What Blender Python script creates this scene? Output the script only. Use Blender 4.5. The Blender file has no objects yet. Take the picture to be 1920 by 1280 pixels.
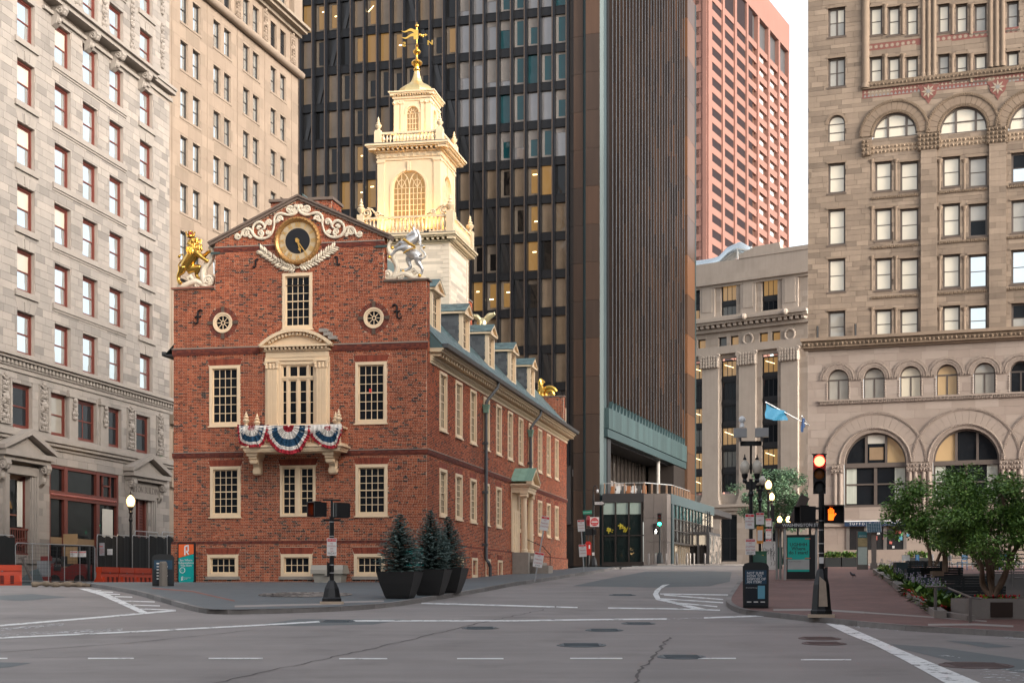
import bpy, bmesh, math, random
from mathutils import Vector, Matrix
R = random.Random(11)
PI = math.pi
sc = bpy.context.scene
COL = sc.collection
# ------------------------------------------------------------------ camera
F, CX, HY, CZ = 2950.0, 960.0, 1105.0, 1.6        # pixels of the 1920x1280 photograph, eye height in metres
cam = bpy.data.cameras.new('camera'); co = bpy.data.objects.new('camera', cam); COL.objects.link(co)
co.location = (0, 0, CZ); co.rotation_euler = (PI/2, 0, 0)
cam.sensor_width = 36; cam.lens = F/1920*36; cam.shift_y = (HY-640)/1920; cam.clip_start = .5; cam.clip_end = 6000
sc.camera = co
# ------------------------------------------------------------------ light
SUN_EL, SUN_AZ = math.radians(20), math.radians(130)      # azimuth clockwise from the view direction: behind the camera, to the right
w = bpy.data.worlds.new('World'); sc.world = w; w.use_nodes = True
nt = w.node_tree; bg = nt.nodes['Background']
sky = nt.nodes.new('ShaderNodeTexSky'); sky.sky_type = 'NISHITA'; sky.sun_disc = False
sky.sun_elevation = SUN_EL; sky.sun_rotation = SUN_AZ; sky.air_density = 1.0; sky.dust_density = 4.0; sky.ozone_density = 1.0
hsv = nt.nodes.new('ShaderNodeHueSaturation'); hsv.inputs['Saturation'].default_value = .34     # a pale, hazy morning sky
nt.links.new(sky.outputs[0], hsv.inputs['Color']); nt.links.new(hsv.outputs[0], bg.inputs[0]); bg.inputs[1].default_value = .15
sl = bpy.data.lights.new('sun', 'SUN'); so = bpy.data.objects.new('sun', sl); COL.objects.link(so)
sl.energy = .55; sl.angle = math.radians(30); sl.color = (1, .83, .63)
sd_ = Vector((math.sin(SUN_AZ)*math.cos(SUN_EL), math.cos(SUN_AZ)*math.cos(SUN_EL), math.sin(SUN_EL)))
so.rotation_euler = sd_.to_track_quat('Z', 'Y').to_euler(); so.location = sd_*200
vs = sc.view_settings; vs.view_transform = 'Standard'; vs.look = 'None'; vs.gamma = 1; vs.exposure = 1.7; vs.use_curve_mapping = False

# ------------------------------------------------------------------ helpers
def ray(px): return (px-CX)/F
TH = math.radians(10.86); CT, ST = math.cos(TH), math.sin(TH)
GY = [(-200, -6.), (0, -1.23), (66, 1.78), (103, 2.9), (163, 4.15), (260, 5.2), (700, 9.0)]
def gprof(y):
    for (a, za), (b, zb) in zip(GY, GY[1:]):
        if y <= b: return za+(zb-za)*(y-a)/(b-a)
    return GY[-1][1]
def ground(x, y):
    u = x*CT-y*ST
    t = min(1, max(0, (u+27.2)/11.25)); h = gprof(y)
    left = 1.6+.00273*y
    return h if y < 66 else left+(h-left)*t
def G(px, py, dz=0):
    """the ground point that pixel (px, py) looks at"""
    r = ray(px); lo, hi = 5., 400.
    f = lambda y: HY-(ground(r*y, y)+dz-CZ)/y*F
    y = lo
    while y < hi:                                   # first crossing, marching away
        if f(y) <= py: break
        y += .25
    a, b = y-.25, y
    for _ in range(20):
        m = (a+b)/2
        if f(m) <= py: b = m
        else: a = m
    return Vector((r*b, b, ground(r*b, b)+dz))
class Fr:
    """a facade: origin at pixel column px and distance Z, x along it to the right, y into the building"""
    def __init__(s, px, Z, yaw, zb):
        a = math.radians(yaw); s.yaw = a; s.o = (ray(px)*Z, Z); s.d = (math.cos(a), -math.sin(a)); s.n = (math.sin(a), math.cos(a)); s.zb = zb
    def s(s_, px, off=0):
        r = ray(px); ox = s_.o[0]+s_.n[0]*off; oy = s_.o[1]+s_.n[1]*off
        return (r*oy-ox)/(s_.d[0]-r*s_.d[1])
    def dep(s, px, off=0): return s.o[1]+s.n[1]*off+s.d[1]*s.s(px, off)
    def z(s, px, py, off=0): return CZ+(HY-py)/F*s.dep(px, off)-s.zb
    def p(s, px, py, off=0): return s.s(px, off), s.z(px, py, off)
    def M(s): return Matrix.Translation((s.o[0], s.o[1], s.zb)) @ Matrix.Rotation(-s.yaw, 4, 'Z')
def T(x=0, y=0, z=0): return Matrix.Translation((x, y, z))
def RZ(a): return Matrix.Rotation(a, 4, 'Z')
def RX(a): return Matrix.Rotation(a, 4, 'X')
def RY(a): return Matrix.Rotation(a, 4, 'Y')
def SC(x, y, z): return Matrix.Diagonal((x, y, z, 1))
SIDE = Matrix(((0, -1, 0, 0), (1, 0, 0, 0), (0, 0, 1, 0), (0, 0, 0, 1)))   # a right-hand side wall seen from its own front

class MB:
    def __init__(s): s.v = []; s.f = []; s.c = []; s.m = []
    def face(s, pts, c=.5, m=0):
        n = len(s.v); s.v += [tuple(p) for p in pts]; s.f.append(tuple(range(n, n+len(pts)))); s.c.append(c); s.m.append(m)
    def box(s, x0, x1, y0, y1, z0, z1, c=.5, m=0, skip=''):
        n = len(s.v)
        s.v += [(x0,y0,z0),(x1,y0,z0),(x1,y1,z0),(x0,y1,z0),(x0,y0,z1),(x1,y0,z1),(x1,y1,z1),(x0,y1,z1)]
        for k, q in (('f',(0,1,5,4)),('r',(1,2,6,5)),('b',(2,3,7,6)),('l',(3,0,4,7)),('t',(4,5,6,7)),('d',(0,3,2,1))):
            if k not in skip: s.f.append(tuple(n+i for i in q)); s.c.append(c); s.m.append(m)
        return s
    def cbox(s, cx, cy, cz, w, d, h, **k): return s.box(cx-w/2, cx+w/2, cy-d/2, cy+d/2, cz-h/2, cz+h/2, **k)
    def bar(s, a, b, w, h, up=(0,0,1), c=.5, m=0):
        """a bar of section w x h from a to b"""
        a = Vector(a); b = Vector(b); d = (b-a); L = d.length; d = d/L; u = Vector(up)
        if abs(d.dot(u)) > .98: u = Vector((0,1,0))
        x = d.cross(u).normalized(); y = x.cross(d).normalized(); n = len(s.v)
        for p in (a, b):
            for i, j in ((-1,-1),(1,-1),(1,1),(-1,1)): s.v.append(tuple(p+x*i*w/2+y*j*h/2))
        for q in ((0,3,2,1),(4,5,6,7),(0,1,5,4),(1,2,6,5),(2,3,7,6),(3,0,4,7)): s.f.append(tuple(n+i for i in q)); s.c.append(c); s.m.append(m)
        return s
    def poly(s, pts, y0, y1, c=.5, m=0):
        """polygon in the x-z plane (counter-clockwise seen from -y) extruded from y0 (front) to y1"""
        n = len(s.v); k = len(pts)
        s.v += [(x, y0, z) for x, z in pts]+[(x, y1, z) for x, z in pts]
        fs = [tuple(n+i for i in range(k)), tuple(n+k+i for i in reversed(range(k)))]
        fs += [(n+i, n+k+i, n+k+(i+1) % k, n+(i+1) % k) for i in range(k)]
        s.f += fs; s.c += [c]*len(fs); s.m += [m]*len(fs); return s
    def polyz(s, pts, z0, z1, c=.5, m=0):
        n = len(s.v); k = len(pts)
        s.v += [(x, y, z0) for x, y in pts]+[(x, y, z1) for x, y in pts]
        fs = [tuple(n+i for i in reversed(range(k))), tuple(n+k+i for i in range(k))]
        fs += [(n+i, n+(i+1) % k, n+k+(i+1) % k, n+k+i) for i in range(k)]
        s.f += fs; s.c += [c]*len(fs); s.m += [m]*len(fs); return s
    def tube(s, pts, r, n=8, c=.5, m=0, flat=1.0, fdir=None):
        P = [Vector(p) for p in pts]; k = len(P)
        rr = r if isinstance(r, (list, tuple)) else [r]*k
        base = len(s.v); pu = None
        for i, p in enumerate(P):
            d = (P[min(i+1, k-1)]-P[max(i-1, 0)])
            d = d.normalized() if d.length > 1e-9 else Vector((0,0,1))
            u = pu if pu is not None else (Vector((0,1,0)) if abs(d.y) < .9 else Vector((1,0,0)))
            if fdir is not None: u = Vector(fdir)
            x = d.cross(u)
            if x.length < 1e-6: x = d.cross(Vector((1,0,0)))
            x.normalize(); y = x.cross(d).normalized(); pu = y
            for j in range(n):
                a = 2*PI*j/n; s.v.append(tuple(p+x*(math.cos(a)*rr[i])+y*(math.sin(a)*rr[i]*flat)))
        for i in range(k-1):
            for j in range(n):
                a = base+i*n+j; b = base+i*n+(j+1) % n
                s.f.append((a, b, b+n, a+n)); s.c.append(c); s.m.append(m)
        s.f.append(tuple(base+j for j in reversed(range(n)))); s.c.append(c); s.m.append(m)
        s.f.append(tuple(base+(k-1)*n+j for j in range(n))); s.c.append(c); s.m.append(m)
        return s
    def cyl(s, a, b, r, n=12, **k): return s.tube([a, b], r, n, **k)
    def lathe(s, prof, n=16, o=(0,0,0), rot=0, c=.5, m=0, flute=0):
        base = len(s.v); k = len(prof)
        for r, z in prof:
            for j in range(n):
                a = 2*PI*j/n+rot; q = r*(1-flute*(j % 2)); s.v.append((o[0]+q*math.cos(a), o[1]+q*math.sin(a), o[2]+z))
        for i in range(k-1):
            for j in range(n):
                a = base+i*n+j; b = base+i*n+(j+1) % n; s.f.append((a, b, b+n, a+n)); s.c.append(c); s.m.append(m)
        s.f.append(tuple(base+j for j in reversed(range(n)))); s.c.append(c); s.m.append(m)
        s.f.append(tuple(base+(k-1)*n+j for j in range(n))); s.c.append(c); s.m.append(m)
        return s
    def sph(s, c0, r, n=10, c=.5, m=0, sx=1, sy=1, sz=1, Mx=None):
        base = len(s.v); k = max(4, n//2+1); Mx = Mx or Matrix.Identity(3)
        cc = Vector(c0)
        for i in range(k+1):
            t = PI*i/k
            for j in range(n):
                a = 2*PI*j/n
                q = Vector((r*sx*math.sin(t)*math.cos(a), r*sy*math.sin(t)*math.sin(a), -r*sz*math.cos(t)))
                s.v.append(tuple(cc+Mx @ q))
        for i in range(k):
            for j in range(n):
                a = base+i*n+j; b = base+i*n+(j+1) % n; s.f.append((a, b, b+n, a+n)); s.c.append(c); s.m.append(m)
        return s
    def add(s, o, M=None, c=None):
        n = len(s.v)
        s.v += [tuple(M @ Vector(p)) for p in o.v] if M is not None else o.v
        s.f += [tuple(n+i for i in q) for q in o.f]; s.c += o.c if c is None else [c]*len(o.c); s.m += o.m
        return s
    def mesh(s, name, mats, smooth=False, M=None):
        me = bpy.data.meshes.new(name)
        v = s.v if M is None else [tuple(M @ Vector(p)) for p in s.v]
        me.from_pydata(v, [], s.f)
        for m in (mats if isinstance(mats, (list, tuple)) else [mats]): me.materials.append(m)
        a = me.attributes.new('col', 'FLOAT', 'FACE'); a.data.foreach_set('value', s.c)
        if any(s.m): me.polygons.foreach_set('material_index', s.m)
        if smooth:
            me.polygons.foreach_set('use_smooth', [True]*len(s.f))
            try: me.set_sharp_from_angle(angle=math.radians(38))
            except Exception: pass
        me.update(); return me
    def obj(s, name, mats, parent=None, M=None, smooth=False, label=None):
        o = ob(name, s.mesh(name, mats, smooth), parent, M)
        if label: o['label'] = label
        return o
def ob(name, data, parent=None, M=None):
    o = bpy.data.objects.new(name, data); COL.objects.link(o)
    if parent: o.parent = parent
    if M is not None: o.matrix_basis = M
    return o
def tag(o, label, cat, group=None):
    o['label'] = label; o['category'] = cat
    if group: o['group'] = group
    return o
def thing(name, label, cat, M=None, group=None):
    o = ob(name, None, None, M); o.empty_display_size = .3; return tag(o, label, cat, group)
def struct(o): o['kind'] = 'structure'; return o
def stuff(o): o['kind'] = 'stuff'; return o
def copy_tree(o, parent=None):
    c = o.copy(); COL.objects.link(c); c.parent = parent
    for ch in o.children: copy_tree(ch, c)
    return c
TMP = bpy.data.scenes.new('draft')                    # small scene in which letters and remeshed bodies are evaluated
def evald(o):
    TMP.collection.objects.link(o); vl = TMP.view_layers[0]; vl.update()
    me = bpy.data.meshes.new_from_object(o.evaluated_get(vl.depsgraph)); bpy.data.objects.remove(o); return me
def remesh(mb, name, mats, parent, vox, M=None, it=4):
    """one continuous surface out of overlapping limbs"""
    d = mb.mesh('draft', mats); o = bpy.data.objects.new('draft', d)
    m = o.modifiers.new('r', 'REMESH'); m.mode = 'VOXEL'; m.voxel_size = vox; m.use_smooth_shade = True
    k = o.modifiers.new('s', 'SMOOTH'); k.iterations = it; k.factor = .5
    me = evald(o); me.name = name; me.materials.clear()
    for q in (mats if isinstance(mats, (list, tuple)) else [mats]): me.materials.append(q)
    bpy.data.meshes.remove(d)
    me.polygons.foreach_set('use_smooth', [True]*len(me.polygons))
    return ob(name, me, parent, M)
_txt = {}
def text(s, size, mat, parent, M, name='lettering', ext=.004, align='CENTER', bold=0, sx=1):
    key = (s, size, mat.name, align, bold, sx)
    if key not in _txt:
        cu = bpy.data.curves.new('t', 'FONT'); cu.body = s; cu.size = size; cu.align_x = align; cu.align_y = 'CENTER'; cu.extrude = ext; cu.offset = bold; cu.resolution_u = 2; cu.space_line = .95
        me = evald(bpy.data.objects.new('t', cu)); bpy.data.curves.remove(cu)
        me.materials.clear(); me.materials.append(mat); me.name = name; me.transform(RX(PI/2) @ SC(sx, 1, 1))
        _txt[key] = me
    return ob(name, _txt[key], parent, M)
def spiral(cx, cz, r0, r1, a0, turns, y=0, n=18):
    return [(cx+(r0+(r1-r0)*i/n)*math.cos(a0+turns*2*PI*i/n), y, cz+(r0+(r1-r0)*i/n)*math.sin(a0+turns*2*PI*i/n)) for i in range(n+1)]
def arc(cx, cz, r, a0, a1, n=16): return [(cx+r*math.cos(a0+(a1-a0)*i/n), cz+r*math.sin(a0+(a1-a0)*i/n)) for i in range(n+1)]

# ------------------------------------------------------------------ materials
_m = {}
def mat(name, c, r=.7, metal=0, var=.15, scale=2.0, bump=0, bscale=25, spec=.4, ramp=None, rvar=0, stain=0, svec=(3.5,3.5,.12), emit=None, es=0, streak=0, ior=None, coat=0, bd=.02):
    if name in _m: return _m[name]
    m = bpy.data.materials.new(name); m.use_nodes = True; _m[name] = m
    nt = m.node_tree; N = nt.nodes; L = nt.links; b = N['Principled BSDF']
    b.inputs['Roughness'].default_value = r; b.inputs['Metallic'].default_value = metal; b.inputs['Specular IOR Level'].default_value = spec
    if ior: b.inputs['IOR'].default_value = ior
    if coat: b.inputs['Coat Weight'].default_value = coat
    geo = N.new('ShaderNodeNewGeometry')
    def noise(sc_, det=4, vec=None, ro=.6):
        n = N.new('ShaderNodeTexNoise'); n.inputs['Scale'].default_value = sc_; n.inputs['Detail'].default_value = det; n.inputs['Roughness'].default_value = ro
        L.new(vec or geo.outputs['Position'], n.inputs['Vector']); return n.outputs['Fac']
    def math_(op, a, b_=None, c_=None, clamp=False):
        n = N.new('ShaderNodeMath'); n.operation = op; n.use_clamp = clamp
        for i, x in enumerate((a, b_, c_)):
            if x is None: continue
            if isinstance(x, (int, float)): n.inputs[i].default_value = x
            else: L.new(x, n.inputs[i])
        return n.outputs[0]
    at = N.new('ShaderNodeAttribute'); at.attribute_name = 'col'
    if ramp:
        cr = N.new('ShaderNodeValToRGB'); el = cr.color_ramp.elements
        while len(el) < len(ramp): el.new(.5)
        for e, (p, q) in zip(el, ramp): e.position = p; e.color = (*q, 1)
        L.new(at.outputs['Fac'], cr.inputs[0]); base = cr.outputs[0]
    else:
        rg = N.new('ShaderNodeRGB'); rg.outputs[0].default_value = (*c, 1); base = rg.outputs[0]
    f = None
    if var:
        n1 = noise(scale); n2 = noise(scale*.17, 2)
        f = math_('ADD', math_('MULTIPLY_ADD', n1, 2*var, 1-var), math_('MULTIPLY_ADD', n2, 1.4*var, -.7*var))
    if not ramp:
        k = math_('MULTIPLY_ADD', at.outputs['Fac'], .5, .75)       # pieces differ a little
        f = math_('MULTIPLY', f, k) if f is not None else k
    if streak:                                                       # rain streaks: noise stretched along z
        mp = N.new('ShaderNodeMapping'); mp.inputs['Scale'].default_value = svec; L.new(geo.outputs['Position'], mp.inputs['Vector'])
        sn = noise(1.0, 3, mp.outputs[0]); q = math_('MULTIPLY_ADD', sn, 2*streak, 1-streak)
        f = math_('MULTIPLY', f, q) if f is not None else q
    out = base
    if f is not None:
        hs = N.new('ShaderNodeVectorMath'); hs.operation = 'SCALE'; L.new(base, hs.inputs[0]); L.new(f, hs.inputs['Scale']); out = hs.outputs[0]
    if stain:
        st = noise(.35, 5); s2 = math_('MULTIPLY', math_('SUBTRACT', st, .52, clamp=True), stain*8, clamp=True)
        mx = N.new('ShaderNodeMix'); mx.data_type = 'RGBA'; L.new(s2, mx.inputs['Factor']); L.new(out, mx.inputs['A'])
        sc2 = N.new('ShaderNodeVectorMath'); sc2.operation = 'SCALE'; L.new(out, sc2.inputs[0]); sc2.inputs['Scale'].default_value = .55; L.new(sc2.outputs[0], mx.inputs['B']); out = mx.outputs['Result']
    L.new(out, b.inputs['Base Color'])
    if rvar:
        L.new(math_('MULTIPLY_ADD', noise(scale*2), 2*rvar, r-rvar, clamp=True), b.inputs['Roughness'])
    if bump:
        bp = N.new('ShaderNodeBump'); bp.inputs['Strength'].default_value = bump; bp.inputs['Distance'].default_value = bd
        L.new(noise(bscale, 5), bp.inputs['Height']); L.new(bp.outputs[0], b.inputs['Normal'])
    if emit:
        b.inputs['Emission Color'].default_value = (*emit, 1); b.inputs['Emission Strength'].default_value = es
    return m
BRICK = mat('brick', (.3,.1,.06), .85, var=.3, scale=.8, bump=.4, bscale=60, stain=.4, streak=.12, ramp=[(0,(.035,.032,.034)),(.07,(.05,.038,.036)),(.1,(.19,.045,.022)),(.45,(.335,.079,.034)),(.8,(.44,.112,.047)),(1,(.5,.158,.074))])
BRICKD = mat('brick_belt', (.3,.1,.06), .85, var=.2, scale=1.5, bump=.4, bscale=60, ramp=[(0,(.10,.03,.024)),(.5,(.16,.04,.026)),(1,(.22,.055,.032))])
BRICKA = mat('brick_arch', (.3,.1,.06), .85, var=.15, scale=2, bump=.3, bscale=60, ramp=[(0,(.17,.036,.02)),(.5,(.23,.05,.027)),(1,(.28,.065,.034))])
MORTAR = mat('mortar', (.58,.46,.34), .95, var=.25, scale=1.3, bump=.3)
CREAM = mat('cream_paint', (.76,.58,.385), .5, var=.07, scale=4, streak=.07)
WHITEP = mat('white_paint', (.62,.49,.32), .5, var=.06, scale=4, streak=.07)
IVORY = mat('ivory_carving', (.72,.62,.48), .55, var=.12, scale=9)
GOLD = mat('gold_leaf', (.85,.50,.11), .26, 1, var=.15, scale=6, bump=.12, bscale=20)
SILVER = mat('silver_leaf', (.80,.78,.75), .36, .7, var=.15, scale=6, bump=.12, bscale=20)
BLACKM = mat('black_iron', (.012,.012,.014), .45, var=.2, scale=8)
STONEG = mat('grey_stone', (.30,.26,.22), .85, var=.2, scale=4, bump=.3, stain=.3)
SLATE = mat('slate', (.10,.13,.145), .5, var=.2, scale=3, bump=.2, ramp=[(0,(.045,.075,.078)),(.5,(.07,.118,.12)),(1,(.11,.172,.172))])
SLATEC = mat('cheek_slate', (.10,.13,.145), .55, var=.15, scale=3, ramp=[(0,(.065,.068,.073)),(1,(.12,.125,.13))])
LEAD = mat('lead_gutter', (.085,.088,.09), .5, .3, var=.2, scale=5)
COPPER = mat('green_copper', (.20,.33,.25), .7, var=.2, scale=5, streak=.2)
def glass(name, c=(.012,.014,.017), r=.03, ior=1.5, wav=.012, wsc=1.1, var=.2, em=None, es=0, metal=0):
    if name in _m: return _m[name]
    m = mat(name, c, r, metal, var=var, scale=.6, spec=.5, ior=ior, emit=em, es=es)
    nt = m.node_tree; N = nt.nodes; L = nt.links; b = N['Principled BSDF']
    geo = N.new('ShaderNodeNewGeometry'); n = N.new('ShaderNodeTexNoise'); n.inputs['Scale'].default_value = wsc; n.inputs['Detail'].default_value = 1
    L.new(geo.outputs['Position'], n.inputs['Vector'])
    bp = N.new('ShaderNodeBump'); bp.inputs['Strength'].default_value = 1; bp.inputs['Distance'].default_value = wav
    L.new(n.outputs['Fac'], bp.inputs['Height']); L.new(bp.outputs[0], b.inputs['Normal'])
    return m
G_DARK = glass('dark_glass', ior=1.22)
G_SKY = glass('coated_glass', (.70,.76,.78), .015, 1.5, .02, .7, .1, metal=.9)
G_BRIGHT = glass('bright_pane_glass', (.42,.38,.31), .03, 1.6)  # bright tone stands in for sky reflected in the pane
G_LIT = glass('lit_glass', (.14,.10,.05), .03, 1.5, em=(1,.55,.2), es=.085)

# ------------------------------------------------------------------ walls of separate pieces
UNIT = {}
def unit(mtl, c):
    k = (mtl.name, round(c*9))
    if k not in UNIT:
        UNIT[k] = MB().box(0,1,0,1,0,1,c=round(c*9)/9, skip='b').mesh('piece', mtl)
    return UNIT[k]
def sub_rects(rects, o):
    out = []
    ox0, ox1, oz0, oz1 = o[:4]
    for (a, b, c, d) in rects:
        if b <= ox0+1e-6 or a >= ox1-1e-6 or d <= oz0+1e-6 or c >= oz1-1e-6: out.append((a, b, c, d)); continue
        if a < ox0: out.append((a, ox0, c, d))
        if b > ox1: out.append((ox1, b, c, d))
        x0, x1 = max(a, ox0), min(b, ox1)
        if c < oz0: out.append((x0, x1, c, oz0))
        if d > oz1: out.append((x0, x1, oz1, d))
    return out
def backing(mb, x0, x1, z0, z1, ops, y=0.0, reveal=.2, xlim=None, nz=1, m=0):
    xs = sorted({x0, x1, *[min(x1, max(x0, v)) for o in ops for v in o[:2]]}); zs = sorted({z0, z1, *[min(z1, max(z0, v)) for o in ops for v in o[2:4]], *[z0+(z1-z0)*i/nz for i in range(nz+1)]})
    for c, d in zip(zs, zs[1:]):
        run = None
        for a, b in list(zip(xs, xs[1:]))+[(None, None)]:
            hole = a is None or any(o[0]-1e-6 <= a and b <= o[1]+1e-6 and o[2]-1e-6 <= c and d <= o[3]+1e-6 for o in ops)
            if hole:
                if run:
                    p, q = run
                    if xlim:
                        l0, r0 = xlim(c); l1, r1 = xlim(d)
                        mb.face([(max(p, l0), y, c), (min(q, r0), y, c), (min(q, r1), y, d), (max(p, l1), y, d)], m=m)
                    else: mb.face([(p, y, c), (q, y, c), (q, y, d), (p, y, d)], m=m)
                run = None
            else: run = (run[0], b) if run else (a, b)
    for o in ops:
        if len(o) > 4 and not o[4]: continue
        a, b, c, d = o[:4]; e = y+reveal
        mb.face([(a, y, c), (a, e, c), (a, e, d), (a, y, d)], m=m); mb.face([(b, e, c), (b, y, c), (b, y, d), (b, e, d)], m=m)
        mb.face([(a, y, d), (a, e, d), (b, e, d), (b, y, d)], m=m); mb.face([(a, e, c), (a, y, c), (b, y, c), (b, e, c)], m=m)
def pieces(parent, M, x0, x1, z0, z1, ops, mtl, course, blen, name, depth=.02, gap=.012, bond='run', npart=0, xlim=None, rnd=0, jit=.004, score=None, ragged=0, minw=.03):
    """rows of blocks: the ones that show largest are objects, the rest one joined part"""
    lst = []
    hs = [course] if not isinstance(course, (list, tuple)) else course
    z = z0; k = 0
    while z < z1-1e-4:
        h = min(hs[k % len(hs)], z1-z)
        if z1-(z+h) < .3*h: h = z1-z
        L = blen
        if bond == 'english' and k % 2: L = blen*.5
        x = x0-(0 if k % 2 == 0 else (L*.25 if bond == 'english' else L*.5))
        if ragged: x -= R.random()*blen
        a0, a1 = (x0, x1)
        if xlim:
            (p, q), (p2, q2) = xlim(z), xlim(z+h); a0 = max(x0, max(p, p2)); a1 = min(x1, min(q, q2))
        while x < a1-1e-4:
            l = L*(1+rnd*(R.random()*2-1)); a, b = max(x, a0), min(x+l, a1); x += l
            if b-a < minw: continue
            rs = [(a, b, z, z+h)]
            for o in ops: rs = sub_rects(rs, o)
            lst += rs
        z += h; k += 1
    lst = [(a+gap/2, b-gap/2, c+gap/2, d-gap/2, -depth-R.random()*jit, R.random()) for a, b, c, d in lst if b-a > minw+gap and d-c > gap*1.6]
    keep = set()
    if npart:
        sc_ = score or (lambda a, b, c, d: (b-a)*(d-c))
        keep = set(sorted(range(len(lst)), key=lambda i: -sc_(*lst[i][:4]))[:npart])
    mb = MB()
    for i, (a, b, c, d, y, cc) in enumerate(lst):
        if i in keep: ob(name, unit(mtl, cc), parent, M @ T(a, y, c) @ SC(b-a, -y+.01, d-c))
        else: mb.box(a, b, y, .01, c, d, c=cc, skip='b')
    if mb.f:
        o = mb.obj(name+'work', mtl, parent, M)
        stuff(o)
    return len(lst)
_wc = {}
def window(parent, M, w, h, cols=1, rows=2, fw=.08, sash=.05, mun=.03, proud=.03, deep=.12, fm=None, pm=None, rail=True, sill=0, sillm=None, panes='each', name='window', pj=.004, rel=None, silld=.12):
    """frame centred on x=0, standing on z=0 of its wall plane; sash bars and panes behind it"""
    key = (round(w,2), round(h,2), cols, rows, fw, sash, mun, proud, deep, fm.name, sill, rail, silld)
    w0, h0 = round(w,2), round(h,2); S = M @ SC(w/w0, 1, h/h0)
    if key not in _wc:
        f = MB(); W, H = w0/2, h0
        for q in ((-W, -W+fw, 0, H), (W-fw, W, 0, H), (-W+fw, W-fw, H-fw, H), (-W+fw, W-fw, 0, fw)): f.box(q[0], q[1], -proud, deep, q[2], q[3])
        if sill: f.box(-W-.06, W+.06, -silld, .02, -sill, 0)
        s = MB(); a, b, c, d = -W+fw, W-fw, fw, H-fw; y0, y1 = deep*.35, deep*.35+.04
        for q in ((a, a+sash, c, d), (b-sash, b, c, d), (a+sash, b-sash, d-sash, d), (a+sash, b-sash, c, c+sash)): s.box(q[0], q[1], y0, y1, q[2], q[3])
        if rail: s.box(a+sash, b-sash, y0-.015, y1, (c+d)/2-sash*.45, (c+d)/2+sash*.45)
        a += sash; b -= sash; c += sash; d -= sash
        for i in range(1, cols): x = a+(b-a)*i/cols; s.box(x-mun/2, x+mun/2, y0+.006, y1, c, d)
        for i in range(1, rows):
            if rail and i*2 == rows: continue
            z = c+(d-c)*i/rows; s.box(a, b, y0+.008, y1, z-mun/2, z+mun/2)
        _wc[key] = (f.mesh('window', fm), s.mesh('sash', fm), (a, b, c, d, y1-.012))
    fme, sme, (a, b, c, d, y) = _wc[key]
    o = ob(name, fme, parent, S); ob('sash', sme, o)
    pick = pm if callable(pm) else (lambda i, j: pm)
    if panes == 'each': nc, nr = cols, rows
    else: nc, nr = 1, 2 if rail else 1
    for i in range(nc):
        for j in range(nr):
            pw, ph = (b-a)/nc, (d-c)/nr
            k = ('p', round(pw,3), round(ph,3), pick(i, j).name)
            if k not in _wc: _wc[k] = MB().box(-pw/2, pw/2, 0, .006, -ph/2, ph/2).mesh('pane', pick(i, j))
            ob('pane', _wc[k], o, T(a+pw*(i+.5), y, c+ph*(j+.5)) @ RZ(R.uniform(-pj, pj)*3) @ RX(R.uniform(-pj, pj)*3))
    return o
def arched(parent, M, r, zs, fm, pm, fw=.07, cols=4, rows=5, fan=5, mun=.03, deep=.1, gothic=False, name='window'):
    """round-headed window: half width r, springing height zs"""
    f = MB(); out = arc(0, zs, r, 0, PI, 20); inn = arc(0, zs, r-fw, 0, PI, 20)
    for i in range(20):
        f.poly([inn[i], out[i], out[i+1], inn[i+1]], -.02, deep)
    f.box(-r, -r+fw, -.02, deep, 0, zs); f.box(r-fw, r, -.02, deep, 0, zs); f.box(-r+fw, r-fw, -.02, deep, 0, fw)
    o = f.obj(name, fm, parent, M)
    s = MB(); y0, y1 = deep*.3, deep*.3+.03; q = r-fw
    if gothic:
        for sx in (-1, 1):
            pts = [(sx*(q*.5+q*.5*math.cos(t)), zs+q*.95*math.sin(t)) for t in [PI*i/12 for i in range(13)]]
            for a, b in zip(pts, pts[1:]): s.bar((a[0], y0, a[1]), (b[0], y0, b[1]), .05, .03, up=(0,1,0))
            for t in (PI/4, PI/2, 3*PI/4): s.bar((sx*q*.5, y0, zs), (sx*(q*.5+q*.5*math.cos(t)), y0, zs+q*.9*math.sin(t)), mun, mun, up=(0,1,0))
            for t in (.55,): 
                p2 = [(sx*(q*.5+q*t*.5*math.cos(u)), zs+q*t*.95*math.sin(u)) for u in [PI*i/10 for i in range(11)]]
                for a, b in zip(p2, p2[1:]): s.bar((a[0], y0, a[1]), (b[0], y0, b[1]), mun, mun, up=(0,1,0))
        s.box(-.035, .035, y0-.02, y1, fw, zs)
    else:
        for i in range(1, fan):
            t = PI*i/fan; s.bar((q*.35*math.cos(t), y0, zs+q*.35*math.sin(t)), (q*math.cos(t), y0, zs+q*math.sin(t)), mun, mun, up=(0,1,0))
        if fan > 1:
            pts = arc(0, zs, q*.42, 0, PI, 12)
            for a, b in zip(pts, pts[1:]): s.bar((a[0], y0, a[1]), (b[0], y0, b[1]), mun, mun, up=(0,1,0))
    for i in range(1, cols): x = -q+2*q*i/cols; s.box(x-mun/2, x+mun/2, y0, y1, fw, zs)
    for i in range(1, rows+1): z = fw+(zs-fw)*i/rows; s.box(-q, q, y0+.003, y1, z-mun/2, z+mun/2)
    s.obj('sash', fm, o)
    MB().poly([(-q, fw*.5), (q, fw*.5)]+arc(0, zs, q, 0, PI, 20), y1+.01, y1+.016).obj('pane', pm, o)
    return o
def arch_top(mb, x0, x1, z1, cx, r, zs, y0, y1, m=0):
    mb.poly([(x0, zs), (cx-r, zs)]+arc(cx, zs, r, PI, 0, 20)[1:]+[(x1, zs), (x1, z1), (x0, z1)], y0, y1, m=m)
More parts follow.
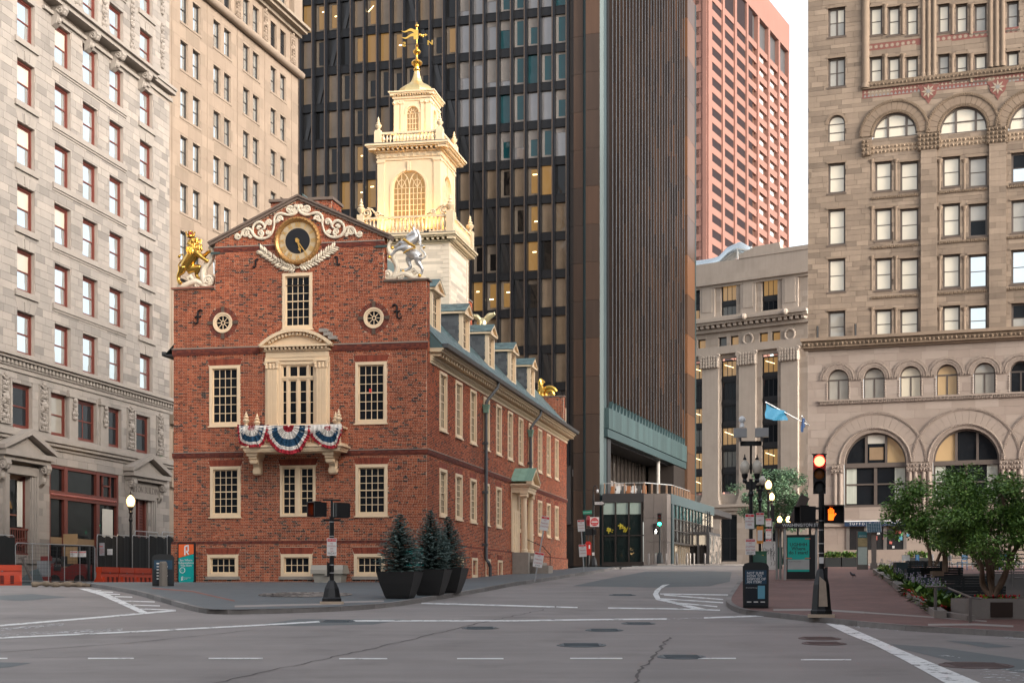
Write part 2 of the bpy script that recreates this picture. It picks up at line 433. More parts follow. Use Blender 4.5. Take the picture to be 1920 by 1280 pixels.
def steps(cx, r, zs, ch, z0):
    """rectangles that clear a round arch course by course"""
    out = [(cx-r, cx+r, z0, zs, False)]; z = zs
    while z < zs+r:
        h = math.sqrt(max(0, r*r-(z-zs)**2)); out.append((cx-h, cx+h, z, min(z+ch, zs+r), False)); z += ch
    return out
# ================================================================== the ground
ASPH = mat('asphalt', (.23,.207,.196), .75, var=.3, scale=.5, bump=.7, bscale=55, stain=.35, rvar=.1, bd=.012, streak=.22, svec=(.05,.9,.3))
ASPHD = mat('asphalt_patch', (.115,.128,.13), .7, var=.2, scale=.8, bump=.5, bscale=55, bd=.012)
PAVE = mat('blue_pavement', (.105,.122,.13), .62, var=.2, scale=.7, bump=.25, bscale=50, stain=.15, rvar=.1)
CONC = mat('concrete', (.30,.27,.25), .85, var=.15, scale=2, bump=.3, stain=.15)
GRAN = mat('granite_kerb', (.20,.185,.175), .8, var=.25, scale=6, bump=.5, bscale=40, stain=.2)
PAINT = mat('road_paint', (.66,.66,.65), .6, var=.18, scale=5, bump=.3, bscale=50)
def worn(m, amount, sc_=3.):                       # paint worn through to the road in patches
    N = m.node_tree.nodes; L = m.node_tree.links; b = N['Principled BSDF']
    geo = N.new('ShaderNodeNewGeometry'); n = N.new('ShaderNodeTexNoise'); n.inputs['Scale'].default_value = sc_; n.inputs['Detail'].default_value = 8; n.inputs['Roughness'].default_value = .75
    L.new(geo.outputs['Position'], n.inputs['Vector']); r = N.new('ShaderNodeMapRange'); r.inputs['From Min'].default_value = amount-.03; r.inputs['From Max'].default_value = amount+.05
    L.new(n.outputs['Fac'], r.inputs['Value']); L.new(r.outputs[0], b.inputs['Alpha'])
worn(PAINT, .405)
PAINTW = mat('worn_road_paint', (.5,.5,.5), .6, var=.18, scale=5); worn(PAINTW, .52, 5)
TILE = mat('brick_paving', (.2,.1,.08), .8, var=.2, scale=.8, bump=.3, bscale=40, stain=.2)
def brick_pave(m):
    N = m.node_tree.nodes; L = m.node_tree.links; b = N['Principled BSDF']
    geo = N.new('ShaderNodeNewGeometry'); bt = N.new('ShaderNodeTexBrick'); bt.inputs['Scale'].default_value = 1; bt.inputs['Brick Width'].default_value = .22; bt.inputs['Row Height'].default_value = .11; bt.inputs['Mortar Size'].default_value = .008
    bt.inputs['Color1'].default_value = (.20,.098,.082,1); bt.inputs['Color2'].default_value = (.14,.075,.066,1); bt.inputs['Mortar'].default_value = (.12,.095,.085,1)
    L.new(geo.outputs['Position'], bt.inputs['Vector'])
    n = N.new('ShaderNodeTexNoise'); n.inputs['Scale'].default_value = .5; n.inputs['Detail'].default_value = 5; L.new(geo.outputs['Position'], n.inputs['Vector'])
    k = N.new('ShaderNodeMath'); k.operation = 'MULTIPLY_ADD'; k.inputs[1].default_value = .7; k.inputs[2].default_value = .65; L.new(n.outputs['Fac'], k.inputs[0])
    v = N.new('ShaderNodeVectorMath'); v.operation = 'SCALE'; L.new(bt.outputs['Color'], v.inputs[0]); L.new(k.outputs[0], v.inputs['Scale']); L.new(v.outputs[0], b.inputs['Base Color'])
brick_pave(TILE)
def road_sheet():
    xs = [-700,-400,-250,-160,-110]+[-80+2.5*i for i in range(65)]+[110,160,250,400,700]
    ys = [-200,-100,-50,-20]+[2.5*i for i in range(1, 84)]+[230,260,300,380,500,700,1100,2000]
    mb = MB(); v = [(x, y, ground(x, y)) for y in ys for x in xs]; mb.v = v; k = len(xs)
    for j in range(len(ys)-1):
        for i in range(k-1): mb.f.append((j*k+i, j*k+i+1, (j+1)*k+i+1, (j+1)*k+i)); mb.c.append(.5); mb.m.append(0)
    o = mb.obj('road', ASPH); me = o.data; me.polygons.foreach_set('use_smooth', [True]*len(me.polygons)); return struct(o)
road_sheet()
def sheet(name, pts, mtl, dz, step=3.0, parent=None):
    """a flat-lying sheet with the outline pts (world x, y), dz above the road"""
    bm = bmesh.new(); vs_ = [bm.verts.new((p[0], p[1], 0)) for p in pts]; f = bm.faces.new(vs_); bm.normal_update()
    if f.normal.z < 0: f.normal_flip()
    x0, x1 = min(p[0] for p in pts), max(p[0] for p in pts); y0, y1 = min(p[1] for p in pts), max(p[1] for p in pts)
    cuts = [((x0+step*i, 0, 0), (1, 0, 0)) for i in range(1, int((x1-x0)/step)+1)]+[((0, y0+step*i, 0), (0, 1, 0)) for i in range(1, int((y1-y0)/step)+1)]
    if y0 < 66 < y1: cuts.append(((0, 66, 0), (0, 1, 0)))
    for c, n in cuts: bmesh.ops.bisect_plane(bm, geom=bm.verts[:]+bm.edges[:]+bm.faces[:], plane_co=c, plane_no=n)
    for v in bm.verts: v.co.z = ground(v.co.x, v.co.y)+dz
    bmesh.ops.triangulate(bm, faces=bm.faces[:])
    me = bpy.data.meshes.new(name); bm.to_mesh(me); bm.free(); me.materials.append(mtl)
    a = me.attributes.new('col', 'FLOAT', 'FACE'); a.data.foreach_set('value', [.5]*len(me.polygons))
    return ob(name, me, parent)
def smoothline(P, n=6):
    P = [Vector((p[0], p[1])) for p in P]; out = []
    for i in range(len(P)-1):
        a, b, c, d = P[max(i-1, 0)], P[i], P[i+1], P[min(i+2, len(P)-1)]
        for k in range(n):
            t = k/n; out.append(.5*((2*b)+(c-a)*t+(2*a-5*b+4*c-d)*t*t+(-a+3*b-3*c+d)*t**3))
    return out+[P[-1]]
KH = .14
def kerb(line, side, parent_name, label_mat=GRAN, L=1.9, wd=.16):
    """granite kerb stones along the line; side = +1 when the pavement lies to the left of its direction"""
    root = struct(ob(parent_name, None)); acc = [0]; 
    for a, b in zip(line, line[1:]): acc.append(acc[-1]+(b-a).length)
    def at(s):
        for i in range(len(line)-1):
            if s <= acc[i+1] or i == len(line)-2:
                t = (s-acc[i])/max(1e-6, acc[i+1]-acc[i]); return line[i].lerp(line[i+1], t)
    s = 0
    while s < acc[-1]-.1:
        e = min(acc[-1], s+L*R.uniform(.8, 1.2)); a, b = at(s+.006), at(e-.006); m_ = at((s+e)/2); mb = MB(); c = R.random()
        ring = []
        for p, q in ((a, m_), (m_, b), (b, None)):
            d = ((q-p) if q is not None else (b-m_)).normalized(); n = Vector((-d.y, d.x))*side; z = ground(p.x, p.y); ring.append((p, p+n*wd, z))
        for (p0, i0, z0), (p1, i1, z1) in zip(ring, ring[1:]):
            h = KH+.006; lo = -.15
            mb.face([(p0.x,p0.y,z0+h),(p1.x,p1.y,z1+h),(i1.x,i1.y,z1+h),(i0.x,i0.y,z0+h)][::(1 if side > 0 else -1)], c)
            mb.face([(p0.x,p0.y,z0+lo),(p1.x,p1.y,z1+lo),(p1.x,p1.y,z1+h),(p0.x,p0.y,z0+h)][::(1 if side > 0 else -1)], c)
            mb.face([(i0.x,i0.y,z0+lo),(i1.x,i1.y,z1+lo),(i1.x,i1.y,z1+h),(i0.x,i0.y,z0+h)], c)
        (p0, i0, z0), (p1, i1, z1) = ring[0], ring[-1]
        for (p, i, z) in (ring[0], ring[-1]): mb.face([(p.x,p.y,z-.15),(i.x,i.y,z-.15),(i.x,i.y,z+KH+.006),(p.x,p.y,z+KH+.006)], c)
        mb.obj('kerb_stone', label_mat, root); s = e
    return root
# pavement round the brick state house
kpx = [(168,1099.5),(250,1113),(330,1136),(372,1147),(410,1151),(500,1150),(620,1146),(720,1139),(800,1127),(900,1110),(1000,1092.5),(1080,1079.5),(1130,1071.5),(1165,1066)]
kl = smoothline([G(*p) for p in kpx])
struct(sheet('pavement', list(kl)+[Vector((10.5, 108)), Vector((2, 112)), Vector((-12, 112)), Vector((-25, 75))], PAVE, KH))
kerb(kl, 1, 'kerb')
# brick plaza on the right
ppx = [(1400,1078),(1392,1088),(1374,1110),(1362,1130),(1370,1142),(1395,1151),(1440,1156),(1560,1169),(1700,1182),(1920,1195),(2050,1203)]
pl = smoothline([G(*p) for p in ppx])
struct(sheet('plaza_pavement', list(pl)+[Vector((60, 40)), Vector((80, 130)), Vector((20, 135)), Vector((19, 112))], TILE, KH))
kerb(pl, 1, 'plaza_kerb')
def band(name, px, wpx, mtl, dz):                   # a band across paving from pixel polylines
    a = [G(x, y, KH) for x, y in px]; b = [G(x, y+wpx, KH) for x, y in px]
    return struct(sheet(name, a+b[::-1], mtl, dz))
band('paving_strip', [(1450,1141),(1540,1141),(1620,1146)], 3.5, CONC, KH+.005)
band('paving_strip', [(1620,1146.5),(1760,1156),(1850,1163)], 2.5, CONC, KH+.005)
band('paving_ramp', [(1740,1169),(1830,1168.5),(1900,1172)], 3.5, CONC, KH+.006)
band('paving_strip', [(440,1134.5),(560,1131.5),(640,1130)], 3.5, CONC, KH+.005)
band('paving_strip', [(640,1127),(720,1125)], 3, CONC, KH+.005)
for q in ([(285,1101),(360,1107),(440,1125)],): band('brick_trail_line', q, 2.2, mat('trail_brick', (.22,.10,.08), .8), KH+.005)
# far pavement before the dark tower
fk = [Vector((8, 176)), Vector((11, 158.5)), Vector((24, 156)), Vector((44, 152)), Vector((75, 146))]
struct(sheet('far_pavement', fk+[Vector((90, 230)), Vector((8, 230))], mat('far_paving', (.12,.085,.07), .85), KH))
kerb(smoothline(fk, 3), 1, 'far_kerb', L=4)
# left pavement before the limestone block
LK = [Vector((-47, 62)), Vector((-29.5, 92)), Vector((-20, 130)), Vector((-14, 160))]
struct(sheet('left_pavement', LK+[Vector((-40, 160)), Vector((-80, 70))], CONC, .02))
# patches, markings
def mark(px, mtl=PAINT, dz=.008, name='road_marking'): return struct(sheet(name, [G(x, y) for x, y in px], mtl, dz, 4))
def line(px, wpx, mtl=PAINT, dz=.008): return mark([(x, y-wpx/2) for x, y in px]+[(x, y+wpx/2) for x, y in reversed(px)], mtl, dz)
for x0, x1, y in ((-20,14,1234),(165,251,1234),(391,493,1234),(636,726,1234.5),(857,944,1234.5),(1069,1167,1234),(1309,1380,1234),(1502,1596,1236.5)): line([(x0,y),(x1,y)], 2.2)
line([(0,1195.5),(250,1184),(480,1172),(600,1165)], 2.6); line([(663,1163.5),(960,1163.5),(1090,1161.5),(1250,1160)], 2.6); line([(1320,1158),(1435,1154)], 2.6); line([(1250,1160),(1320,1158)], 2, PAINTW)
line([(0,1172.5),(120,1162.5),(180,1157.5)], 3); line([(180,1157.5),(330,1144)], 3)
line([(790,1130.5),(940,1134.5),(1040,1137.5)], 2.4); line([(1043,1137.5),(1083,1138.5)], 2.2); line([(1140,1139.5),(1260,1141),(1350,1143.5)], 2.2)
mark([(147,1103),(165,1103),(200,1112),(277,1147.5),(262,1148.5),(190,1116)])
for a in ((170,1106,190,1107),(185,1109,212,1110),(197,1113,225,1114),(215,1118,248,1119),(225,1126,290,1128),(250,1134,300,1135.5),(262,1141,330,1143.5)): line([a[:2], a[2:]], 1.8, PAINT)
mark([(1228,1106),(1243,1096),(1256,1095),(1240,1103),(1234,1112),(1238,1121),(1268,1128),(1330,1143),(1305,1143),(1262,1131),(1230,1124),(1224,1114)])
for a in ((1238,1113,1365,1115),(1245,1115,1356,1123.5),(1240,1122,1356,1129.5),(1262,1129,1345,1137)): line([a[:2], a[2:]], 2)
# the broad white stop line at the lower right
mark([(1548,1168.5),(1576,1168.5),(1690,1218),(1850,1285),(1790,1290),(1700,1240),(1640,1209),(1588,1188)])
for i in range(7): line([(1600+i*18,1174+i*1.3),(1612+i*18,1176+i*1.3)], 3, PAINTW)
for i in range(5): line([(1830+4*i,1254+5*i),(1930,1256+5*i)], 2.2, PAINTW)
line([(1880,1193),(1920,1198)], 4, PAINTW); line([(1760,1228),(1800,1232)], 2.5, PAINTW); line([(0,1180),(120,1170)], 5, PAINTW); line([(0,1190),(230,1180)], 5, PAINTW)
for px in ([(0,1116),(60,1113),(130,1119),(40,1126),(0,1124)], [(560,1160),(760,1161),(700,1170),(560,1173),(480,1171)], [(-10,1241),(60,1242),(20,1250),(-10,1252)], [(1075,1098),(1130,1086),(1210,1071),(1330,1070),(1372,1072),(1368,1090),(1330,1098),(1230,1101)],
           [(1670,1207),(1760,1213),(1920,1236),(1925,1262),(1790,1240),(1690,1216)], [(1770,1200),(1840,1203),(1900,1212),(1850,1214)]):
    struct(sheet('asphalt_patch', [G(x, y) for x, y in px], ASPHD, .004, 4))
# sealed cracks
def crack(px, wd=.035):
    P = [G(x, y) for x, y in px]; Q = [P[0].xy]
    for a, b in zip(P, P[1:]):
        n = max(2, int((b-a).length/.35)); d = (b-a).xy.normalized(); nn = Vector((-d.y, d.x))
        for i in range(1, n+1): Q.append(a.xy.lerp(b.xy, i/n)+nn*R.uniform(-.07, .07))
    l = []; r = []
    for i, q in enumerate(Q):
        d = (Q[min(i+1, len(Q)-1)]-Q[max(i-1, 0)]).normalized(); n = Vector((-d.y, d.x))*wd*R.uniform(.25, 1); l.append(q+n); r.append(q-n)
    mb = MB()
    for i in range(len(Q)-1): mb.face([(p.x, p.y, ground(p.x, p.y)+.006) for p in (l[i], r[i], r[i+1], l[i+1])])
    return struct(mb.obj('road_crack', mat('crack', (.10,.09,.085), .9)))
crack([(400,1280),(560,1245),(700,1215),(810,1189),(870,1174),(1020,1142)], .032); crack([(1190,1280),(1210,1245),(1232,1225),(1256,1194)], .04); crack([(0,1222),(240,1205),(480,1180)], .03); crack([(60,1232),(300,1228)], .02)
# manhole covers
MH = mat('cast_iron', (.09,.115,.13), .45, .4, var=.2, scale=20, bump=.5, bscale=90); MHR = mat('rusty_iron', (.12,.085,.08), .7, .2, var=.2, scale=20)
def manhole(px, py, r, label, mtl=MH):
    p = G(px, py); mb = MB()
    mb.lathe([(r, .0), (r, .012), (r*.9, .016), (r*.9, .008), (r*.86, .008), (r*.84, .018)], 24)
    for i in range(-3, 4): mb.box(-r*.7, r*.7, i*r*.2-.02, i*r*.2+.02, .017, .024)
    o = mb.obj('manhole_cover', mtl, None, T(*p) @ Matrix.Rotation(.0456, 4, 'X')); tag(o, label, 'manhole cover', 'manhole covers')
for a in ((900,1177,.48,'round manhole cover left of the road centre crack'),(1133,1181,.48,'manhole cover above the blue one in mid road'),(1197,1168.5,.46,'farthest of the middle manhole covers, above the others'),(1090,1209,.55,'large blue manhole cover in the middle of the road'),(1278,1231,.5,'manhole cover touching a white lane dash'),(632,1164.5,.5,'blue manhole cover on the white line before the state house'),(1545,1206,.5,'reddish manhole cover, the nearer of a pair',MHR),(1537,1196.5,.5,'reddish manhole cover, the farther of a pair',MHR),(1167,1115,.5,'small manhole cover far up the street beside the hatched island'),(1830,1247,.7,'worn dark manhole cover at the lower right corner',MHR)): manhole(*a)
# unseen canyon blocks added round the viewer to shade the street and darken reflections
CANY = mat('blocker_wall', (.16,.13,.11), .85, var=.2, scale=.3)
for x0, x1, y0, y1, h in ((26, 62, -80, 76, 33), (-75, -40, -80, 52, 46), (-45, 26, -110, -82, 42)):
    m = MB().box(x0, x1, y0, y1, -8, h)
    for k in range(int(h/4)):
        if x0 > 0: m.box(x0-.05, x0, y0+2, y1-2, 2.2+k*4, 4.2+k*4, m=1)
        elif x1 < 0: m.box(x1, x1+.05, y0+2, y1-2, 2.2+k*4, 4.2+k*4, m=1)
        else: m.box(x0+2, x1-2, y1, y1+.05, 2.2+k*4, 4.2+k*4, m=1)
    struct(m.obj('canyon_blocker', [CANY, G_DARK]))
# ================================================================== the brick state house
Z0 = 66.0; ZB = 1.75
of = Fr(800, Z0, 10.86, ZB); os_ = Fr(800, Z0, 10.86-90, ZB)
H = thing('brick_state_house', 'red brick colonial state house with white clock gable and tiered cupola', 'building', of.M())
W = -of.s(326); LEN = os_.s(1062); X0 = -W
X = of.s; Zf = of.z
zsh = (Zf(360, 541)+Zf(760, 527))/2; zrk = (Zf(403, 453)+Zf(722, 446))/2; zpk = Zf(560, 374)
xl, xr, xp = X(403), X(720), (X(403)+X(720))/2
def xlim(z):
    if z <= zsh: return (X0, 0)
    if z <= zrk: return (xl, xr)
    t = (z-zrk)/(zpk-zrk); return (xl+(xp-xl)*t, xr+(xp-xr)*t)
def rc(x0, x1, y0, y1): return (X(x0), X(x1), Zf((x0+x1)/2, y1), Zf((x0+x1)/2, y0))
FW = {'top': rc(530,586,512,617), 'ul': rc(393,450.5,685,798.5), 'ur': rc(666.5,725.5,678,793.5), 'door': rc(527,590,683,798), 'll': rc(394.5,451.5,874,969), 'lm': rc(525.5,592,872,968), 'lr': rc(667,727,870,967), 'bl': rc(390.5,448,1039,1080), 'bm': rc(528,586.5,1038,1080), 'br': rc(665,722.5,1037.5,1080)}
cl, crr = of.p(418, 605), of.p(701, 596); rO = 19.5*67/F
ovals = [o for c in (cl, crr) for o in ((c[0]-rO*1.32, c[0]+rO*1.32, c[1]-rO*.85, c[1]+rO*.85, False), (c[0]-rO*.85, c[0]+rO*.85, c[1]-rO*1.32, c[1]+rO*1.32, False))]
ops = [v for v in FW.values()]
# front wall: mortar bed with every brick on it
fw = MB(); cuts = ops+[(c[0]-rO*.7, c[0]+rO*.7, c[1]-rO*.7, c[1]+rO*.7, False) for c in (cl, crr)]
backing(fw, X0, 0, -.3, zsh, [o for o in cuts if o[3] < zsh], reveal=.14)
t = FW['top']
fw.face([(xl, 0, zsh), (t[0], 0, zsh), (t[0], 0, t[3]), (xl, 0, t[3])]) if t[3] > zsh else None
fw = MB(); backing(fw, X0, 0, -.3, zsh, [o if o[3] < zsh else (o[0], o[1], o[2], zsh) for o in cuts], reveal=.14)
backing(fw, xl, xr, zsh, zrk, [(t[0], t[1], zsh, t[3])], reveal=.14)
fw.face([(xl, 0, zrk), (xr, 0, zrk), (xp, 0, zpk)])
fw.face([(X0, 0, -.3), (X0, .5, -.3), (X0, .5, zsh), (X0, 0, zsh)][::-1])
fw.face([(xl, 0, zsh), (xl, 0, zrk), (xl, .5, zrk), (xl, .5, zsh)]); fw.face([(xr, 0, zsh), (xr, .5, zsh), (xr, .5, zrk), (xr, 0, zrk)])
fw.face([(X0, .5, -.3), (0, .5, -.3), (0, .5, zsh), (X0, .5, zsh)]); fw.face([(xl, .5, zsh), (xr, .5, zsh), (xr, .5, zrk), (xp, .5, zpk), (xl, .5, zrk)])
FWALL = fw.obj('front_wall', MORTAR, H)
bandz = [(Zf(360,667), Zf(360,653)), (Zf(360,858.5), Zf(360,848))]
jack = []
for k in ('ul','ur','ll','lm','lr','bl','bm','br'):
    a, b, c, d = FW[k]; jack += [(a-.03, b+.03, d, d+.15), (a-.08, b+.08, d+.15, d+.285)]
bops = ops+ovals+jack
CRS = .0695
pieces(FWALL, Matrix(), X0, 0, -.2, zpk, bops, BRICK, CRS, .213, 'brick', .012, .0165, 'english', 300, xlim, 0.03, .006, score=lambda a, b, c, d: (b-a)*(d-c)*(1+.02*(a+W)) if c < 9 else 0)
# returns of the raised gable and the side wall
def brick_ret(M, L, z0, z1, n='brick'): pieces(FWALL, M, 0, L, z0, z1, [], BRICK, CRS, .213, n, .012, .0165, 'english', 0)
brick_ret(T(xr, 0, 0) @ SIDE, .5, zsh, zrk)
brick_ret(T(xl, .5, 0) @ RZ(-PI/2), .5, zsh, zrk); brick_ret(T(X0, .5, 0) @ RZ(-PI/2), .5, 0, zsh)
# jack arches of rubbed brick
def jackarch(par, M, a, b, z, h=.28, n=None):
    n = n or max(8, int((b-a)/.075)); mb = MB(); cx = (a+b)/2
    for i in range(n):
        t0, t1 = -1+2*i/n, -1+2*(i+1)/n; g = .006
        x0, x1 = cx+t0*(b-a)/2+g/2, cx+t1*(b-a)/2-g/2; y0, y1 = cx+t0*((b-a)/2+.11)+g/2, cx+t1*((b-a)/2+.11)-g/2
        mb.poly([(x0, z+.004), (x1, z+.004), (y1, z+h), (y0, z+h)], -.017, .01, c=R.random())
    return mb.obj('jack_arch', BRICKA, par, M)
for k in ('ul','ur','ll','lm','lr','bl','bm','br'):
    a, b, c, d = FW[k]; jackarch(FWALL, None, a, b, d)
# belt courses
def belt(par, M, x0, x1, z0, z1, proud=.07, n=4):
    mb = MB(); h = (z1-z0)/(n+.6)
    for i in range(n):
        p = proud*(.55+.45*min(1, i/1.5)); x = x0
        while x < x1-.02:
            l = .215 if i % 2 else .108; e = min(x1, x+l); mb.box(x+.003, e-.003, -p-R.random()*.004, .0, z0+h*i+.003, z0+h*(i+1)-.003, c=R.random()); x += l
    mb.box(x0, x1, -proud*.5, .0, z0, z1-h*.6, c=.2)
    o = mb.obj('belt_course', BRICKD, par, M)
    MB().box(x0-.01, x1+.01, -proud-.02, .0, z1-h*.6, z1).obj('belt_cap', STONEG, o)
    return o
belt(FWALL, None, X0-.06, X(487), *bandz[0]); belt(FWALL, None, X(624), .06, *bandz[0]); belt(FWALL, None, X0-.06, X(456), *bandz[1]); belt(FWALL, None, X(640), .06, *bandz[1])
zs1 = Zf(460, 462); belt(FWALL, None, xl-.03, X(516), zs1-.22, zs1+.02, .05, 3); belt(FWALL, None, X(604), xr+.03, zs1-.22, zs1+.02, .05, 3)
# plinth: projecting basement brick with sloping water table
zw = Zf(360, 1017)
pieces(FWALL, T(0, -.075, 0), X0-.1, .1, -.2, zw-.07, [q for a, b, c, d in (FW[k] for k in ('bl','bm','br')) for q in ((a, b, c, d), (a-.08, b+.08, c-.13, c), (a-.03, b+.03, d, d+.15), (a-.08, b+.08, d+.15, d+.285))], BRICK, CRS, .213, 'brick', .012, .0165, 'english', 0)
pl_ = MB(); backing(pl_, X0-.1, .1, -.3, zw-.07, [(FW[k][0], FW[k][1], FW[k][2]-.1, FW[k][3]) for k in ('bl','bm','br')], y=-.075, reveal=.2)
pl_.face([(X0-.1, -.075, -.3), (X0-.1, .3, -.3), (X0-.1, .3, zw), (X0-.1, -.075, zw-.07)][::-1])
pl_.obj('plinth', MORTAR, FWALL)
for k in ('bl','bm','br'):
    a, b, c, d = FW[k]
    jackarch(FWALL, T(0, -.075, 0), a, b, d)
    MB().box(a-.08, b+.08, -.16, .02, c-.13, c-.005).obj('stone_sill', STONEG, FWALL)
wt = MB(); x = X0-.1
while x < .1:
    e = min(.1, x+.108); q = .05*(1 if R.random() < .5 else .6)
    wt.poly([(x+.004, zw-.065), (e-.004, zw-.065), (e-.004+.04, zw+.06), (x+.004+.04, zw+.06)], -.09, .0, c=R.random()*.7); x += .108
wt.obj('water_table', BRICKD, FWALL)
# copings
cp = mat('coping_stone', (.17,.125,.10), .8, var=.2, scale=4, stain=.3)
MB().box(X0-.1, xl, -.1, .6, zsh, zsh+.07).obj('coping', mat('red_coping', (.27,.115,.08), .8), FWALL); MB().box(xr, .1, -.1, .6, zsh, zsh+.07).obj('coping', cp, FWALL)
for sx, a in ((1, xl), (-1, xr)):
    d = Vector((xp-a, 0, zpk-zrk)); dn = d.normalized(); s_ = Vector((a, 0, zrk))-dn*.25; e = Vector((xp, 0, zpk+.02)); m = MB()
    nrm = Vector((-dn.z*sx, 0, dn.x*sx)) if sx > 0 else Vector((dn.z, 0, -dn.x))
    nrm = Vector((-dn.z, 0, dn.x)) if dn.x > 0 else Vector((dn.z, 0, -dn.x))
    for lo, hi, pr in ((-.02, .09, .10), (.09, .17, .16)):
        pts = [s_+nrm*lo, e+Vector((0,0,lo/abs(nrm.z))), e+Vector((0,0,hi/abs(nrm.z))), s_+nrm*hi]
        if sx < 0: pts = pts[::-1]
        m.poly([(p.x, p.z) for p in pts], -pr, .6)
    m.obj('raking_coping', cp, FWALL)
# windows of the front
def osh_win(k, cols=4, rows=6, rail=True, sill=.0):
    a, b, c, d = FW[k]; return window(H, T((a+b)/2, 0, c), b-a, d-c, cols, rows, fw=.13, sash=.05, mun=.026, proud=.045, deep=.13, fm=CREAM, pm=G_DARK, rail=rail, sill=.05, silld=.08)
for k in ('top','ul','ur','ll','lr'): osh_win(k)
for k in ('bl','bm','br'):
    a, b, c, d = FW[k]; window(H, T((a+b)/2, -.075, c), b-a, d-c, 4, 2, fw=.14, sash=.05, mun=.028, proud=.04, deep=.2, fm=CREAM, pm=G_DARK, rail=False)
a, b, c, d = FW['lm']; m_ = (a+b)/2
for x0, x1 in ((a, m_-.002), (m_+.002, b)): window(H, T((x0+x1)/2, 0, c), x1-x0, d-c, 2, 6, fw=.11, sash=.045, mun=.026, proud=.045, deep=.13, fm=CREAM, pm=G_DARK)
# round windows with a ring of gauged brick and four keystones
for c in (cl, crr):
    o = MB()
    for i in range(24):
        t0, t1 = 2*PI*i/24, 2*PI*(i+1)/24
        for r0, r1, y in ((rO*.66, rO*.84, -.03), (rO*.84, rO, -.06)):
            o.poly([(c[0]+r0*math.cos(t0), c[1]+r0*math.sin(t0)), (c[0]+r1*math.cos(t0), c[1]+r1*math.sin(t0)), (c[0]+r1*math.cos(t1), c[1]+r1*math.sin(t1)), (c[0]+r0*math.cos(t1), c[1]+r0*math.sin(t1))], y, .1)
    o = o.obj('round_window', CREAM, H); s = MB()
    for i in range(8): t = PI*i/4; s.bar((c[0]+.06*math.cos(t), .02, c[1]+.06*math.sin(t)), (c[0]+rO*.7*math.cos(t), .02, c[1]+rO*.7*math.sin(t)), .028, .028, up=(0,1,0))
    for i in range(12): t0, t1 = 2*PI*i/12, 2*PI*(i+1)/12; s.bar((c[0]+.075*math.cos(t0), .02, c[1]+.075*math.sin(t0)), (c[0]+.075*math.cos(t1), .02, c[1]+.075*math.sin(t1)), .03, .03, up=(0,1,0))
    s.obj('glazing_bars', CREAM, o); MB().poly([(c[0]+rO*.7*math.cos(2*PI*i/24), c[1]+rO*.7*math.sin(2*PI*i/24)) for i in range(24)], .05, .06).obj('pane', G_DARK, o)
    rg = MB()
    for i in range(52):
        if i % 13 == 0: continue
        t0, t1 = 2*PI*(i-.42)/52, 2*PI*(i+.42)/52; r1 = rO*1.48
        rg.poly([(c[0]+rO*.95*math.cos(t0), c[1]+rO*.95*math.sin(t0)), (c[0]+r1*math.cos(t0), c[1]+r1*math.sin(t0)), (c[0]+r1*math.cos(t1), c[1]+r1*math.sin(t1)), (c[0]+rO*.95*math.cos(t1), c[1]+rO*.95*math.sin(t1))], -.018, .0, c=R.random())
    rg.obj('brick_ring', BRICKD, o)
    for i in range(4):
        k = MB().poly([(-.055, rO*.98), (.055, rO*.98), (.085, rO*1.56), (-.085, rO*1.56)], -.05, 0)
        k.obj('keystone', mat('brown_keystone', (.11,.075,.055), .85), o, T(c[0], 0, c[1]) @ RY(PI/2*i))
# iron wall anchors
for px, py, h, kind, fl in ((480,494,.36,0,1),(633,489,.36,0,-1),(372,594,.6,1,1),(745,584,.6,1,-1)):
    x, z = of.p(px, py); mb = MB(); q = h/2
    P = [(fl*.12*h/.36, q*.75), (fl*.07*h/.36, q), (fl*.01, q*.8), (0, q*.3), (0, -q*.3), (-fl*.01, -q*.8), (-fl*.07*h/.36, -q), (-fl*.12*h/.36, -q*.75)]
    mb.tube([(x+a, -.05, z+b) for a, b in P], .042, 6)
    if kind: mb.tube([(x-.14, -.06, z-.02), (x-.05, -.06, z+.01), (x+.05, -.06, z-.01), (x+.14, -.06, z+.02)], .04, 6)
    mb.obj('wall_anchor', BLACKM, H)
for a, b in ((xl-.18, xl+.25), (xr-.35, xr+.15)):
    z = Zf(403, 475) if a < xp else Zf(720, 462); MB().box(a, b, -.06, -.02, z-.05, z+.05).obj('iron_strap', mat('verdigris_iron', (.05,.075,.07), .6), H)
# chimney mass behind the gable
zc0, zc1 = Zf(565, 400, 1.2), Zf(565, 372, 1.2); xa, xb = of.s(508, 1.2), of.s(622, 1.2)
ch = MB().box(xa, xb, 1.2, 2.6, zc0-1.5, zc1-.12).obj('chimney', MORTAR, H)
pieces(ch, T(0, 1.2, 0), xa, xb, zc0-1.5, zc1-.12, [], BRICK, CRS, .213, 'brick', .012, .0165, 'english', 0)
pieces(ch, T(xb, 1.2, 0) @ SIDE, 0, 1.4, zc0-1.5, zc1-.12, [], BRICK, CRS, .213, 'brick', .012, .0165, 'english', 0)
MB().box(xa-.08, xb+.08, 1.1, 2.7, zc1-.12, zc1).obj('chimney_cap', cp, ch)
fl_ = mat('salmon_flashing', (.46,.22,.16), .8, var=.1)
m = MB()
for i in range(5):
    for sx in (-1, 1):
        xx = xp+sx*(.28+i*.24); z = zpk+.18-i*.155
        m.box(min(xx, xx+sx*.26), max(xx, xx+sx*.26), 1.155, 1.17, z-.9, z)
m.box(xp-.28, xp+.28, 1.155, 1.17, zpk-.8, zpk+.30)
m.obj('stepped_flashing', fl_, ch)
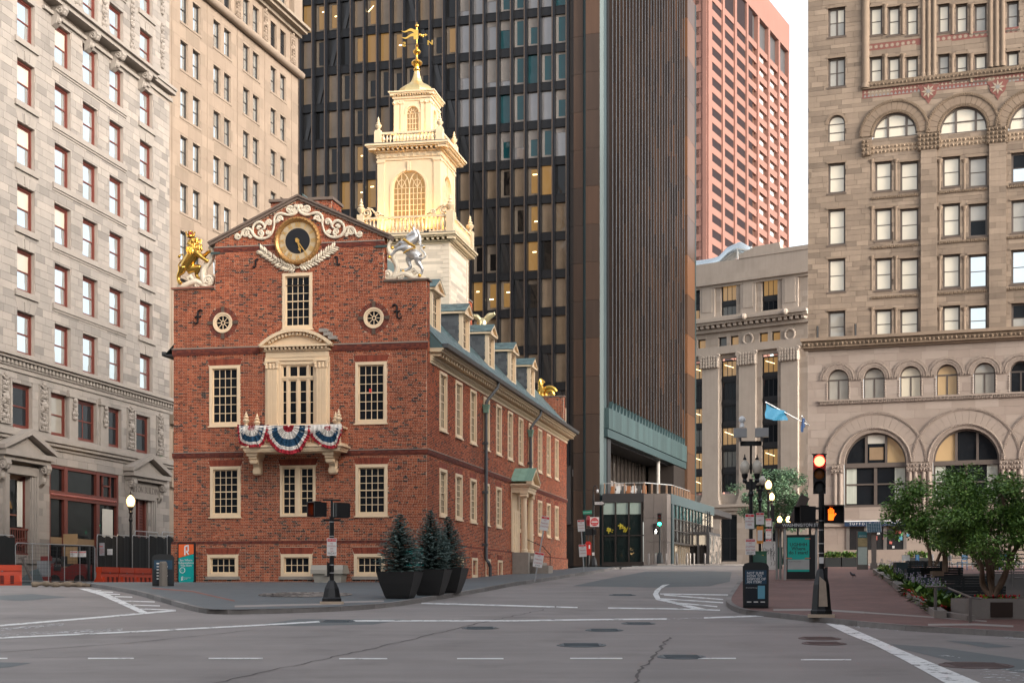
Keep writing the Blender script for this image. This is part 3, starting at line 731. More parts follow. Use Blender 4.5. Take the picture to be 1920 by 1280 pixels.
# clock
CK = ob('clock', None, H, T(*(lambda p: (p[0], 0, p[1]))(of.p(558.5, 452))))
rc_ = 45*67.2/F
def ring(mb, r0, r1, y0, y1, n=48, c=.5, a0=0, a1=2*PI, m=0):
    for i in range(n):
        t0, t1 = a0+(a1-a0)*i/n, a0+(a1-a0)*(i+1)/n
        mb.poly([(r0*math.cos(t0), r0*math.sin(t0)), (r1*math.cos(t0), r1*math.sin(t0)), (r1*math.cos(t1), r1*math.sin(t1)), (r0*math.cos(t1), r0*math.sin(t1))], y0, y1, c=c, m=m)
    return mb
m = MB()
for i in range(48):
    t = [2*PI*(i+q)/48 for q in (0, 1)]
    prof = [(1., -.0), (1., -.10), (.96, -.17), (.90, -.19), (.86, -.15), (.82, -.12), (.80, -.03)]
    for (r0, y0), (r1, y1) in zip(prof, prof[1:]):
        m.face([(rc_*r0*math.cos(t[0]), y0, rc_*r0*math.sin(t[0])), (rc_*r0*math.cos(t[1]), y0, rc_*r0*math.sin(t[1])), (rc_*r1*math.cos(t[1]), y1, rc_*r1*math.sin(t[1])), (rc_*r1*math.cos(t[0]), y1, rc_*r1*math.sin(t[0]))][::-1])
for i in range(36):
    t = 2*PI*i/36; m.sph((rc_*.93*math.cos(t), -.19, rc_*.93*math.sin(t)), .035, 6)
m.obj('rim', mat('gilt_rim', (.46,.25,.09), .4, .6, var=.4, scale=14, bump=.2), CK, smooth=True)
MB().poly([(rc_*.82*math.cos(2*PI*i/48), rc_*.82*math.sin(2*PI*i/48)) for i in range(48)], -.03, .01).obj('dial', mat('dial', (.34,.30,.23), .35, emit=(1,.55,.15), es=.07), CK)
MB().poly([(rc_*.53*math.cos(2*PI*i/48), rc_*.53*math.sin(2*PI*i/48)) for i in range(48)], -.045, -.031).obj('dial_centre', mat('dial_black', (.012,.013,.017), .5), CK)
gm = mat('gilt_numeral', (.9,.55,.16), .3, .8)
for i, s in enumerate(('XII','I','II','III','IIII','V','VI','VII','VIII','IX','X','XI')):
    a = -2*PI*i/12; text(s, .30, gm, CK, RY(-a) @ T(0, -.034, rc_*.67), 'numeral', sx=.7, bold=.006)
mm = MB()
for i in range(60): t = 2*PI*i/60; mm.bar((rc_*.77*math.cos(t), -.034, rc_*.77*math.sin(t)), (rc_*.81*math.cos(t), -.034, rc_*.81*math.sin(t)), .012, .01, up=(0,1,0))
mm.obj('minute_marks', mat('dial_black', (0,0,0)), CK)
MB().poly([(-.03,-.12),(.03,-.12),(.022,.30),(.07,.36),(.02,.45),(0,.56),(-.02,.45),(-.07,.36),(-.022,.30)], -.075, -.06).lathe([(.07,-.01),(.07,.01)], 12).obj('hour_hand', gm, CK, RY(math.radians(164)))
MB().poly([(-.03,-.12),(.03,-.12),(.012,.72),(0,.78),(-.012,.72)], -.095, -.08).obj('minute_hand', gm, CK, RY(math.radians(144.5)))
m = MB(); m.v = []; m.poly([(.085*math.cos(2*PI*i/16), .085*math.sin(2*PI*i/16)) for i in range(16)], -.11, -.05); m.obj('boss', gm, CK)
# carved scrollwork above the clock, by photograph position
def px3(px, py, y=-.06): x, z = of.p(px, py); return (x, y, z)
def carve(lst, name):
    m = MB()
    for it in lst:
        if it[0] == 's':                            # spiral: centre, radius px, start deg, turns
            _, cx, cy, r, a0, tn = it; x, z = of.p(cx, cy); rr = r*67/F
            P = spiral(x, z, rr, rr*.25, math.radians(a0), tn, -.06, 20); m.tube(P, [.058-.03*i/20 for i in range(21)], 7); m.sph(P[-1], .06, 8)
        else:
            P = [px3(*q) for q in it[1]]; Q = smooth3(P); n = len(Q); m.tube(Q, [.03+.04*math.sin(PI*i/(n-1)) for i in range(n)], 7)
    return m.obj(name, IVORY, H, smooth=True)
def smooth3(P, n=5):
    P = [Vector(p) for p in P]; out = []
    for i in range(len(P)-1):
        a, b, c, d = P[max(i-1, 0)], P[i], P[i+1], P[min(i+2, len(P)-1)]
        for k in range(n): t = k/n; out.append(.5*((2*b)+(c-a)*t+(2*a-5*b+4*c-d)*t*t+(-a+3*b-3*c+d)*t**3))
    return out+[P[-1]]
def mir(lst):
    cx = 560.3; f = lambda x, y: (2*cx-x+(0), y-(cx-x)*.028*0-((cx-x)/160)*5.5)
    out = []
    for it in lst:
        if it[0] == 's': x, y = f(it[1], it[2]); out.append(('s', x, y, it[3], 180-it[4], -it[5]))
        else: out.append(('c', [f(*q) for q in it[1]]))
    return out
half = [('c', [(441,446),(447,449),(452,444),(456,434),(463,430),(471,432),(476,440),(482,446),(492,448),(503,445),(511,437),(515,424),(517,413)]),
        ('s',445,444,4.5,0,1.2),('s',461,438,7,60,-1.3),('s',471,444,3.5,100,1),('c', [(476,440),(475,428),(479,421),(487,417),(495,421),(497,428),(490,432)]),('s',489,438,6.5,-90,1.3),('s',486,428,4,0,1.2),
        ('c', [(497,428),(500,419),(505,414),(511,416)]),('s',505,419,6,200,-1.3),('s',503,436,4.5,20,-1.2),('c', [(515,424),(515,411),(519,404),(526,401),(534,402),(540,404),(546,404)]),('s',525,411,5.5,-30,1.3),('s',521,416,3.5,0,1)]
carve(half, 'scrollwork'); carve(mir(half), 'scrollwork')
crest = [('c', [(538,402),(545,404),(552,402),(557,398),(559,391)]),('s',544,394,7,30,1.4),('s',553,395,4.5,-60,-1.2),('c', [(559,398),(560,390),(560,384)]),('s',555,388,3.5,-30,1),('s',546,399,4,20,1.1)]
carve(crest+mir([q for q in crest]), 'crest')
# laurel branches under the clock
for sx in (0, 1):
    m = MB(); st = [(490,470),(498,476),(508,483),(520,492),(533,499),(545,503),(556,504)]
    if sx: st = [(2*558-x+1, y-4.2+abs(558-x)*-.02) for x, y in st]
    P = smooth3([px3(x, y, -.05) for x, y in st]); m.tube(P, .02, 6)
    for i in range(1, len(P)-1, 2):
        for k in (-1, 1):
            p = P[i]; d = (P[i-1]-P[i+1]).normalized(); n = Vector((d.z, 0, -d.x))*k; ax = (d*.75+n*R.uniform(.6, .9)).normalized(); L = R.uniform(.26, .36)
            q = Vector((ax.z, 0, -ax.x)); up = Vector((0, -1, 0)); c = R.random()
            tip = p+ax*L+up*.03; m0 = p+ax*L*.5+up*.09
            for sg in (-1, 1):
                e1 = p+ax*L*.3+q*.05*sg+up*.02; e2 = p+ax*L*.62+q*.055*sg+up*.02
                fs = [[p+up*.02, e1, m0], [e1, e2, m0], [e2, tip, m0]]
                for f in fs: m.face(f if sg*k > 0 else f[::-1], c)
    for j in range(3): m.sph(px3(558+j*2-2, 502, -.08), .05, 6)
    m.obj('laurel_branch', IVORY, H)
# balcony doorway
zd0, zd1 = Zf(558, 798), Zf(558, 618); S = MB()
a, b = X(498), X(619); z_en0, z_en1 = Zf(558, 676), Zf(558, 650)
DW = ob('balcony_doorway', MB().box(a, X(527), -.06, .14, zd0-.2, z_en0).box(X(590), b, -.06, .14, zd0-.2, z_en0).box(X(527), X(590), -.05, .14, FW['door'][3], z_en0).mesh('balcony_doorway', CREAM), H)
en = MB().box(a, b, -.10, .02, z_en0, z_en0+.14).box(a+.04, b-.04, -.12, .02, z_en0+.14, z_en0+.40).box(a-.04, b+.04, -.20, .02, z_en0+.40, z_en0+.46)
en.box(a-.16, b+.16, -.36, .02, z_en0+.56, z_en0+.64)
en.obj('entablature', CREAM, DW)
for i in range(16): xx = a+(b-a)*(i+.5)/16; ob('dentil', unit(CREAM, .5), DW, T(xx-.045, -.3, z_en0+.46) @ SC(.09, .3, .1))
# segmental pediment
zp0 = z_en0+.64; hw = (b-a)/2+.2; rise = zd1-zp0; rr = (hw*hw+rise*rise)/(2*rise); zcen = zp0+rise-rr; al = math.asin(hw/rr); cxm = (a+b)/2
P = MB(); t0, t1 = PI/2+al, PI/2-al
outer = arc(cxm, zcen, rr, t0, t1, 20); inner = arc(cxm, zcen, rr-.13, t0-.02, t1+.02, 20); in2 = arc(cxm, zcen, rr-.26, t0-.03, t1+.03, 20)
for i in range(20):
    P.poly([inner[i], inner[i+1], outer[i+1], outer[i]], -.40, .02)
    if i % 1 == 0 and 2 <= i < 18: P.poly([in2[i], (in2[i][0]*.35+in2[i+1][0]*.65, in2[i][1]*.35+in2[i+1][1]*.65), (inner[i][0]*.35+inner[i+1][0]*.65, inner[i][1]*.35+inner[i+1][1]*.65), inner[i]], -.30, -.1)
P.poly([(a-.05, zp0)]+[(b+.05, zp0)]+[q for q in arc(cxm, zcen, rr-.14, t1+.05, t0-.05, 20) if q[1] > zp0], -.14, .02)
P.obj('pediment', CREAM, DW)
for i in range(3): MB().box(X(601)+i*.2, X(601)+i*.2+.36, -.25, .02, zd1-.16-i*.16, zd1-.02-i*.16).obj('stepped_flashing', mat('lead_grey', (.30,.27,.24), .7), DW)
for p0, p1 in ((500.5,523.5),(592.5,615.5)):
    q = MB(); xa, xb = X(p0), X(p1); wq = xb-xa; zt = z_en0-.34
    q.box(xa+.04, xb-.04, -.14, .02, zd0-.05, zt)
    for i in range(6): xx = xa+.06+(wq-.12)*(i+.5)/6; q.box(xx-.022, xx+.022, -.158, -.13, zd0+.12, zt-.04)
    q.box(xa, xb, -.18, .02, zd0-.1, zd0+.1)
    po = q.obj('pilaster', CREAM, DW); c = MB(); c.box(xa-.03, xb+.03, -.22, .02, z_en0-.06, z_en0); c.box(xa+.05, xb-.05, -.15, .02, zt, z_en0-.06)
    for i in range(4):
        for j in range(2): xx = xa+.03+(wq-.06)*i/3; c.sph((xx, -.17, zt+.06+j*.11), .06, 6, sz=1.2)
    for sx in (xa, xb): c.tube(spiral(sx, z_en0-.11, .075, .02, 0, 1.5, -.19, 14), .028, 6)
    c.obj('capital', CREAM, po, smooth=True)
# the glazed door: side lights, double door and transoms
a, b, c, d = FW['door']; zt = Zf(558, 709); segs = [(a, X(539.5), 1), (X(539.5), X(577.5), 2), (X(577.5), b, 1)]
for x0, x1, n in segs:
    window(H, T((x0+x1)/2, .02, zt+.01), x1-x0, d-zt-.01, n, 1, fw=.055, sash=.04, mun=.09, proud=.02, deep=.1, fm=CREAM, pm=G_DARK, rail=False, name='transom')
    if n == 2:
        for h in (0, 1): xq = x0+(x1-x0)*h/2; window(H, T(xq+(x1-x0)/4, .02, c), (x1-x0)/2-.004, zt-c-.01, 1, 4, fw=.04, sash=.06, mun=.03, proud=.02, deep=.1, fm=CREAM, pm=G_DARK, rail=False, name='balcony_door')
    else: window(H, T((x0+x1)/2, .02, c), x1-x0, zt-c-.01, 1, 4, fw=.055, sash=.03, mun=.03, proud=.02, deep=.1, fm=CREAM, pm=G_DARK, rail=False, name='side_light')
MB().box(*(lambda p: (p[0], p[0]+.1))(of.p(692, 733)), .03, .05, *(lambda p: (p[1]-.06, p[1]+.1))(of.p(692, 733))).obj('red_notice', mat('red_notice', (.7,.04,.03), .6), H)
# balcony
BD = 1.15; bx0, bx1 = of.s(458, -BD), of.s(637, -BD); zb1 = of.z(560, 834, -BD); 
BAL = ob('balcony', MB().box(bx0-.12, bx1+.12, -BD-.12, 0, zb1-.07, zb1).box(bx0-.04, bx1+.04, -BD-.04, 0, zb1-.19, zb1-.07).box(bx0, bx1, -BD, 0, zb1-.26, zb1-.19).mesh('balcony', CREAM), H)
zr1 = of.z(540, 797, -BD)
for x0, x1, y0, y1 in ((bx0, bx1, -BD, -BD+.1), (bx0, bx0+.1, -BD, 0), (bx1-.1, bx1, -BD, 0)):
    MB().box(x0, x1, y0, y1, zr1-.1, zr1-.02).box(x0, x1, y0, y1, zb1, zb1+.1).obj('rail', CREAM, BAL)
bal_p = [(.035,0),(.035,.05),(.02,.07),(.045,.2),(.05,.28),(.02,.42),(.03,.5),(.035,.54)]
bme = MB().lathe(bal_p, 8).mesh('baluster', CREAM, True)
for i in range(22): ob('baluster', bme, BAL, T(bx0+.2+(bx1-bx0-.4)*i/21, -BD+.05, zb1+.1) @ SC(1, 1, (zr1-zb1-.2)/.54))
fin = MB().lathe([(.09,0),(.09,.04),(.05,.07),(.12,.16),(.15,.22),(.12,.27),(.06,.29),(.11,.33),(.115,.37),(.05,.42),(.075,.46),(.03,.52),(.035,.56),(.0,.62)], 12)
fme = fin.mesh('finial', CREAM, True)
for px, y in ((465.5,-BD+.06),(482,-.3),(617.5,-BD+.06),(629.5,-.3)):
    xx = bx0+.06 if px < 550 else bx1-.06
    xx = xx if y < -.5 else of.s(px, y); MB().box(xx-.07, xx+.07, y-.07, y+.07, zb1, zr1+.02).obj('corner_post', CREAM, BAL); ob('finial', fme, BAL, T(xx, y, zr1+.02))
for px in (479, 621):                                # scrolled consoles
    x = of.s(px, -.55); k = MB(); k.box(x-.24, x+.24, -1.0, 0, zb1-.40, zb1-.26); k.box(x-.18, x+.18, -.9, 0, zb1-.52, zb1-.40)
    prof = [(0,-.52),(.78,-.52),(.86,-.60),(.84,-.70),(.74,-.74),(.62,-.70),(.50,-.74),(.42,-.86),(.44,-1.0),(.40,-1.12),(.28,-1.18),(.14,-1.14),(0,-1.05)]
    n = len(k.v); kk = MB().poly([(-q[0], q[1]) for q in prof][::-1], -.13, .13); k.add(kk, T(x, 0, zb1) @ RZ(PI/2))
    for yy, zz, r in ((-.70, -.62, .13), (-.28, -1.02, .17)):
        for sx in (-1, 1): k.tube([(x+sx*.15+0*t, yy+p[0], zb1+zz+p[2]) for t, p in enumerate(spiral(0, 0, r, .03, 0, 1.6, 0, 14))], .032, 6)
    k.obj('console', CREAM, BAL, smooth=True)
# ------------------------------------------------------------ the long side
SB = ob('side_wall', None, H)
S_, Zs = os_.s, os_.z
zeave = Zs(803, 664)
swx = [(824,838),(852,866),(879,893),(907,917),(928,938.5),(950,961),(972,981.5),(990,999),(1008,1016),(1024,1031),(1039,1046.5)]
cen = [S_((a+b)/2) for a, b in swx]
# even spacing fitted through the measured centres
n_ = len(cen); mi = (n_-1)/2; sl_ = sum((i-mi)*(c-sum(cen)/n_) for i, c in enumerate(cen))/sum((i-mi)**2 for i in range(n_)); cen = [sum(cen)/n_+sl_*(i-mi) for i in range(n_)]
ww = 1.36; z2 = (Zs(830, 808), Zs(830, 698)); z1 = (Zs(830, 968), Zs(830, 879)); zb_ = (Zs(830, 1080), Zs(830, 1040))
dcen = S_(965); sops = []
for i, c in enumerate(cen):
    sops.append((c-ww/2, c+ww/2, *z2))
    if abs(c-dcen) > 1.6: sops.append((c-ww/2, c+ww/2, *z1))
bw = [(c-.6, c+.6, *zb_) for i, c in enumerate(cen) if abs(c-dcen) > 1.6 and i < 8]
sw = MB(); backing(sw, 0, LEN, -.3, zeave+.3, sops, reveal=.14); sw.box(0, LEN, .45, .5, -.3, zeave+.2)
sw.face([(LEN, 0, -.3), (LEN, W, -.3), (LEN, W, zeave+2), (LEN, 0, zeave+2)])
SBm = sw.obj('long_wall', MORTAR, SB, SIDE)
sjack = [(a-.03, b+.03, d, d+.14) for a, b, c, d in sops]+[(a-.08, b+.08, d+.14, d+.265) for a, b, c, d in sops]
pieces(SBm, Matrix(), 0, LEN, -.2, zeave, sops+sjack, BRICK, CRS, .213, 'brick', .012, .0165, 'english', 0, None, .03, .006)
pieces(SBm, Matrix(), 0, .5, zeave, zsh, [], BRICK, CRS, .213, 'brick', .012, .0165, 'english', 0)
MB().box(0, .5, 0, .02, zeave, zsh).obj('gable_return', MORTAR, SBm)
for a, b, c, d in sops: jackarch(SBm, None, a, b, d, .27)
belt(SBm, None, -.06, LEN+.05, *bandz[1])
for a, b, c, d in sops: window(SBm, T((a+b)/2, 0, c), b-a, d-c, 4, 6, fw=.13, sash=.05, mun=.028, proud=.05, deep=.13, fm=CREAM, pm=G_DARK, sill=.06, silld=.1, panes='sash')
spl = MB(); backing(spl, -.1, LEN+.1, -.3, zw-.07, bw, y=-.075, reveal=.2); spl.obj('plinth', MORTAR, SBm)
pieces(SBm, T(0, -.075, 0), -.09, LEN+.1, -.2, zw-.07, bw+[(a-.05, b+.05, d, d+.25) for a, b, c, d in bw], BRICK, CRS, .213, 'brick', .012, .0165, 'english', 0)
for a, b, c, d in bw:
    window(SBm, T((a+b)/2, -.075, c), b-a, d-c, 3, 2, fw=.12, sash=.05, mun=.03, proud=.04, deep=.18, fm=CREAM, pm=G_DARK, rail=False, panes='sash'); jackarch(SBm, T(0, -.075, 0), a, b, d, .25)
    MB().box(a-.08, b+.08, -.16, .02, c-.12, c-.005).obj('stone_sill', STONEG, SBm)
MB().box(-.1, LEN+.1, -.09, 0, zw-.07, zw).obj('water_table', BRICKD, SBm)
# eaves cornice with modillions and gutter
cn = MB().box(.52, LEN+.15, -.06, .02, zeave-.32, zeave-.12).box(.52, LEN+.2, -.14, .02, zeave-.12, zeave-.02).box(.52, LEN+.3, -.52, .02, zeave+.14, zeave+.22).box(.52, LEN+.32, -.60, .02, zeave+.22, zeave+.34)
CN = cn.obj('cornice', WHITEP, SB, SIDE)
mme = MB().box(-.085, .085, -.44, 0, 0, .13).box(-.1, .1, -.47, 0, .13, .16).mesh('modillion', WHITEP)
k = int((LEN-.6)/.5)
for i in range(k): ob('modillion', mme, CN, T(.75+(LEN-.6)*i/(k-1), 0, zeave-.02))
den = MB()
for i in range(int((LEN-.6)/.16)): den.box(.55+i*.16, .63+i*.16, -.11, 0, zeave-.21, zeave-.12)
den.obj('dentil_row', WHITEP, CN)
MB().poly([(.0,.0),(.16,.0),(.24,.17),(-.04,.17)], .5, LEN+.35).obj('gutter', LEAD, SB, SIDE @ T(0, -.78, zeave+.3) @ RZ(PI/2) @ SC(1, -1, 1))
# roof
RP = math.atan2(zpk-.25-(zeave+.38), W/2)
RL = (W/2+.6)/math.cos(RP)
rf = MB(); zr = zeave+.36
yo = -.62
rf.face([(.5, yo, zr), (LEN, yo, zr), (LEN, W/2, zr+(W/2-yo)*math.tan(RP)), (.5, W/2, zr+(W/2-yo)*math.tan(RP))])
rf.face([(.5, W-yo, zr), (.5, W/2, zr+(W/2-yo)*math.tan(RP)), (LEN, W/2, zr+(W/2-yo)*math.tan(RP)), (LEN, W-yo, zr)])
rf.face([(.51, yo, zr-.05), (.51, W/2, zr-.05), (.51, W/2, zr+(W/2-yo)*math.tan(RP))])
RF = rf.obj('roof', SLATE, H, SIDE)
pieces(RF, T(0, yo, zr) @ RX(-(PI/2-RP)), .5, LEN, 0, 5.5, [], SLATE, .2, .3, 'slate', .012, .006, 'run', 0, jit=.008)
# left eave end seen past the front corner
MB().box(X0-.7, X0, .5, LEN, zeave+.3, zeave+.36).box(X0-.78, X0-.6, .5, LEN, zeave+.3, zeave+.48).obj('left_gutter', LEAD, H)
# dormers
DO = .6
slD = {}
for i, (p0, p1, yb, yt) in enumerate(((806,829.5,631,534),(863.5,883,671,580),(914.5,931,704,622),(956.5,971,731,657),(991.5,1004,754,685.5))):
    s0, s1 = os_.s(p0, DO), os_.s(p1, DO); c = (s0+s1)/2
    zb0 = zr+(DO-yo)*math.tan(RP)-.05; slD[i] = c
dsp = [slD[i] for i in range(5)]; dst = (dsp[4]-dsp[0])/4
for i in range(5):
    c = dsp[0]+dst*i; w2 = .82; zb0 = zr+(DO-yo)*math.tan(RP)-.06; zt = zb0+1.72; zpk2 = zt+.5; back = DO+(zpk2-zb0)/math.tan(RP)
    d = MB(); d.box(c-w2, c-w2+.2, DO-.02, DO+.2, zb0, zt); d.box(c+w2-.2, c+w2, DO-.02, DO+.2, zb0, zt); d.box(c-w2+.2, c+w2-.2, DO-.02, DO+.2, zt-.12, zt); d.box(c-w2+.2, c+w2-.2, DO-.05, DO+.2, zb0, zb0+.1)
    d.poly([(c-w2, zt), (c+w2, zt), (c, zpk2-.05)], DO-.06, DO+.2)
    d.box(c-w2-.1, c+w2+.1, DO-.16, DO+.2, zt-.04, zt+.05)
    for sx in (-1, 1):
        e = c+sx*(w2+.14); pts = [(e, zt), (e, zt+.1), (c, zpk2+.06), (c, zpk2-.06)]
        d.poly(pts if sx > 0 else pts[::-1], DO-.18, DO-.02)
        d.box(min(e, e-sx*.12), max(e, e-sx*.12), DO-.18, back-.9, zt-.02, zt+.08)
    D = d.obj('dormer', CREAM, H, SIDE)
    window(D, T(c, DO+.08, zb0+.1), 2*w2-.4, zt-zb0-.22, 3, 4, fw=.06, sash=.05, mun=.026, proud=.02, deep=.1, fm=CREAM, pm=G_DARK, panes='sash')
    ck = MB()
    for sx in (-1, 1):
        xx = c+sx*w2*.99
        f = [(xx, DO+.1, zb0), (xx, DO+(zt-zb0)/math.tan(RP), zt), (xx, DO+.1, zt)]
        ck.face(f if sx < 0 else f[::-1])
    CKo = stuff(ck.obj('cheek_boarding', SLATEC, D))
    # slates on the cheek towards the camera
    pieces(CKo, T(c-w2*.99, DO+3.0, 0) @ RZ(-PI/2), 0, 2.85, zb0, zt-.02, [], SLATEC, .19, .33, 'slate', .01, .008, 'run', 0, xlim=lambda z, zb0=zb0: (3.0-max(.0, (z-zb0)/math.tan(RP))+.02, 2.85))
    dr = MB(); pit = math.atan2(zpk2-zt, w2+.14)
    for sx in (-1, 1):
        e = c+sx*(w2+.16); f = [(e, DO-.2, zt+.08), (c, DO-.2, zpk2+.08), (c, back+.3, zpk2+.08), (e, back-.8, zt+.08)]
        dr.face(f if sx < 0 else f[::-1])
    DR = dr.obj('dormer_roof', SLATE, D)
    L2 = math.hypot(w2+.16, zpk2-zt)
    pieces(DR, T(c-w2-.16, back, zt+.08) @ RZ(-PI/2) @ RX(-(PI/2-pit)), .2, back-DO+.2, 0, L2, [], SLATE, .17, .3, 'slate', .014, .007, 'run', 0, jit=.008)
# downpipes with copper heads
for px, wlk in ((904.5, 1), (989, 1)):
    s = S_(px); P = [(s+.62, -.68, zeave+.36), (s+.55, -.66, zeave+.05), (s+.1, -.3, zeave-.55), (s, -.2, zeave-.75), (s, -.2, zeave-1.0)]
    d = MB().tube(P, .075, 8); d.tube([(s, -.18, zeave-1.0), (s, -.18, Zs(px, 0)*0+1.35), (s, -.3, 1.2), (s+.25, -.34, .98), (s+.25, -.34, -.3 if px < 950 else .3)], .085, 8)
    D = d.obj('downpipe', LEAD, SB, SIDE, smooth=True)
    MB().box(s-.15, s+.15, -.33, -.05, zeave-1.05, zeave-.9).box(s-.12, s+.12, -.3, -.06, zeave-1.25, zeave-1.05).box(s-.19, s+.19, -.36, -.03, zeave-.92, zeave-.86).obj('leader_head', COPPER, D)
    for z in (zeave-2.8, zeave-5.2, 2.0): MB().box(s-.11, s+.11, -.28, .0, z, z+.12).obj('pipe_bracket', LEAD, D)
# doorway with two fluted columns and copper gable
DP = .95; s0, s1 = dcen-1.15, dcen+1.15; zst = Zs(955, 1038)+.1; zce = zst+3.35
D = ob('side_doorway', MB().box(dcen-.95, dcen+.95, -.05, .1, zst, zce).box(s0+.02, s0+.3, -.08, .1, zst, zce).box(s1-.3, s1-.02, -.08, .1, zst, zce).mesh('side_doorway', CREAM), SB, SIDE)
dd = MB(); dd.box(dcen-.6, dcen+.6, -.09, -.05, zst, zst+2.3)
for i in range(3):
    for j in (0, 1): dd.box(dcen-.5+j*.55, dcen-.05+j*.55, -.11, -.09, zst+.15+i*.72, zst+.75+i*.72)
dd.obj('door', CREAM, D)
jt = MB()
for i in range(8): jt.box(dcen-.94, dcen-.62, -.075, -.05, zst+.02+i*.4, zst+.4+i*.4); jt.box(dcen+.62, dcen+.94, -.075, -.05, zst+.02+i*.4, zst+.4+i*.4)
jt.obj('panelling', CREAM, D)
for s in (s0+.2, s1-.2):
    c = MB(); c.lathe([(.21,0),(.21,.06),(.19,.1),(.2,.14),(.165,.18)], 16, (s, -DP+.25, zst)); c.lathe([(.165,.18),(.165,1.2),(.14,2.92)], 24, (s, -DP+.25, zst), flute=.09)
    co_ = c.obj('column', CREAM, D); q = MB(); q.box(s-.22, s+.22, -DP+.06, -DP+.44, zst+3.12, zst+3.2); q.lathe([(.15,2.92),(.17,3.0),(.19,3.1)], 12, (s, -DP+.25, zst))
    for sx in (-1, 1):
        for yy in (-DP+.08, -DP+.42): q.tube([(s+sx*.17+p[0], yy, zst+3.02+p[2]) for p in spiral(0, 0, .1, .02, PI/2, 1.5*sx, 0, 12)], .035, 6)
        q.tube([(s+sx*.17, -DP+.08, zst+3.02), (s+sx*.17, -DP+.42, zst+3.02)], .085, 10)
    q.obj('capital', CREAM, co_, smooth=True)
zE = zst+3.2
e = MB().box(s0, s1, -DP, 0, zE, zE+.16).box(s0-.03, s1+.03, -DP-.04, 0, zE+.16, zE+.30).box(s0-.18, s1+.18, -DP-.22, 0, zE+.38, zE+.46).box(s0-.1, s1+.1, -DP-.12, 0, zE+.30, zE+.38)
for i in range(14): xx = s0+(s1-s0)*(i+.5)/14; e.box(xx-.05, xx+.05, -DP-.16, -DP, zE+.30, zE+.38)
e.poly([(s0, zE+.46), (s1, zE+.46), (dcen, zE+1.18)], -DP+.02, 0)
for sx in (-1, 1):
    a = dcen+sx*1.36; pts = [(a, zE+.46), (a, zE+.58), (dcen, zE+1.36), (dcen, zE+1.22)]; e.poly(pts if sx > 0 else pts[::-1], -DP-.24, -DP+.06)
e.obj('entablature', CREAM, D)
cr_ = MB()
for sx in (-1, 1):
    a = dcen+sx*1.38
    for k in range(3):
        y0, y1 = -DP-.25+(DP+.25)*k/3+.01, -DP-.25+(DP+.25)*(k+1)/3; f = [(a, y0, zE+.59), (dcen, y0, zE+1.38), (dcen, y1, zE+1.38), (a, y1, zE+.59)]; cr_.face(f if sx < 0 else f[::-1], c=R.random())
        cr_.bar((a, y0, zE+.6), (dcen, y0, zE+1.39), .03, .03)
cr_.obj('copper_roof', COPPER, D)
for q in (s0-.02, s1-.42): MB().box(q, q+.44, -DP-.02, -.09, -.5, zst-.01).obj('pedestal', STONEG, D)
for i in range(5): MB().box(s0+.43, s1-.43, -DP+.25-i*.32, -.09, -.5, zst-.02-i*.17).obj('step', STONEG, D)
MB().tube([(s1-.55, -DP-.9, zst-.1), (s1-.55, -DP-.5, zst+.35), (s1-.5, -.2, zst+.9)], .022, 6).tube([(s1-.55, -DP-.9, zst-.1), (s1-.55, -DP-.9, zst-.7)], .022, 6).obj('handrail', BLACKM, D)
# far gable parapet
zfg = os_.z(1040, 750, 1)
fg = MB().box(LEN-.45, LEN, .1, W/2-2, zeave, zfg).obj('far_gable', MORTAR, SB, SIDE)
pieces(fg, T(LEN-.45, .1, 0), 0, .45, zeave, zfg, [], BRICK, CRS, .213, 'brick', .012, .0165, 'english', 0)
pieces(fg, T(LEN-.45, W/2-2, 0) @ RZ(-PI/2), 0, W/2-2.1, zeave, zfg, [], BRICK, CRS, .213, 'brick', .012, .0165, 'english', 0)
MB().box(LEN-.5, LEN+.05, .05, W/2-2, zfg, zfg+.08).obj('coping', cp, fg)
fs_ = MB()
for i in range(9): fs_.box(LEN-.47, LEN-.46, .2+i*.3, .5+i*.3, zeave+.4+i*.3, zeave+.95+i*.3)
fs_.obj('stepped_flashing', LEAD, fg)
MB().lathe([(.07,0),(.07,.9)], 8, (os_.s(949, 2), 1.5, zr+1.9)).obj('vent_pipe', LEAD, H, SIDE)
# small far chimney
cs = LEN-6.; cz = os_.z(938, 622, W/2)
c2 = MB().box(cs, cs+.9, W/2-.4, W/2+.4, cz-2.5, cz).obj('far_chimney', MORTAR, H, SIDE)
pieces(c2, T(cs, W/2-.4, 0), 0, .9, cz-2.5, cz, [], BRICK, CRS, .213, 'brick', .012, .0165, 'english', 0); pieces(c2, T(cs, W/2+.4, 0) @ RZ(-PI/2), 0, .8, cz-2.5, cz, [], BRICK, CRS, .213, 'brick', .012, .0165, 'english', 0)
MB().box(cs-.06, cs+.96, W/2-.46, W/2+.46, cz, cz+.1).obj('chimney_cap', cp, c2)
# ------------------------------------------------------------ the cupola
TYc = 20.4; TXc = -W/2
def TZ(y, off=0): return of.z(760, y, TYc-1.7+off)
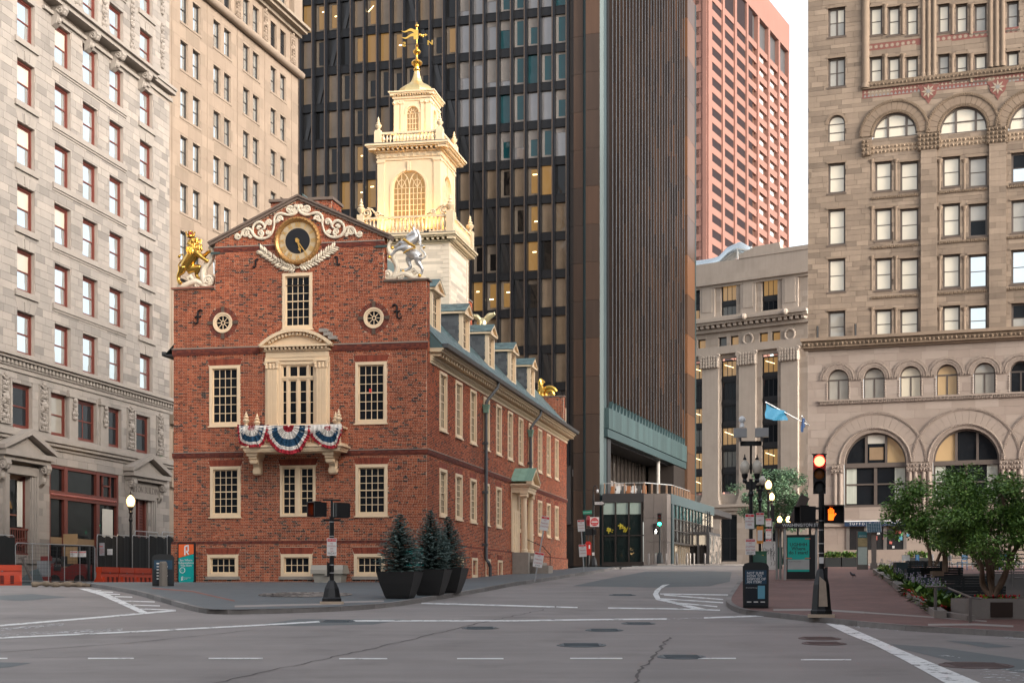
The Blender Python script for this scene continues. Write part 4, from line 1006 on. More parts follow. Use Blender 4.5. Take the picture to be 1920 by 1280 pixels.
# widths from the photograph at the tower's own distance
tf = lambda px, y: of.s(px, y)-TXc
TW = ob('tower', None, H, T(TXc, TYc, 0))
h1 = 2.35; h2 = 1.72; h3 = 1.0
zA = zpk-3.0; zB = TZ(462); zC = TZ(440); zD = TZ(436); zE2 = TZ(290); zF = TZ(275); zG = TZ(166); 
WS = mat('white_siding', (.6992,.5888,.46), .55, var=.07, scale=3, streak=.06)
b = MB().box(-h1, h1, -h1, h1, zA, zB)
TB = b.obj('tower_base', WS, TW)
for M_, L_ in ((T(-h1, -h1, 0), 2*h1), (T(h1, -h1, 0) @ SIDE, 2*h1)):
    pieces(TB, M_, .3, L_-.3, zA, zB-.1, [], WS, .16, 2.6, 'clapboard', .02, .006, 'run', 0, rnd=.3)
    q = MB(); z = zA; k = 0
    while z < zB-.15:
        e = .42 if k % 2 else .3; q.box(-.035, e, -.05, .01, z+.01, z+.23); q.box(L_-e, L_+.035, -.05, .01, z+.01, z+.23); z += .24; k += 1
    q.obj('quoins', WS, TB, M_)
def cornice(par, hw, z0, steps_, dent=0, mtl=WHITEP):
    m = MB()
    for o, a, b in steps_: m.box(-hw-o, hw+o, -hw-o, hw+o, z0+a, z0+b)
    c = m.obj('cornice', mtl, par)
    if dent:
        o, a, b, sp, wd = dent; d = MB(); n = int(2*(hw+o)/sp)
        for i in range(n+1):
            x = -hw-o+2*(hw+o)*i/n
            d.box(x-wd/2, x+wd/2, -hw-o-.0, -hw, z0+a, z0+b); d.box(hw, hw+o, x-wd/2, x+wd/2, z0+a, z0+b)
            d.box(-hw-o, -hw, x-wd/2, x+wd/2, z0+a, z0+b)
        d.obj('dentil_row', mtl, c)
    return c
cornice(TW, h1, zB-.1, [(.06,0,.12),(.14,.12,.2),(.42,.34,.42),(.5,.42,.52)], (.34,.2,.33,.28,.12))
MB().box(-h1-.46, h1+.46, -h1-.46, h1+.46, zB+.42, zB+.47).obj('deck', LEAD, TW)
blm = MB().lathe([(.06,0),(.06,.06),(.03,.09),(.045,.14),(.08,.26),(.085,.34),(.035,.52),(.035,.56),(.06,.60),(.06,.66)], 8).mesh('baluster', WHITEP, True)
urn = MB().box(-.19,.19,-.19,.19,0,.12).lathe([(.10,.12),(.08,.2),(.2,.36),(.23,.46),(.16,.52),(.10,.54),(.14,.60),(.12,.66),(.06,.72),(.1,.78),(.05,.86),(.06,.92),(0,1.04)], 12).mesh('urn_finial', WHITEP, True)
def balustrade(hw, z0, h, n, us=1):
    m = MB()
    for sx, sy in ((0,-1),(1,0),(-1,0),(0,1)):
        for z, t in ((z0, .12), (z0+h-.12, .12)):
            if sx: m.box(sx*hw-.09, sx*hw+.09, -hw, hw, z, z+t)
            else: m.box(-hw, hw, sy*hw-.09, sy*hw+.09, z+.001, z+t+.001)
    for sx in (-1, 1):
        for sy in (-1, 1): m.box(sx*hw-.19, sx*hw+.19, sy*hw-.19, sy*hw+.19, z0-.02, z0+h+.03)
    o = m.obj('balustrade', WHITEP, TW)
    for i in range(n):
        x = -hw+.3+(2*hw-.6)*i/(n-1)
        for p in ((x, -hw), (hw, x), (-hw, x)): ob('baluster', blm, o, T(p[0], p[1], z0+.12) @ SC(1, 1, (h-.24)/.66))
    for sx in (-1, 1):
        for sy in (-1, 1): ob('urn_finial', urn, o, T(sx*hw, sy*hw, z0+h+.03) @ SC(us, us, us))
    return o
zb1_ = zB+.47; hb1 = TZ(412)-zb1_
B1 = balustrade(h1+.12, zb1_, hb1, 22, 1.02)
# scrolled brackets leaning between rail and corner urn
for sx, sy, r in ((-1,-1,0),(1,-1,1),(1,-1,2)):
    m = MB(); z = zb1_+hb1+.02
    for k, (cx, rr) in enumerate(((.32,.24),(.95,.15))): m.tube(spiral(cx, z+rr, rr, .05, -PI/2, 1.5 if k == 0 else -1.4, 0, 18), .06, 7, flat=1.6)
    m.tube([(.35, 0, z+.5), (.6, 0, z+.42), (.8, 0, z+.2), (1.3, 0, z+.06)], .055, 7, flat=1.6)
    A = T(sx*(h1+.12), sy*(h1+.12), 0)
    Mx = A if r == 0 else (A @ SC(-1,1,1) if r == 1 else A @ SIDE)
    m.obj('scroll_bracket', WHITEP, B1, Mx, smooth=True)
# middle stage with an arched window in each face
z20 = zB+.47; z2t = TZ(300); wc = MB(); rA = .93; zsA = TZ(352); zsl = TZ(428)
for Mx in (Matrix(), RZ(PI/2), RZ(-PI/2), RZ(PI)):
    f = MB(); f.box(-h2, -rA, -h2, -h2+.25, z20, zsA); f.box(rA, h2, -h2, -h2+.25, z20, zsA); f.box(-rA, rA, -h2, -h2+.25, z20, zsl); arch_top(f, -h2, h2, z2t, 0, rA, zsA, -h2, -h2+.25)
    for x0, x1 in ((-h2-.04, -h2+.34), (h2-.34, h2+.04)): f.box(x0, x1, -h2-.05, -h2, z20, z2t-.1); f.box(x0-.04, x1+.04, -h2-.09, -h2, z2t-.12, z2t); f.box(x0-.04, x1+.04, -h2-.08, -h2, z20, z20+.2)
    for i in range(20):
        a, b = arc(0, zsA, rA, PI, 0, 20)[i], arc(0, zsA, rA, PI, 0, 20)[i+1]; c, d = arc(0, zsA, rA+.13, PI, 0, 20)[i], arc(0, zsA, rA+.13, PI, 0, 20)[i+1]
        f.poly([a, b, d, c], -h2-.04, -h2)
    f.box(-.09, .09, -h2-.08, -h2, zsA+rA-.04, z2t-.08)
    for x0, x1 in ((-rA-.13, -rA), (rA, rA+.13)): f.box(x0, x1, -h2-.04, -h2, zsl, zsA)
    wc.add(f, Mx)
ST2 = wc.obj('tower_middle', WHITEP, TW)
G_AMB = glass('amber_lit_glass', (.08,.055,.03), .04, 1.5, em=(1,.55,.18), es=.12)
for Mx in (Matrix(), RZ(PI/2), RZ(-PI/2)):
    arched(ST2, Mx @ T(0, -h2+.06, zsl), rA, zsA-zsl, WHITEP, G_AMB if Mx != RZ(PI/2) else G_SKY, .06, 8, 7, 1, .03, .12, True)
zc2 = z2t
cornice(TW, h2, zc2, [(.05,0,.14),(.10,.14,.18),(.08,.18,.42),(.2,.42,.5),(.52,.62,.7),(.6,.7,.8)], (.42,.5,.61,.26,.11))
fz = MB()
for i in range(10):
    x = -h2+.1+(2*h2-.2)*i/9
    for k in (-.05, 0, .05): fz.box(x+k-.018, x+k+.018, -h2-.11, -h2, zc2+.2, zc2+.41); fz.box(h2, h2+.11, x+k-.018, x+k+.018, zc2+.2, zc2+.41)
fz.obj('triglyphs', WHITEP, TW)
zd2 = zc2+.8; MB().box(-h2-.55, h2+.55, -h2-.55, h2+.55, zd2, zd2+.06).obj('deck', LEAD, TW)
hb2 = TZ(247)-zd2-.06
balustrade(h2+.0, zd2+.06, hb2, 16, .82)
# top stage
z3t = TZ(182); r3 = .37; zs3 = TZ(205); zl3 = TZ(246); wc = MB()
for Mx in (Matrix(), RZ(PI/2), RZ(-PI/2), RZ(PI)):
    f = MB(); f.box(-h3, -r3, -h3, -h3+.2, zd2, zs3); f.box(r3, h3, -h3, -h3+.2, zd2, zs3); f.box(-r3, r3, -h3, -h3+.2, zd2, zl3); arch_top(f, -h3, h3, z3t+.1, 0, r3, zs3, -h3, -h3+.2)
    for x0, x1 in ((-h3-.03, -h3+.25), (-.66, -.48), (.48, .66), (h3-.25, h3+.03)):
        f.box(x0, x1, -h3-.05, -h3, zd2, z3t-.16); f.box(x0-.02, x1+.02, -h3-.08, -h3, z3t-.16, z3t)
        if abs(x0) > .7:
            for xx in (x0, x1): f.sph((xx, -h3-.07, z3t-.1), .07, 8)
    for i in range(16):
        a, b = arc(0, zs3, r3, PI, 0, 16)[i], arc(0, zs3, r3, PI, 0, 16)[i+1]; c, d = arc(0, zs3, r3+.09, PI, 0, 16)[i], arc(0, zs3, r3+.09, PI, 0, 16)[i+1]; f.poly([a, b, d, c], -h3-.035, -h3)
    wc.add(f, Mx)
ST3 = wc.obj('tower_top', WHITEP, TW)
for Mx in (Matrix(), RZ(PI/2), RZ(-PI/2)): arched(ST3, Mx @ T(0, -h3+.05, zl3), r3, zs3-zl3, WHITEP, G_AMB, .05, 4, 4, 5, .025, .1)
cornice(TW, h3, z3t, [(.04,0,.12),(.1,.12,.26),(.24,.34,.42),(.3,.42,.5)], (.2,.26,.34,.14,.07))
zdm = z3t+.5
# gilded bell dome and spire
dm = MB(); n = 8; prof = [(1.12,0),(1.11,.12),(1.05,.3),(.92,.5),(.72,.68),(.50,.82),(.34,.98),(.25,1.2),(.18,1.5),(.14,1.75)]
dm.lathe(prof, 8, (0, 0, zdm), rot=PI/8)
GOLDD = mat('dome_gold', (.80,.62,.30), .38, .9, var=.12, scale=10, bump=.1, bscale=30)
DMo = dm.obj('dome', GOLDD, TW, T(0, 0, zdm*.17) @ SC(1, 1, .83))
sp = MB().lathe([(.14,1.7),(.19,1.78),(.19,1.86),(.13,1.9),(.13,2.02),(.2,2.08),(.29,2.2),(.31,2.3),(.24,2.42),(.1,2.5),(.06,2.55),(.06,2.78),(.12,2.83),(.21,2.95),(.22,3.05),(.14,3.17),(.08,3.24),(.06,3.32),(.11,3.4),(.05,3.48),(.03,3.6),(.025,4.75)], 14, (0, 0, zdm))
sp.sph((0, 0, zdm+4.75), .11, 10); sp.lathe([(.02,4.84),(0,5.05)], 6, (0, 0, zdm))
sp.obj('spire', GOLD, DMo, smooth=True)
# weathervane: swallow-tailed banner, arrow and compass letters
v = MB(); zv = zdm+4.15
for dz, ph in ((.18, 0), (-.12, .6)):
    L_ = []
    for i in range(13):
        t = i/12; x = -.18-1.0*t; L_.append((x, zv+dz+.28*(1-t)*0+.09*math.sin(t*6+ph)+t*.14*(1 if dz > 0 else -.2)+.05))
    w_ = [.11*(1-t/14)*(1 if t < 11 else .4) for t in range(13)]
    v.poly([(p[0], p[1]-w_[i]) for i, p in reversed(list(enumerate(L_)))]+[(p[0], p[1]+w_[i]) for i, p in enumerate(L_)][0:0]+[(p[0], p[1]+w_[i]) for i, p in enumerate(L_)], -.02, .02) if False else None
    for i in range(12): v.poly([(L_[i+1][0], L_[i+1][1]-w_[i+1]), (L_[i][0], L_[i][1]-w_[i]), (L_[i][0], L_[i][1]+w_[i]), (L_[i+1][0], L_[i+1][1]+w_[i+1])], -.02, .02)
v.box(-.24, .1, -.025, .025, zv-.3, zv+.34); v.bar((.1, 0, zv-.05), (.75, 0, zv-.05), .03, .03); v.poly([(.62, zv-.15), (.8, zv-.05), (.62, zv+.05)], -.02, .02); v.sph((.35, 0, zv-.05), .07, 8); v.sph((.5, 0, zv-.05), .05, 8)
for k in range(5): v.tube(spiral(.2+.06*k, zv+.02-.04*k, .07, .02, k, 1, 0, 8), .018, 5)
v.obj('weathervane', GOLD, DMo, SC(.76, 1, 1))
MB().bar((-.75, 0, zdm+3.55), (.78, 0, zdm+3.55), .025, .025).obj('compass_bar', BLACKM, DMo)
text('S', .42, GOLD, DMo, T(-.72, 0, zdm+3.55) @ SC(-1, 1, 1), 'compass_letter', ext=.03, bold=.015); text('N', .42, GOLD, DMo, T(.76, 0, zdm+3.55), 'compass_letter', ext=.03, bold=.015)
# floodlights on the two decks, as lit in the photograph
def flood(x, y, z, tx, ty, tz, e, size=.5):
    l = bpy.data.lights.new('floodlight', 'SPOT'); l.energy = e; l.color = (1,.52,.15); l.spot_size = math.radians(150); l.spot_blend = .9; l.shadow_soft_size = .12
    d = Vector((tx-x, ty-y, tz-z)); q = d.to_track_quat('-Z', 'Y').to_matrix().to_4x4()
    o = ob('floodlight', l, TW, T(x, y, z) @ q)
    MB().box(x-.13, x+.13, y-.07, y+.07, z-.2, z-.06).obj('floodlight_housing', BLACKM, TW)
for x in (-1.3, 0, 1.3): flood(x, -h1+.05, zb1_+.3, x*.8, -h2, zsA+.6, 58); flood(h1-.05, x, zb1_+.3, h2, x*.8, zsA+.6, 54)
for x in (-.9, .9): flood(x, -h2+.22, zd2+.35, x*.6, -h3, zs3+.6, 28); flood(h2-.22, x, zd2+.35, h3, x*.6, zs3+.6, 26)
for x in (-1.2, 1.2): flood(x, -h1-.3, zB+.62, x, -h1-.7, zB+2.5, 30)
# ================================================================== limestone office block on the left
LIME = mat('limestone', (.29,.2494,.2146), .8, var=.14, scale=1.2, bump=.2, bscale=30, stain=.12, streak=.06, ramp=[(0,(.1682,.1508,.1362)),(.3,(.2204,.1971,.1769)),(.7,(.2494,.2215,.1971)),(1,(.2783,.2436,.2146))])
LIMEJ = mat('limestone_joint', (.246,.2091,.1804), .9, var=.15)
LIMEP = mat('limestone_plain', (.2378,.2099,.1856), .8, var=.16, scale=1.2, bump=.2, stain=.12, streak=.08)
REDF = mat('oxblood_frame', (.105,.024,.016), .5, var=.15)
CURT = mat('roller_blind', (.52,.49,.43), .8, var=.05)
lf = Fr(317, 109.57, 10.86-90, 1.88)
LB = thing('limestone_office_block', 'pale limestone office block with oxblood window frames, left of the brick state house', 'building', lf.M())
ccx = [-20.3, -15.83, -12.19, -8.47, -3.86]; ZR = [13.05+3.56*k for k in range(6)]+[34.75, 38.35, 42.0]
ops = []; wins = []
for k, z in enumerate(ZR):
    for j, c in enumerate(ccx):
        if k == 5 and False: continue
        ops.append((c-1.02, c+1.02, z, z+2.42)); wins.append((c, z, k, j))
o2 = [(lf.s(a), lf.s(b), 8.85, 11.35) for a, b in ((23,60),(95,127),(143,181),(198,227),(255,281))]
g1 = [(lf.s(92), lf.s(222), .9, 7.1), (lf.s(16), lf.s(56), 1.7, 6.2), (lf.s(248), lf.s(277), .1, 5.7)]
allo = ops+o2+g1
lw = MB(); backing(lw, -27, 0, -.3, 47, allo, reveal=.34); lw.face([(0, 0, -.3), (0, 6, -.3), (0, 6, 47), (0, 0, 47)]); lw.face([(-27, 0, -.3), (0, 0, -.3), (0, 25, -.3), (-27, 25, -.3)])
lw.face([(-27, 0, 47), (0, 0, 47), (0, 25, 47), (-27, 25, 47)])
LW = lw.obj('facade', LIMEJ, LB)
extra = [(-27, 0, 7.95, 8.75), (-27, 0, 11.95, 13.0), (-27, 0, 33.5, 34.7)]
pieces(LW, Matrix(), -27, 0, 0, 47, allo+extra, LIME, .445, 1.25, 'ashlar_block', .03, .014, 'run', 300, rnd=.25, jit=.006, ragged=1, minw=.12)
def pm_left(k, j):  # pane tones by row stand in for what the glass would reflect
    def f(i, q):
        r = R.random()
        if k < 1 and j < 4: return G_DARK if r < .7 else G_SKY
        if j == 0: return (G_BRIGHT if q else G_DARK) if k < 5 else G_DARK
        if j == 1 and k in (2, 5): return G_BRIGHT if q else G_DARK
        if k < 1: return G_DARK
        return G_SKY if r < (.88 if q else .5) else G_DARK
    return f
for c, z, k, j in wins:
    window(LW, T(c, .2, z), 2.04, 2.42, 1, 2, fw=.13, sash=.09, proud=.0, deep=.16, fm=REDF, pm=pm_left(k, j), panes='sash', pj=.006)
    if j in (0, 4):
        s = MB().box(c-1.35, c+1.35, -.16, 0, z-.32, z-.002); s.obj('sill', LIMEP, LW)
        for a, b, c2, d2 in ((-.95,-.35,-1.25,-.5), (-.16,.16,-.24,.24), (.35,.95,.5,1.25)):
            MB().poly([(c+a, z+2.43), (c+b, z+2.43), (c+d2, z+3.0), (c+c2, z+3.0)], -.07 if abs(a) < .2 else -.04, .0).obj('keystone', LIMEP, LW)
for k, z in enumerate(ZR): MB().box(-17.2, -7.1, -.16, 0, z-.32, z-.002).box(-17.2, -7.1, -.09, 0, z-.45, z-.32).obj('sill_course', LIMEP, LW)
for (a, b, c, d), n in zip(o2, (1, 1, 2, 1, 1)):
    window(LW, T((a+b)/2, .2, c), b-a, d-c, n, 2, fw=.13, sash=.09, mun=.1, proud=0, deep=.16, fm=REDF, pm=lambda i, q: G_DARK if R.random() < .75 else glass('dim_blind', (.22,.2,.17), .04), panes='sash')
# cornices
def mould(par, x0, x1, prof, mtl, name='cornice', M=None):
    m = MB()
    for p, a, b in prof: m.box(x0, x1, -p, .0, a, b)
    return m.obj(name, mtl, par, M)
C1 = mould(LW, -27, .35, [(.12,11.95,12.2),(.2,12.2,12.32),(.45,12.56,12.72),(.6,12.72,12.86),(.34,12.86,13.02)], LIMEP)
dm_ = MB().box(-.11, .11, -.34, 0, 0, .24).mesh('dentil', LIMEP)
for i in range(62): ob('dentil', dm_, C1, T(-26.8+.44*i, 0, 12.32))
mould(LW, -27, .3, [(.12,7.95,8.15),(.3,8.15,8.35),(.42,8.35,8.55),(.2,8.55,8.75)], LIMEP, 'belt_course')
C2 = mould(LW, -18.4, -3.6, [(.2,33.5,33.7),(.75,34.05,34.3),(.95,34.3,34.5),(.7,34.5,34.62)], LIMEP, 'balcony_cornice'); mould(LW, -3.6, .3, [(.15,33.7,33.95),(.4,34.15,34.4),(.5,34.4,34.6)], LIMEP)
br = MB(); br.poly([(-q[0], q[1]) for q in [(0,0),(.8,0),(.86,-.2),(.7,-.42),(.45,-.5),(.4,-.75),(.3,-1.0),(.1,-1.15),(0,-1.2)]][::-1], -.3, .3)
brm = MB().add(br, RZ(PI/2))
for sx in (-1, 1): brm.tube([(sx*.3, -.55+p[0], -.3+p[2]) for p in spiral(0, 0, .22, .05, 0, 1.5, 0, 12)], .06, 6); 
brm.sph((0, -.62, -.3), .22, 8); brm.sph((0, -.35, -.8), .2, 8)
bme_ = brm.mesh('bracket', LIMEP)
for px in (92, 155, 204, 255): ob('bracket', bme_, C2, T(lf.s(px)+.5, 0, 34.05))
# carved hanging panels
def swag(x, z0, z1, w, par, mtl=LIMEP, frame=True):
    m = MB(); zc = z0; 
    if frame:
        for a, b, c, d in ((-w/2, -w/2+.07, z0, z1), (w/2-.07, w/2, z0, z1), (-w/2, w/2, z0, z0+.07), (-w/2, w/2, z1-.07, z1)): m.box(x+a, x+b, -.12, 0, c, d)
    h = z1-z0
    for i in range(int(h/.26)):
        zz = z0+.18+i*.26; s = .6+.4*math.sin(i*1.9)
        for sx in (-1, 1): m.sph((x+sx*w*.2*s, -.07, zz), .11+.05*s, 6); m.tube([(x, -.08, zz-.1), (x+sx*w*.2, -.14, zz+.02), (x+sx*w*.33, -.08, zz+.12)], .035, 5)
        if i % 3 == 1: m.box(x-w*.24, x+w*.24, -.15, 0, zz-.05, zz+.05)
    m.sph((x, -.1, z1+.05), .16, 8); m.sph((x, -.08, z0+h*.55), w*.24, 8)
    return m.obj('carved_panel', mtl, par)
for px in (8, 80, 243.5, 298): swag(lf.s(px), 8.95, 11.6, 1.15, LW)
for px, w in ((134, .9), (192, .9)):
    x = lf.s(px); MB().box(x-.55, x+.55, -.16, 0, 8.76, 11.3).box(x-.7, x+.7, -.26, 0, 11.3, 11.5).box(x-.64, x+.64, -.2, 0, 11.5, 11.7).obj('pilaster', LIMEP, LW); swag(x, 9.9, 11.1, .7, LW, frame=False).matrix_basis = T(0, -.15, 0)
for i in range(4):
    x = (ccx[i]+ccx[i+1])/2
    for z in (35.0, 39.0): swag(x, z, z+3.3, .8, LW, frame=False)
    MB().box(x-.5, x+.5, -.25, 0, 34.6, 35.2).obj('pedestal', LIMEP, LW)
for z in (35.5, 39.2): swag(-1.3, z, z+3, .8, LW, frame=False)
# storefront
a, b, c, d = g1[0]; m1, m2 = lf.s(124.5), lf.s(184.5); zt = 5.35
sf = MB()
for x in (a, m1, m2, b): sf.box(x-.22, x+.22, .02, .34, c, d)
sf.box(a, b, .0, .32, zt-.25, zt+.25); sf.box(a, b, .04, .3, d-.18, d); sf.box(a, b, .0, .3, c, c+.25)
SF = sf.obj('storefront', REDF, LW)
orn = MB()
x = a+.3
while x < b-.3: orn.sph((x, .0, zt), .11, 6, sz=.8); x += .26
orn.obj('transom_beading', mat('oxblood_beading', (.23,.07,.055), .5), SF)
G_SHOP = glass('shop_glass', (.008,.009,.010), .03, 1.18)
for x0, x1 in ((a, m1), (m1, m2), (m2, b)):
    MB().box(x0+.2, x1-.2, .2, .21, c+.2, zt-.2).obj('pane', G_SHOP, SF); MB().box(x0+.2, x1-.2, .2, .21, zt+.2, d-.15).obj('pane', G_SHOP, SF)
    MB().box(x0+.22, x1-.22, .17, .19, c+1.55, c+1.95).obj('counter_panel', mat('tan_panel', (.20,.13,.07), .6), SF)
MB().box(m2+.9, b-.5, .15, .18, c+1.7, zt-.5).obj('blind', CURT, SF)
MB().box(m2+.8, m2+.9, .1, .2, zt+.2, d-.2).box(m2+1.9, m2+2, .1, .2, zt+.2, d-.2).box(m2+.8, m2+2, .1, .2, zt+.9, zt+1).obj('vent_frame', REDF, SF)
# pedimented doorways
for (a, b, c, d), nm, xs in ((g1[1], 'window_aedicule', (lf.s(4), lf.s(97))), (g1[2], 'entrance', (lf.s(236), lf.s(314)))):
    cx = (a+b)/2; hw = min((xs[1]-xs[0])/2, 3.2); P = MB(); zb0 = 7.15
    if nm == 'entrance': cx = (a+b)/2+.35; hw = 3.0
    P.box(cx-hw, cx+hw, -.75, 0, zb0, zb0+.3); P.box(cx-hw+.2, cx+hw-.2, -.55, 0, zb0-.25, zb0)
    P.poly([(cx-hw+.3, zb0+.3), (cx+hw-.3, zb0+.3), (cx, zb0+1.2)], -.4, 0)
    for sx in (-1, 1):
        e = cx+sx*(hw+.12); pts = [(e, zb0+.3), (e, zb0+.55), (cx, zb0+1.65), (cx, zb0+1.3)]; P.poly(pts if sx > 0 else pts[::-1], -.8, 0)
    PO = P.obj('pediment', LIMEP, LW); J = MB()
    for sx in (-1, 1):
        for k in range(3): e0 = (b-a)/2+.05+k*.22; J.box(min(cx+sx*e0, cx+sx*(e0+.2)), max(cx+sx*e0, cx+sx*(e0+.2)), -.1-.05*k, 0, .0, d+.1+k*.15)
    J.box(cx-(b-a)/2-.7, cx+(b-a)/2+.7, -.2, 0, d+.02, d+.5); J.obj('architrave', LIMEP, LW)
    for sx in (-1, 1):
        k = ob('console', bme_, PO, T(cx+sx*(hw-.55), .02, zb0-.25) @ SC(.9, .8, 1.1))
a, b, c, d = g1[1]
window(LW, T((a+b)/2, .3, c), b-a, d-c, 1, 2, fw=.15, sash=.1, proud=0, deep=.2, fm=REDF, pm=G_SHOP, panes='sash')
MB().box(a+1.6, a+2.2, .33, .36, c+1.6, d-.3).obj('curtain', CURT, LW)
gr = MB()
for i in range(9): x = a+.15+(b-a-.3)*i/8; gr.box(x-.03, x+.03, .1, .14, c, c+1.5)
for z in (c+.05, c+.7, c+1.45): gr.box(a, b, .09, .15, z-.05, z+.05)
for i in range(6): gr.tube([(a+.5+(b-a-1)*i/5+p[0], .12, c+.75+p[2]) for p in spiral(0, 0, .3, .06, i, 1.4, 0, 12)], .03, 5)
gr.obj('iron_grille', REDF, LW)
a, b, c, d = g1[2]
en = MB(); en.box(a, b, .25, .34, 2.9, d); en.box(a, a+.25, .1, .3, 0, d); en.box(b-.25, b, .1, .3, 0, d); en.box((a+b)/2-.12, (a+b)/2+.12, .1, .3, 2.9, d); en.box(a-.1, b+.2, -.25, .3, 2.6, 2.95); en.box(a, b, -.05, .3, 2.2, 2.6)
EN = en.obj('entrance_screen', REDF, LW); MB().box(a+.25, b-.25, .28, .3, 0, 2.3).obj('pane', G_SHOP, EN)
for k in range(2):
    x0, x1 = (a+.3, (a+b)/2-.15) if k == 0 else ((a+b)/2+.15, b-.3); q = MB()
    for i in range(8):
        for j in range(14): q.box(x0+(x1-x0)*i/8, x0+(x1-x0)*(i+.5)/8, .2, .24, 3.05+j*.19, 3.14+j*.19)
    q.obj('lattice', mat('lattice_red', (.09,.03,.025), .6), EN)
text('EASTON BUILDING', .62, mat('cut_letters', (.20,.175,.155), .9), LW, T((a+b)/2+.35, -.225, 6.35), 'inscription', .01, sx=.95)
MB().box((a+b)/2-2.4, (a+b)/2+3.0, -.21, 0, 5.95, 6.8).obj('name_panel', LIMEP, LW)
mould(LW, -27, lf.s(88), [(.35,-.3,1.2),(.45,1.2,1.45)], LIMEP, 'plinth')
# ================================================================== tan stone building behind it
TANB = mat('tan_stone', (.2534,.1901,.1394), .85, var=.12, scale=.8, bump=.15, stain=.1, streak=.12, ramp=[(0,(.1901,.1457,.109)),(.5,(.2186,.166,.1248)),(1,(.2439,.1869,.1407))])
TANP = mat('tan_trim', (.2218,.1711,.1299), .85, var=.12, scale=.8, streak=.1, stain=.15); DKF = mat('bronze_frame', (.03,.026,.024), .45, var=.1)
tb = Fr(315, 112, 14.3-90, 1.9)
TBo = thing('tan_stone_building', 'tall tan stone building with paired dark sash windows, behind the golden lion', 'building', tb.M())
tops = []; rows_ = [(37.4-3.45*k, 2.1) for k in range(-1, 8)]+[(44.35, 2.3), (48.7, 2.6)]
tw_ = [(1.93,3.23),(3.94,5.28),(7.49,8.62),(9.39,10.66),(12.98,14.11),(14.85,16.01),(18.53,19.54),(20.56,21.72)]
tc = [(2.55,4.6),(8.1,10.0),(13.55,15.45),(19.05,21.1)]
for z, h in rows_:
    for p in tc:
        for c in p: tops.append((c-.62, c+.62, z, z+h))
lowo = [(1.0, 5.5, 1.5, 6.5), (1.0, 5.5, 8.2, 11)]
m = MB(); backing(m, 0, 24.4, -.3, 56, tops, reveal=.3); m.face([(24.4, 0, -.3), (24.4, 12, -.3), (24.4, 12, 56), (24.4, 0, 56)]); m.face([(0, 0, 56), (24.4, 0, 56), (24.4, 20, 56), (0, 20, 56)]); m.face([(0, 0, -.3), (0, 8, -.3), (0, 8, 56), (0, 0, 56)][::-1])
TWl = m.obj('facade', mat('tan_joint', (.264,.2,.152), .9), TBo)
pieces(TWl, Matrix(), 0, 24.4, 0, 56, tops, TANB, .8625, 1.9, 'ashlar_block', .02, .008, 'run', 300, rnd=.3, jit=.002, ragged=1, minw=.1)
for a, b, c, d in tops: window(TWl, T((a+b)/2, .16, c), b-a, d-c, 1, 2, fw=.07, sash=.06, proud=0, deep=.14, fm=DKF, pm=lambda i, q: G_SKY if R.random() < .85 else G_DARK, panes='sash', pj=.006)
for z, h in rows_[:-2]:
    for p in tc: MB().box(p[0]-.75, p[1]+.75, -.07, 0, z-.16, z-.003).obj('sill', TANP, TWl)
for k in range(5):
    x = (0.55, 6.35, 11.8, 17.2, 22.9)[k]; MB().box(x-.03, x+.03, -.06, 0, 13, 43.8).obj('pilaster_edge', TANP, TWl)
MB().tube([(-.2, -.25, 44.0), (24.7, -.25, 44.0)], .32, 10).obj('torus_moulding', TANP, TWl, smooth=True)
mould(TWl, -.1, 24.6, [(.3,47.2,47.5),(.8,47.5,47.75),(1.1,47.75,48.0),(.7,48.0,48.3)], mat('weathered_cornice', (.24,.195,.15), .9, stain=.6, streak=.3))
for x in (6.35, 11.8, 17.2, 23.1): swag(x, 44.6, 47, 1.0, TWl, TANP)
for x in (0.6, 6.35, 11.8, 17.2, 23.3): MB().box(x-.9, x+.9, -.5, 0, 48.3, 56).obj('pilaster', TANP, TWl)
mould(TWl, 0, 24.5, [(.4,11.5,11.8),(.6,11.8,12.2)], TANP, 'belt_course'); swag(1.3, 8.3, 11, 1.2, TWl, TANP); mould(TWl, 0, 24.5, [(.3,7.0,7.4)], TANP, 'belt_course')
# ================================================================== the dark bronze tower
BRZ = mat('bronze_cladding', (.030,.0245,.022), .38, .35, var=.14, scale=.25, rvar=.06, streak=.2)
BRZP = mat('bronze_panel', (.0884,.0707,.0593), .42, .3, var=.14, scale=.2, rvar=.06, streak=.3, ramp=[(0,(0.0286,0.0187,0.0150)),(.5,(0.0546,0.0333,0.0229)),(.8,(0.0845,0.0447,0.0265)),(1,(0.1430,0.0645,0.0301))])
SPAN = mat('spandrel', (.017,.0165,.018), .4, .3, var=.14, scale=.4, streak=.15)
MUL = mat('mullion', (.010,.011,.014), .35, .4, var=.12, scale=.3)
TEALM = mat('patina_teal', (.0281,.053,.0562), .5, .25, var=.15, scale=.4, streak=.28)
TEALE = mat('pale_patina', (.0262,.0449,.0474), .5, .2, var=.15, scale=.3, streak=.2)
dt = Fr(1133, 160, 16.5, 4.0); ds = Fr(1133, 160, 16.5-90, 4.0)
DT = thing('dark_bronze_tower', 'dark bronze office tower with black mullions and diagonal braces, behind the cupola', 'building', dt.M())
PIT = 1.482; NC = 23; sx0 = -3.75-PIT*NC; RZ_ = [57.47-3.857*k for k in range(-3, 13)]
zlow = RZ_[-1]-.9; ztop = 75
core = MB().box(sx0, -3.6, .62, 30, 0, ztop).obj('core', SPAN, DT)
me_m = MB().box(-.10, .10, -.45, .55, zlow, ztop).mesh('mullion', MUL)
me_n = MB().box(-.2, -.1, -.46, .5, zlow, ztop).mesh('mullion_lit_side', mat('bronze_lit_side', (.085,.06,.045), .4, .3))  # paler strip that puts the lit left side into the mullion's colour
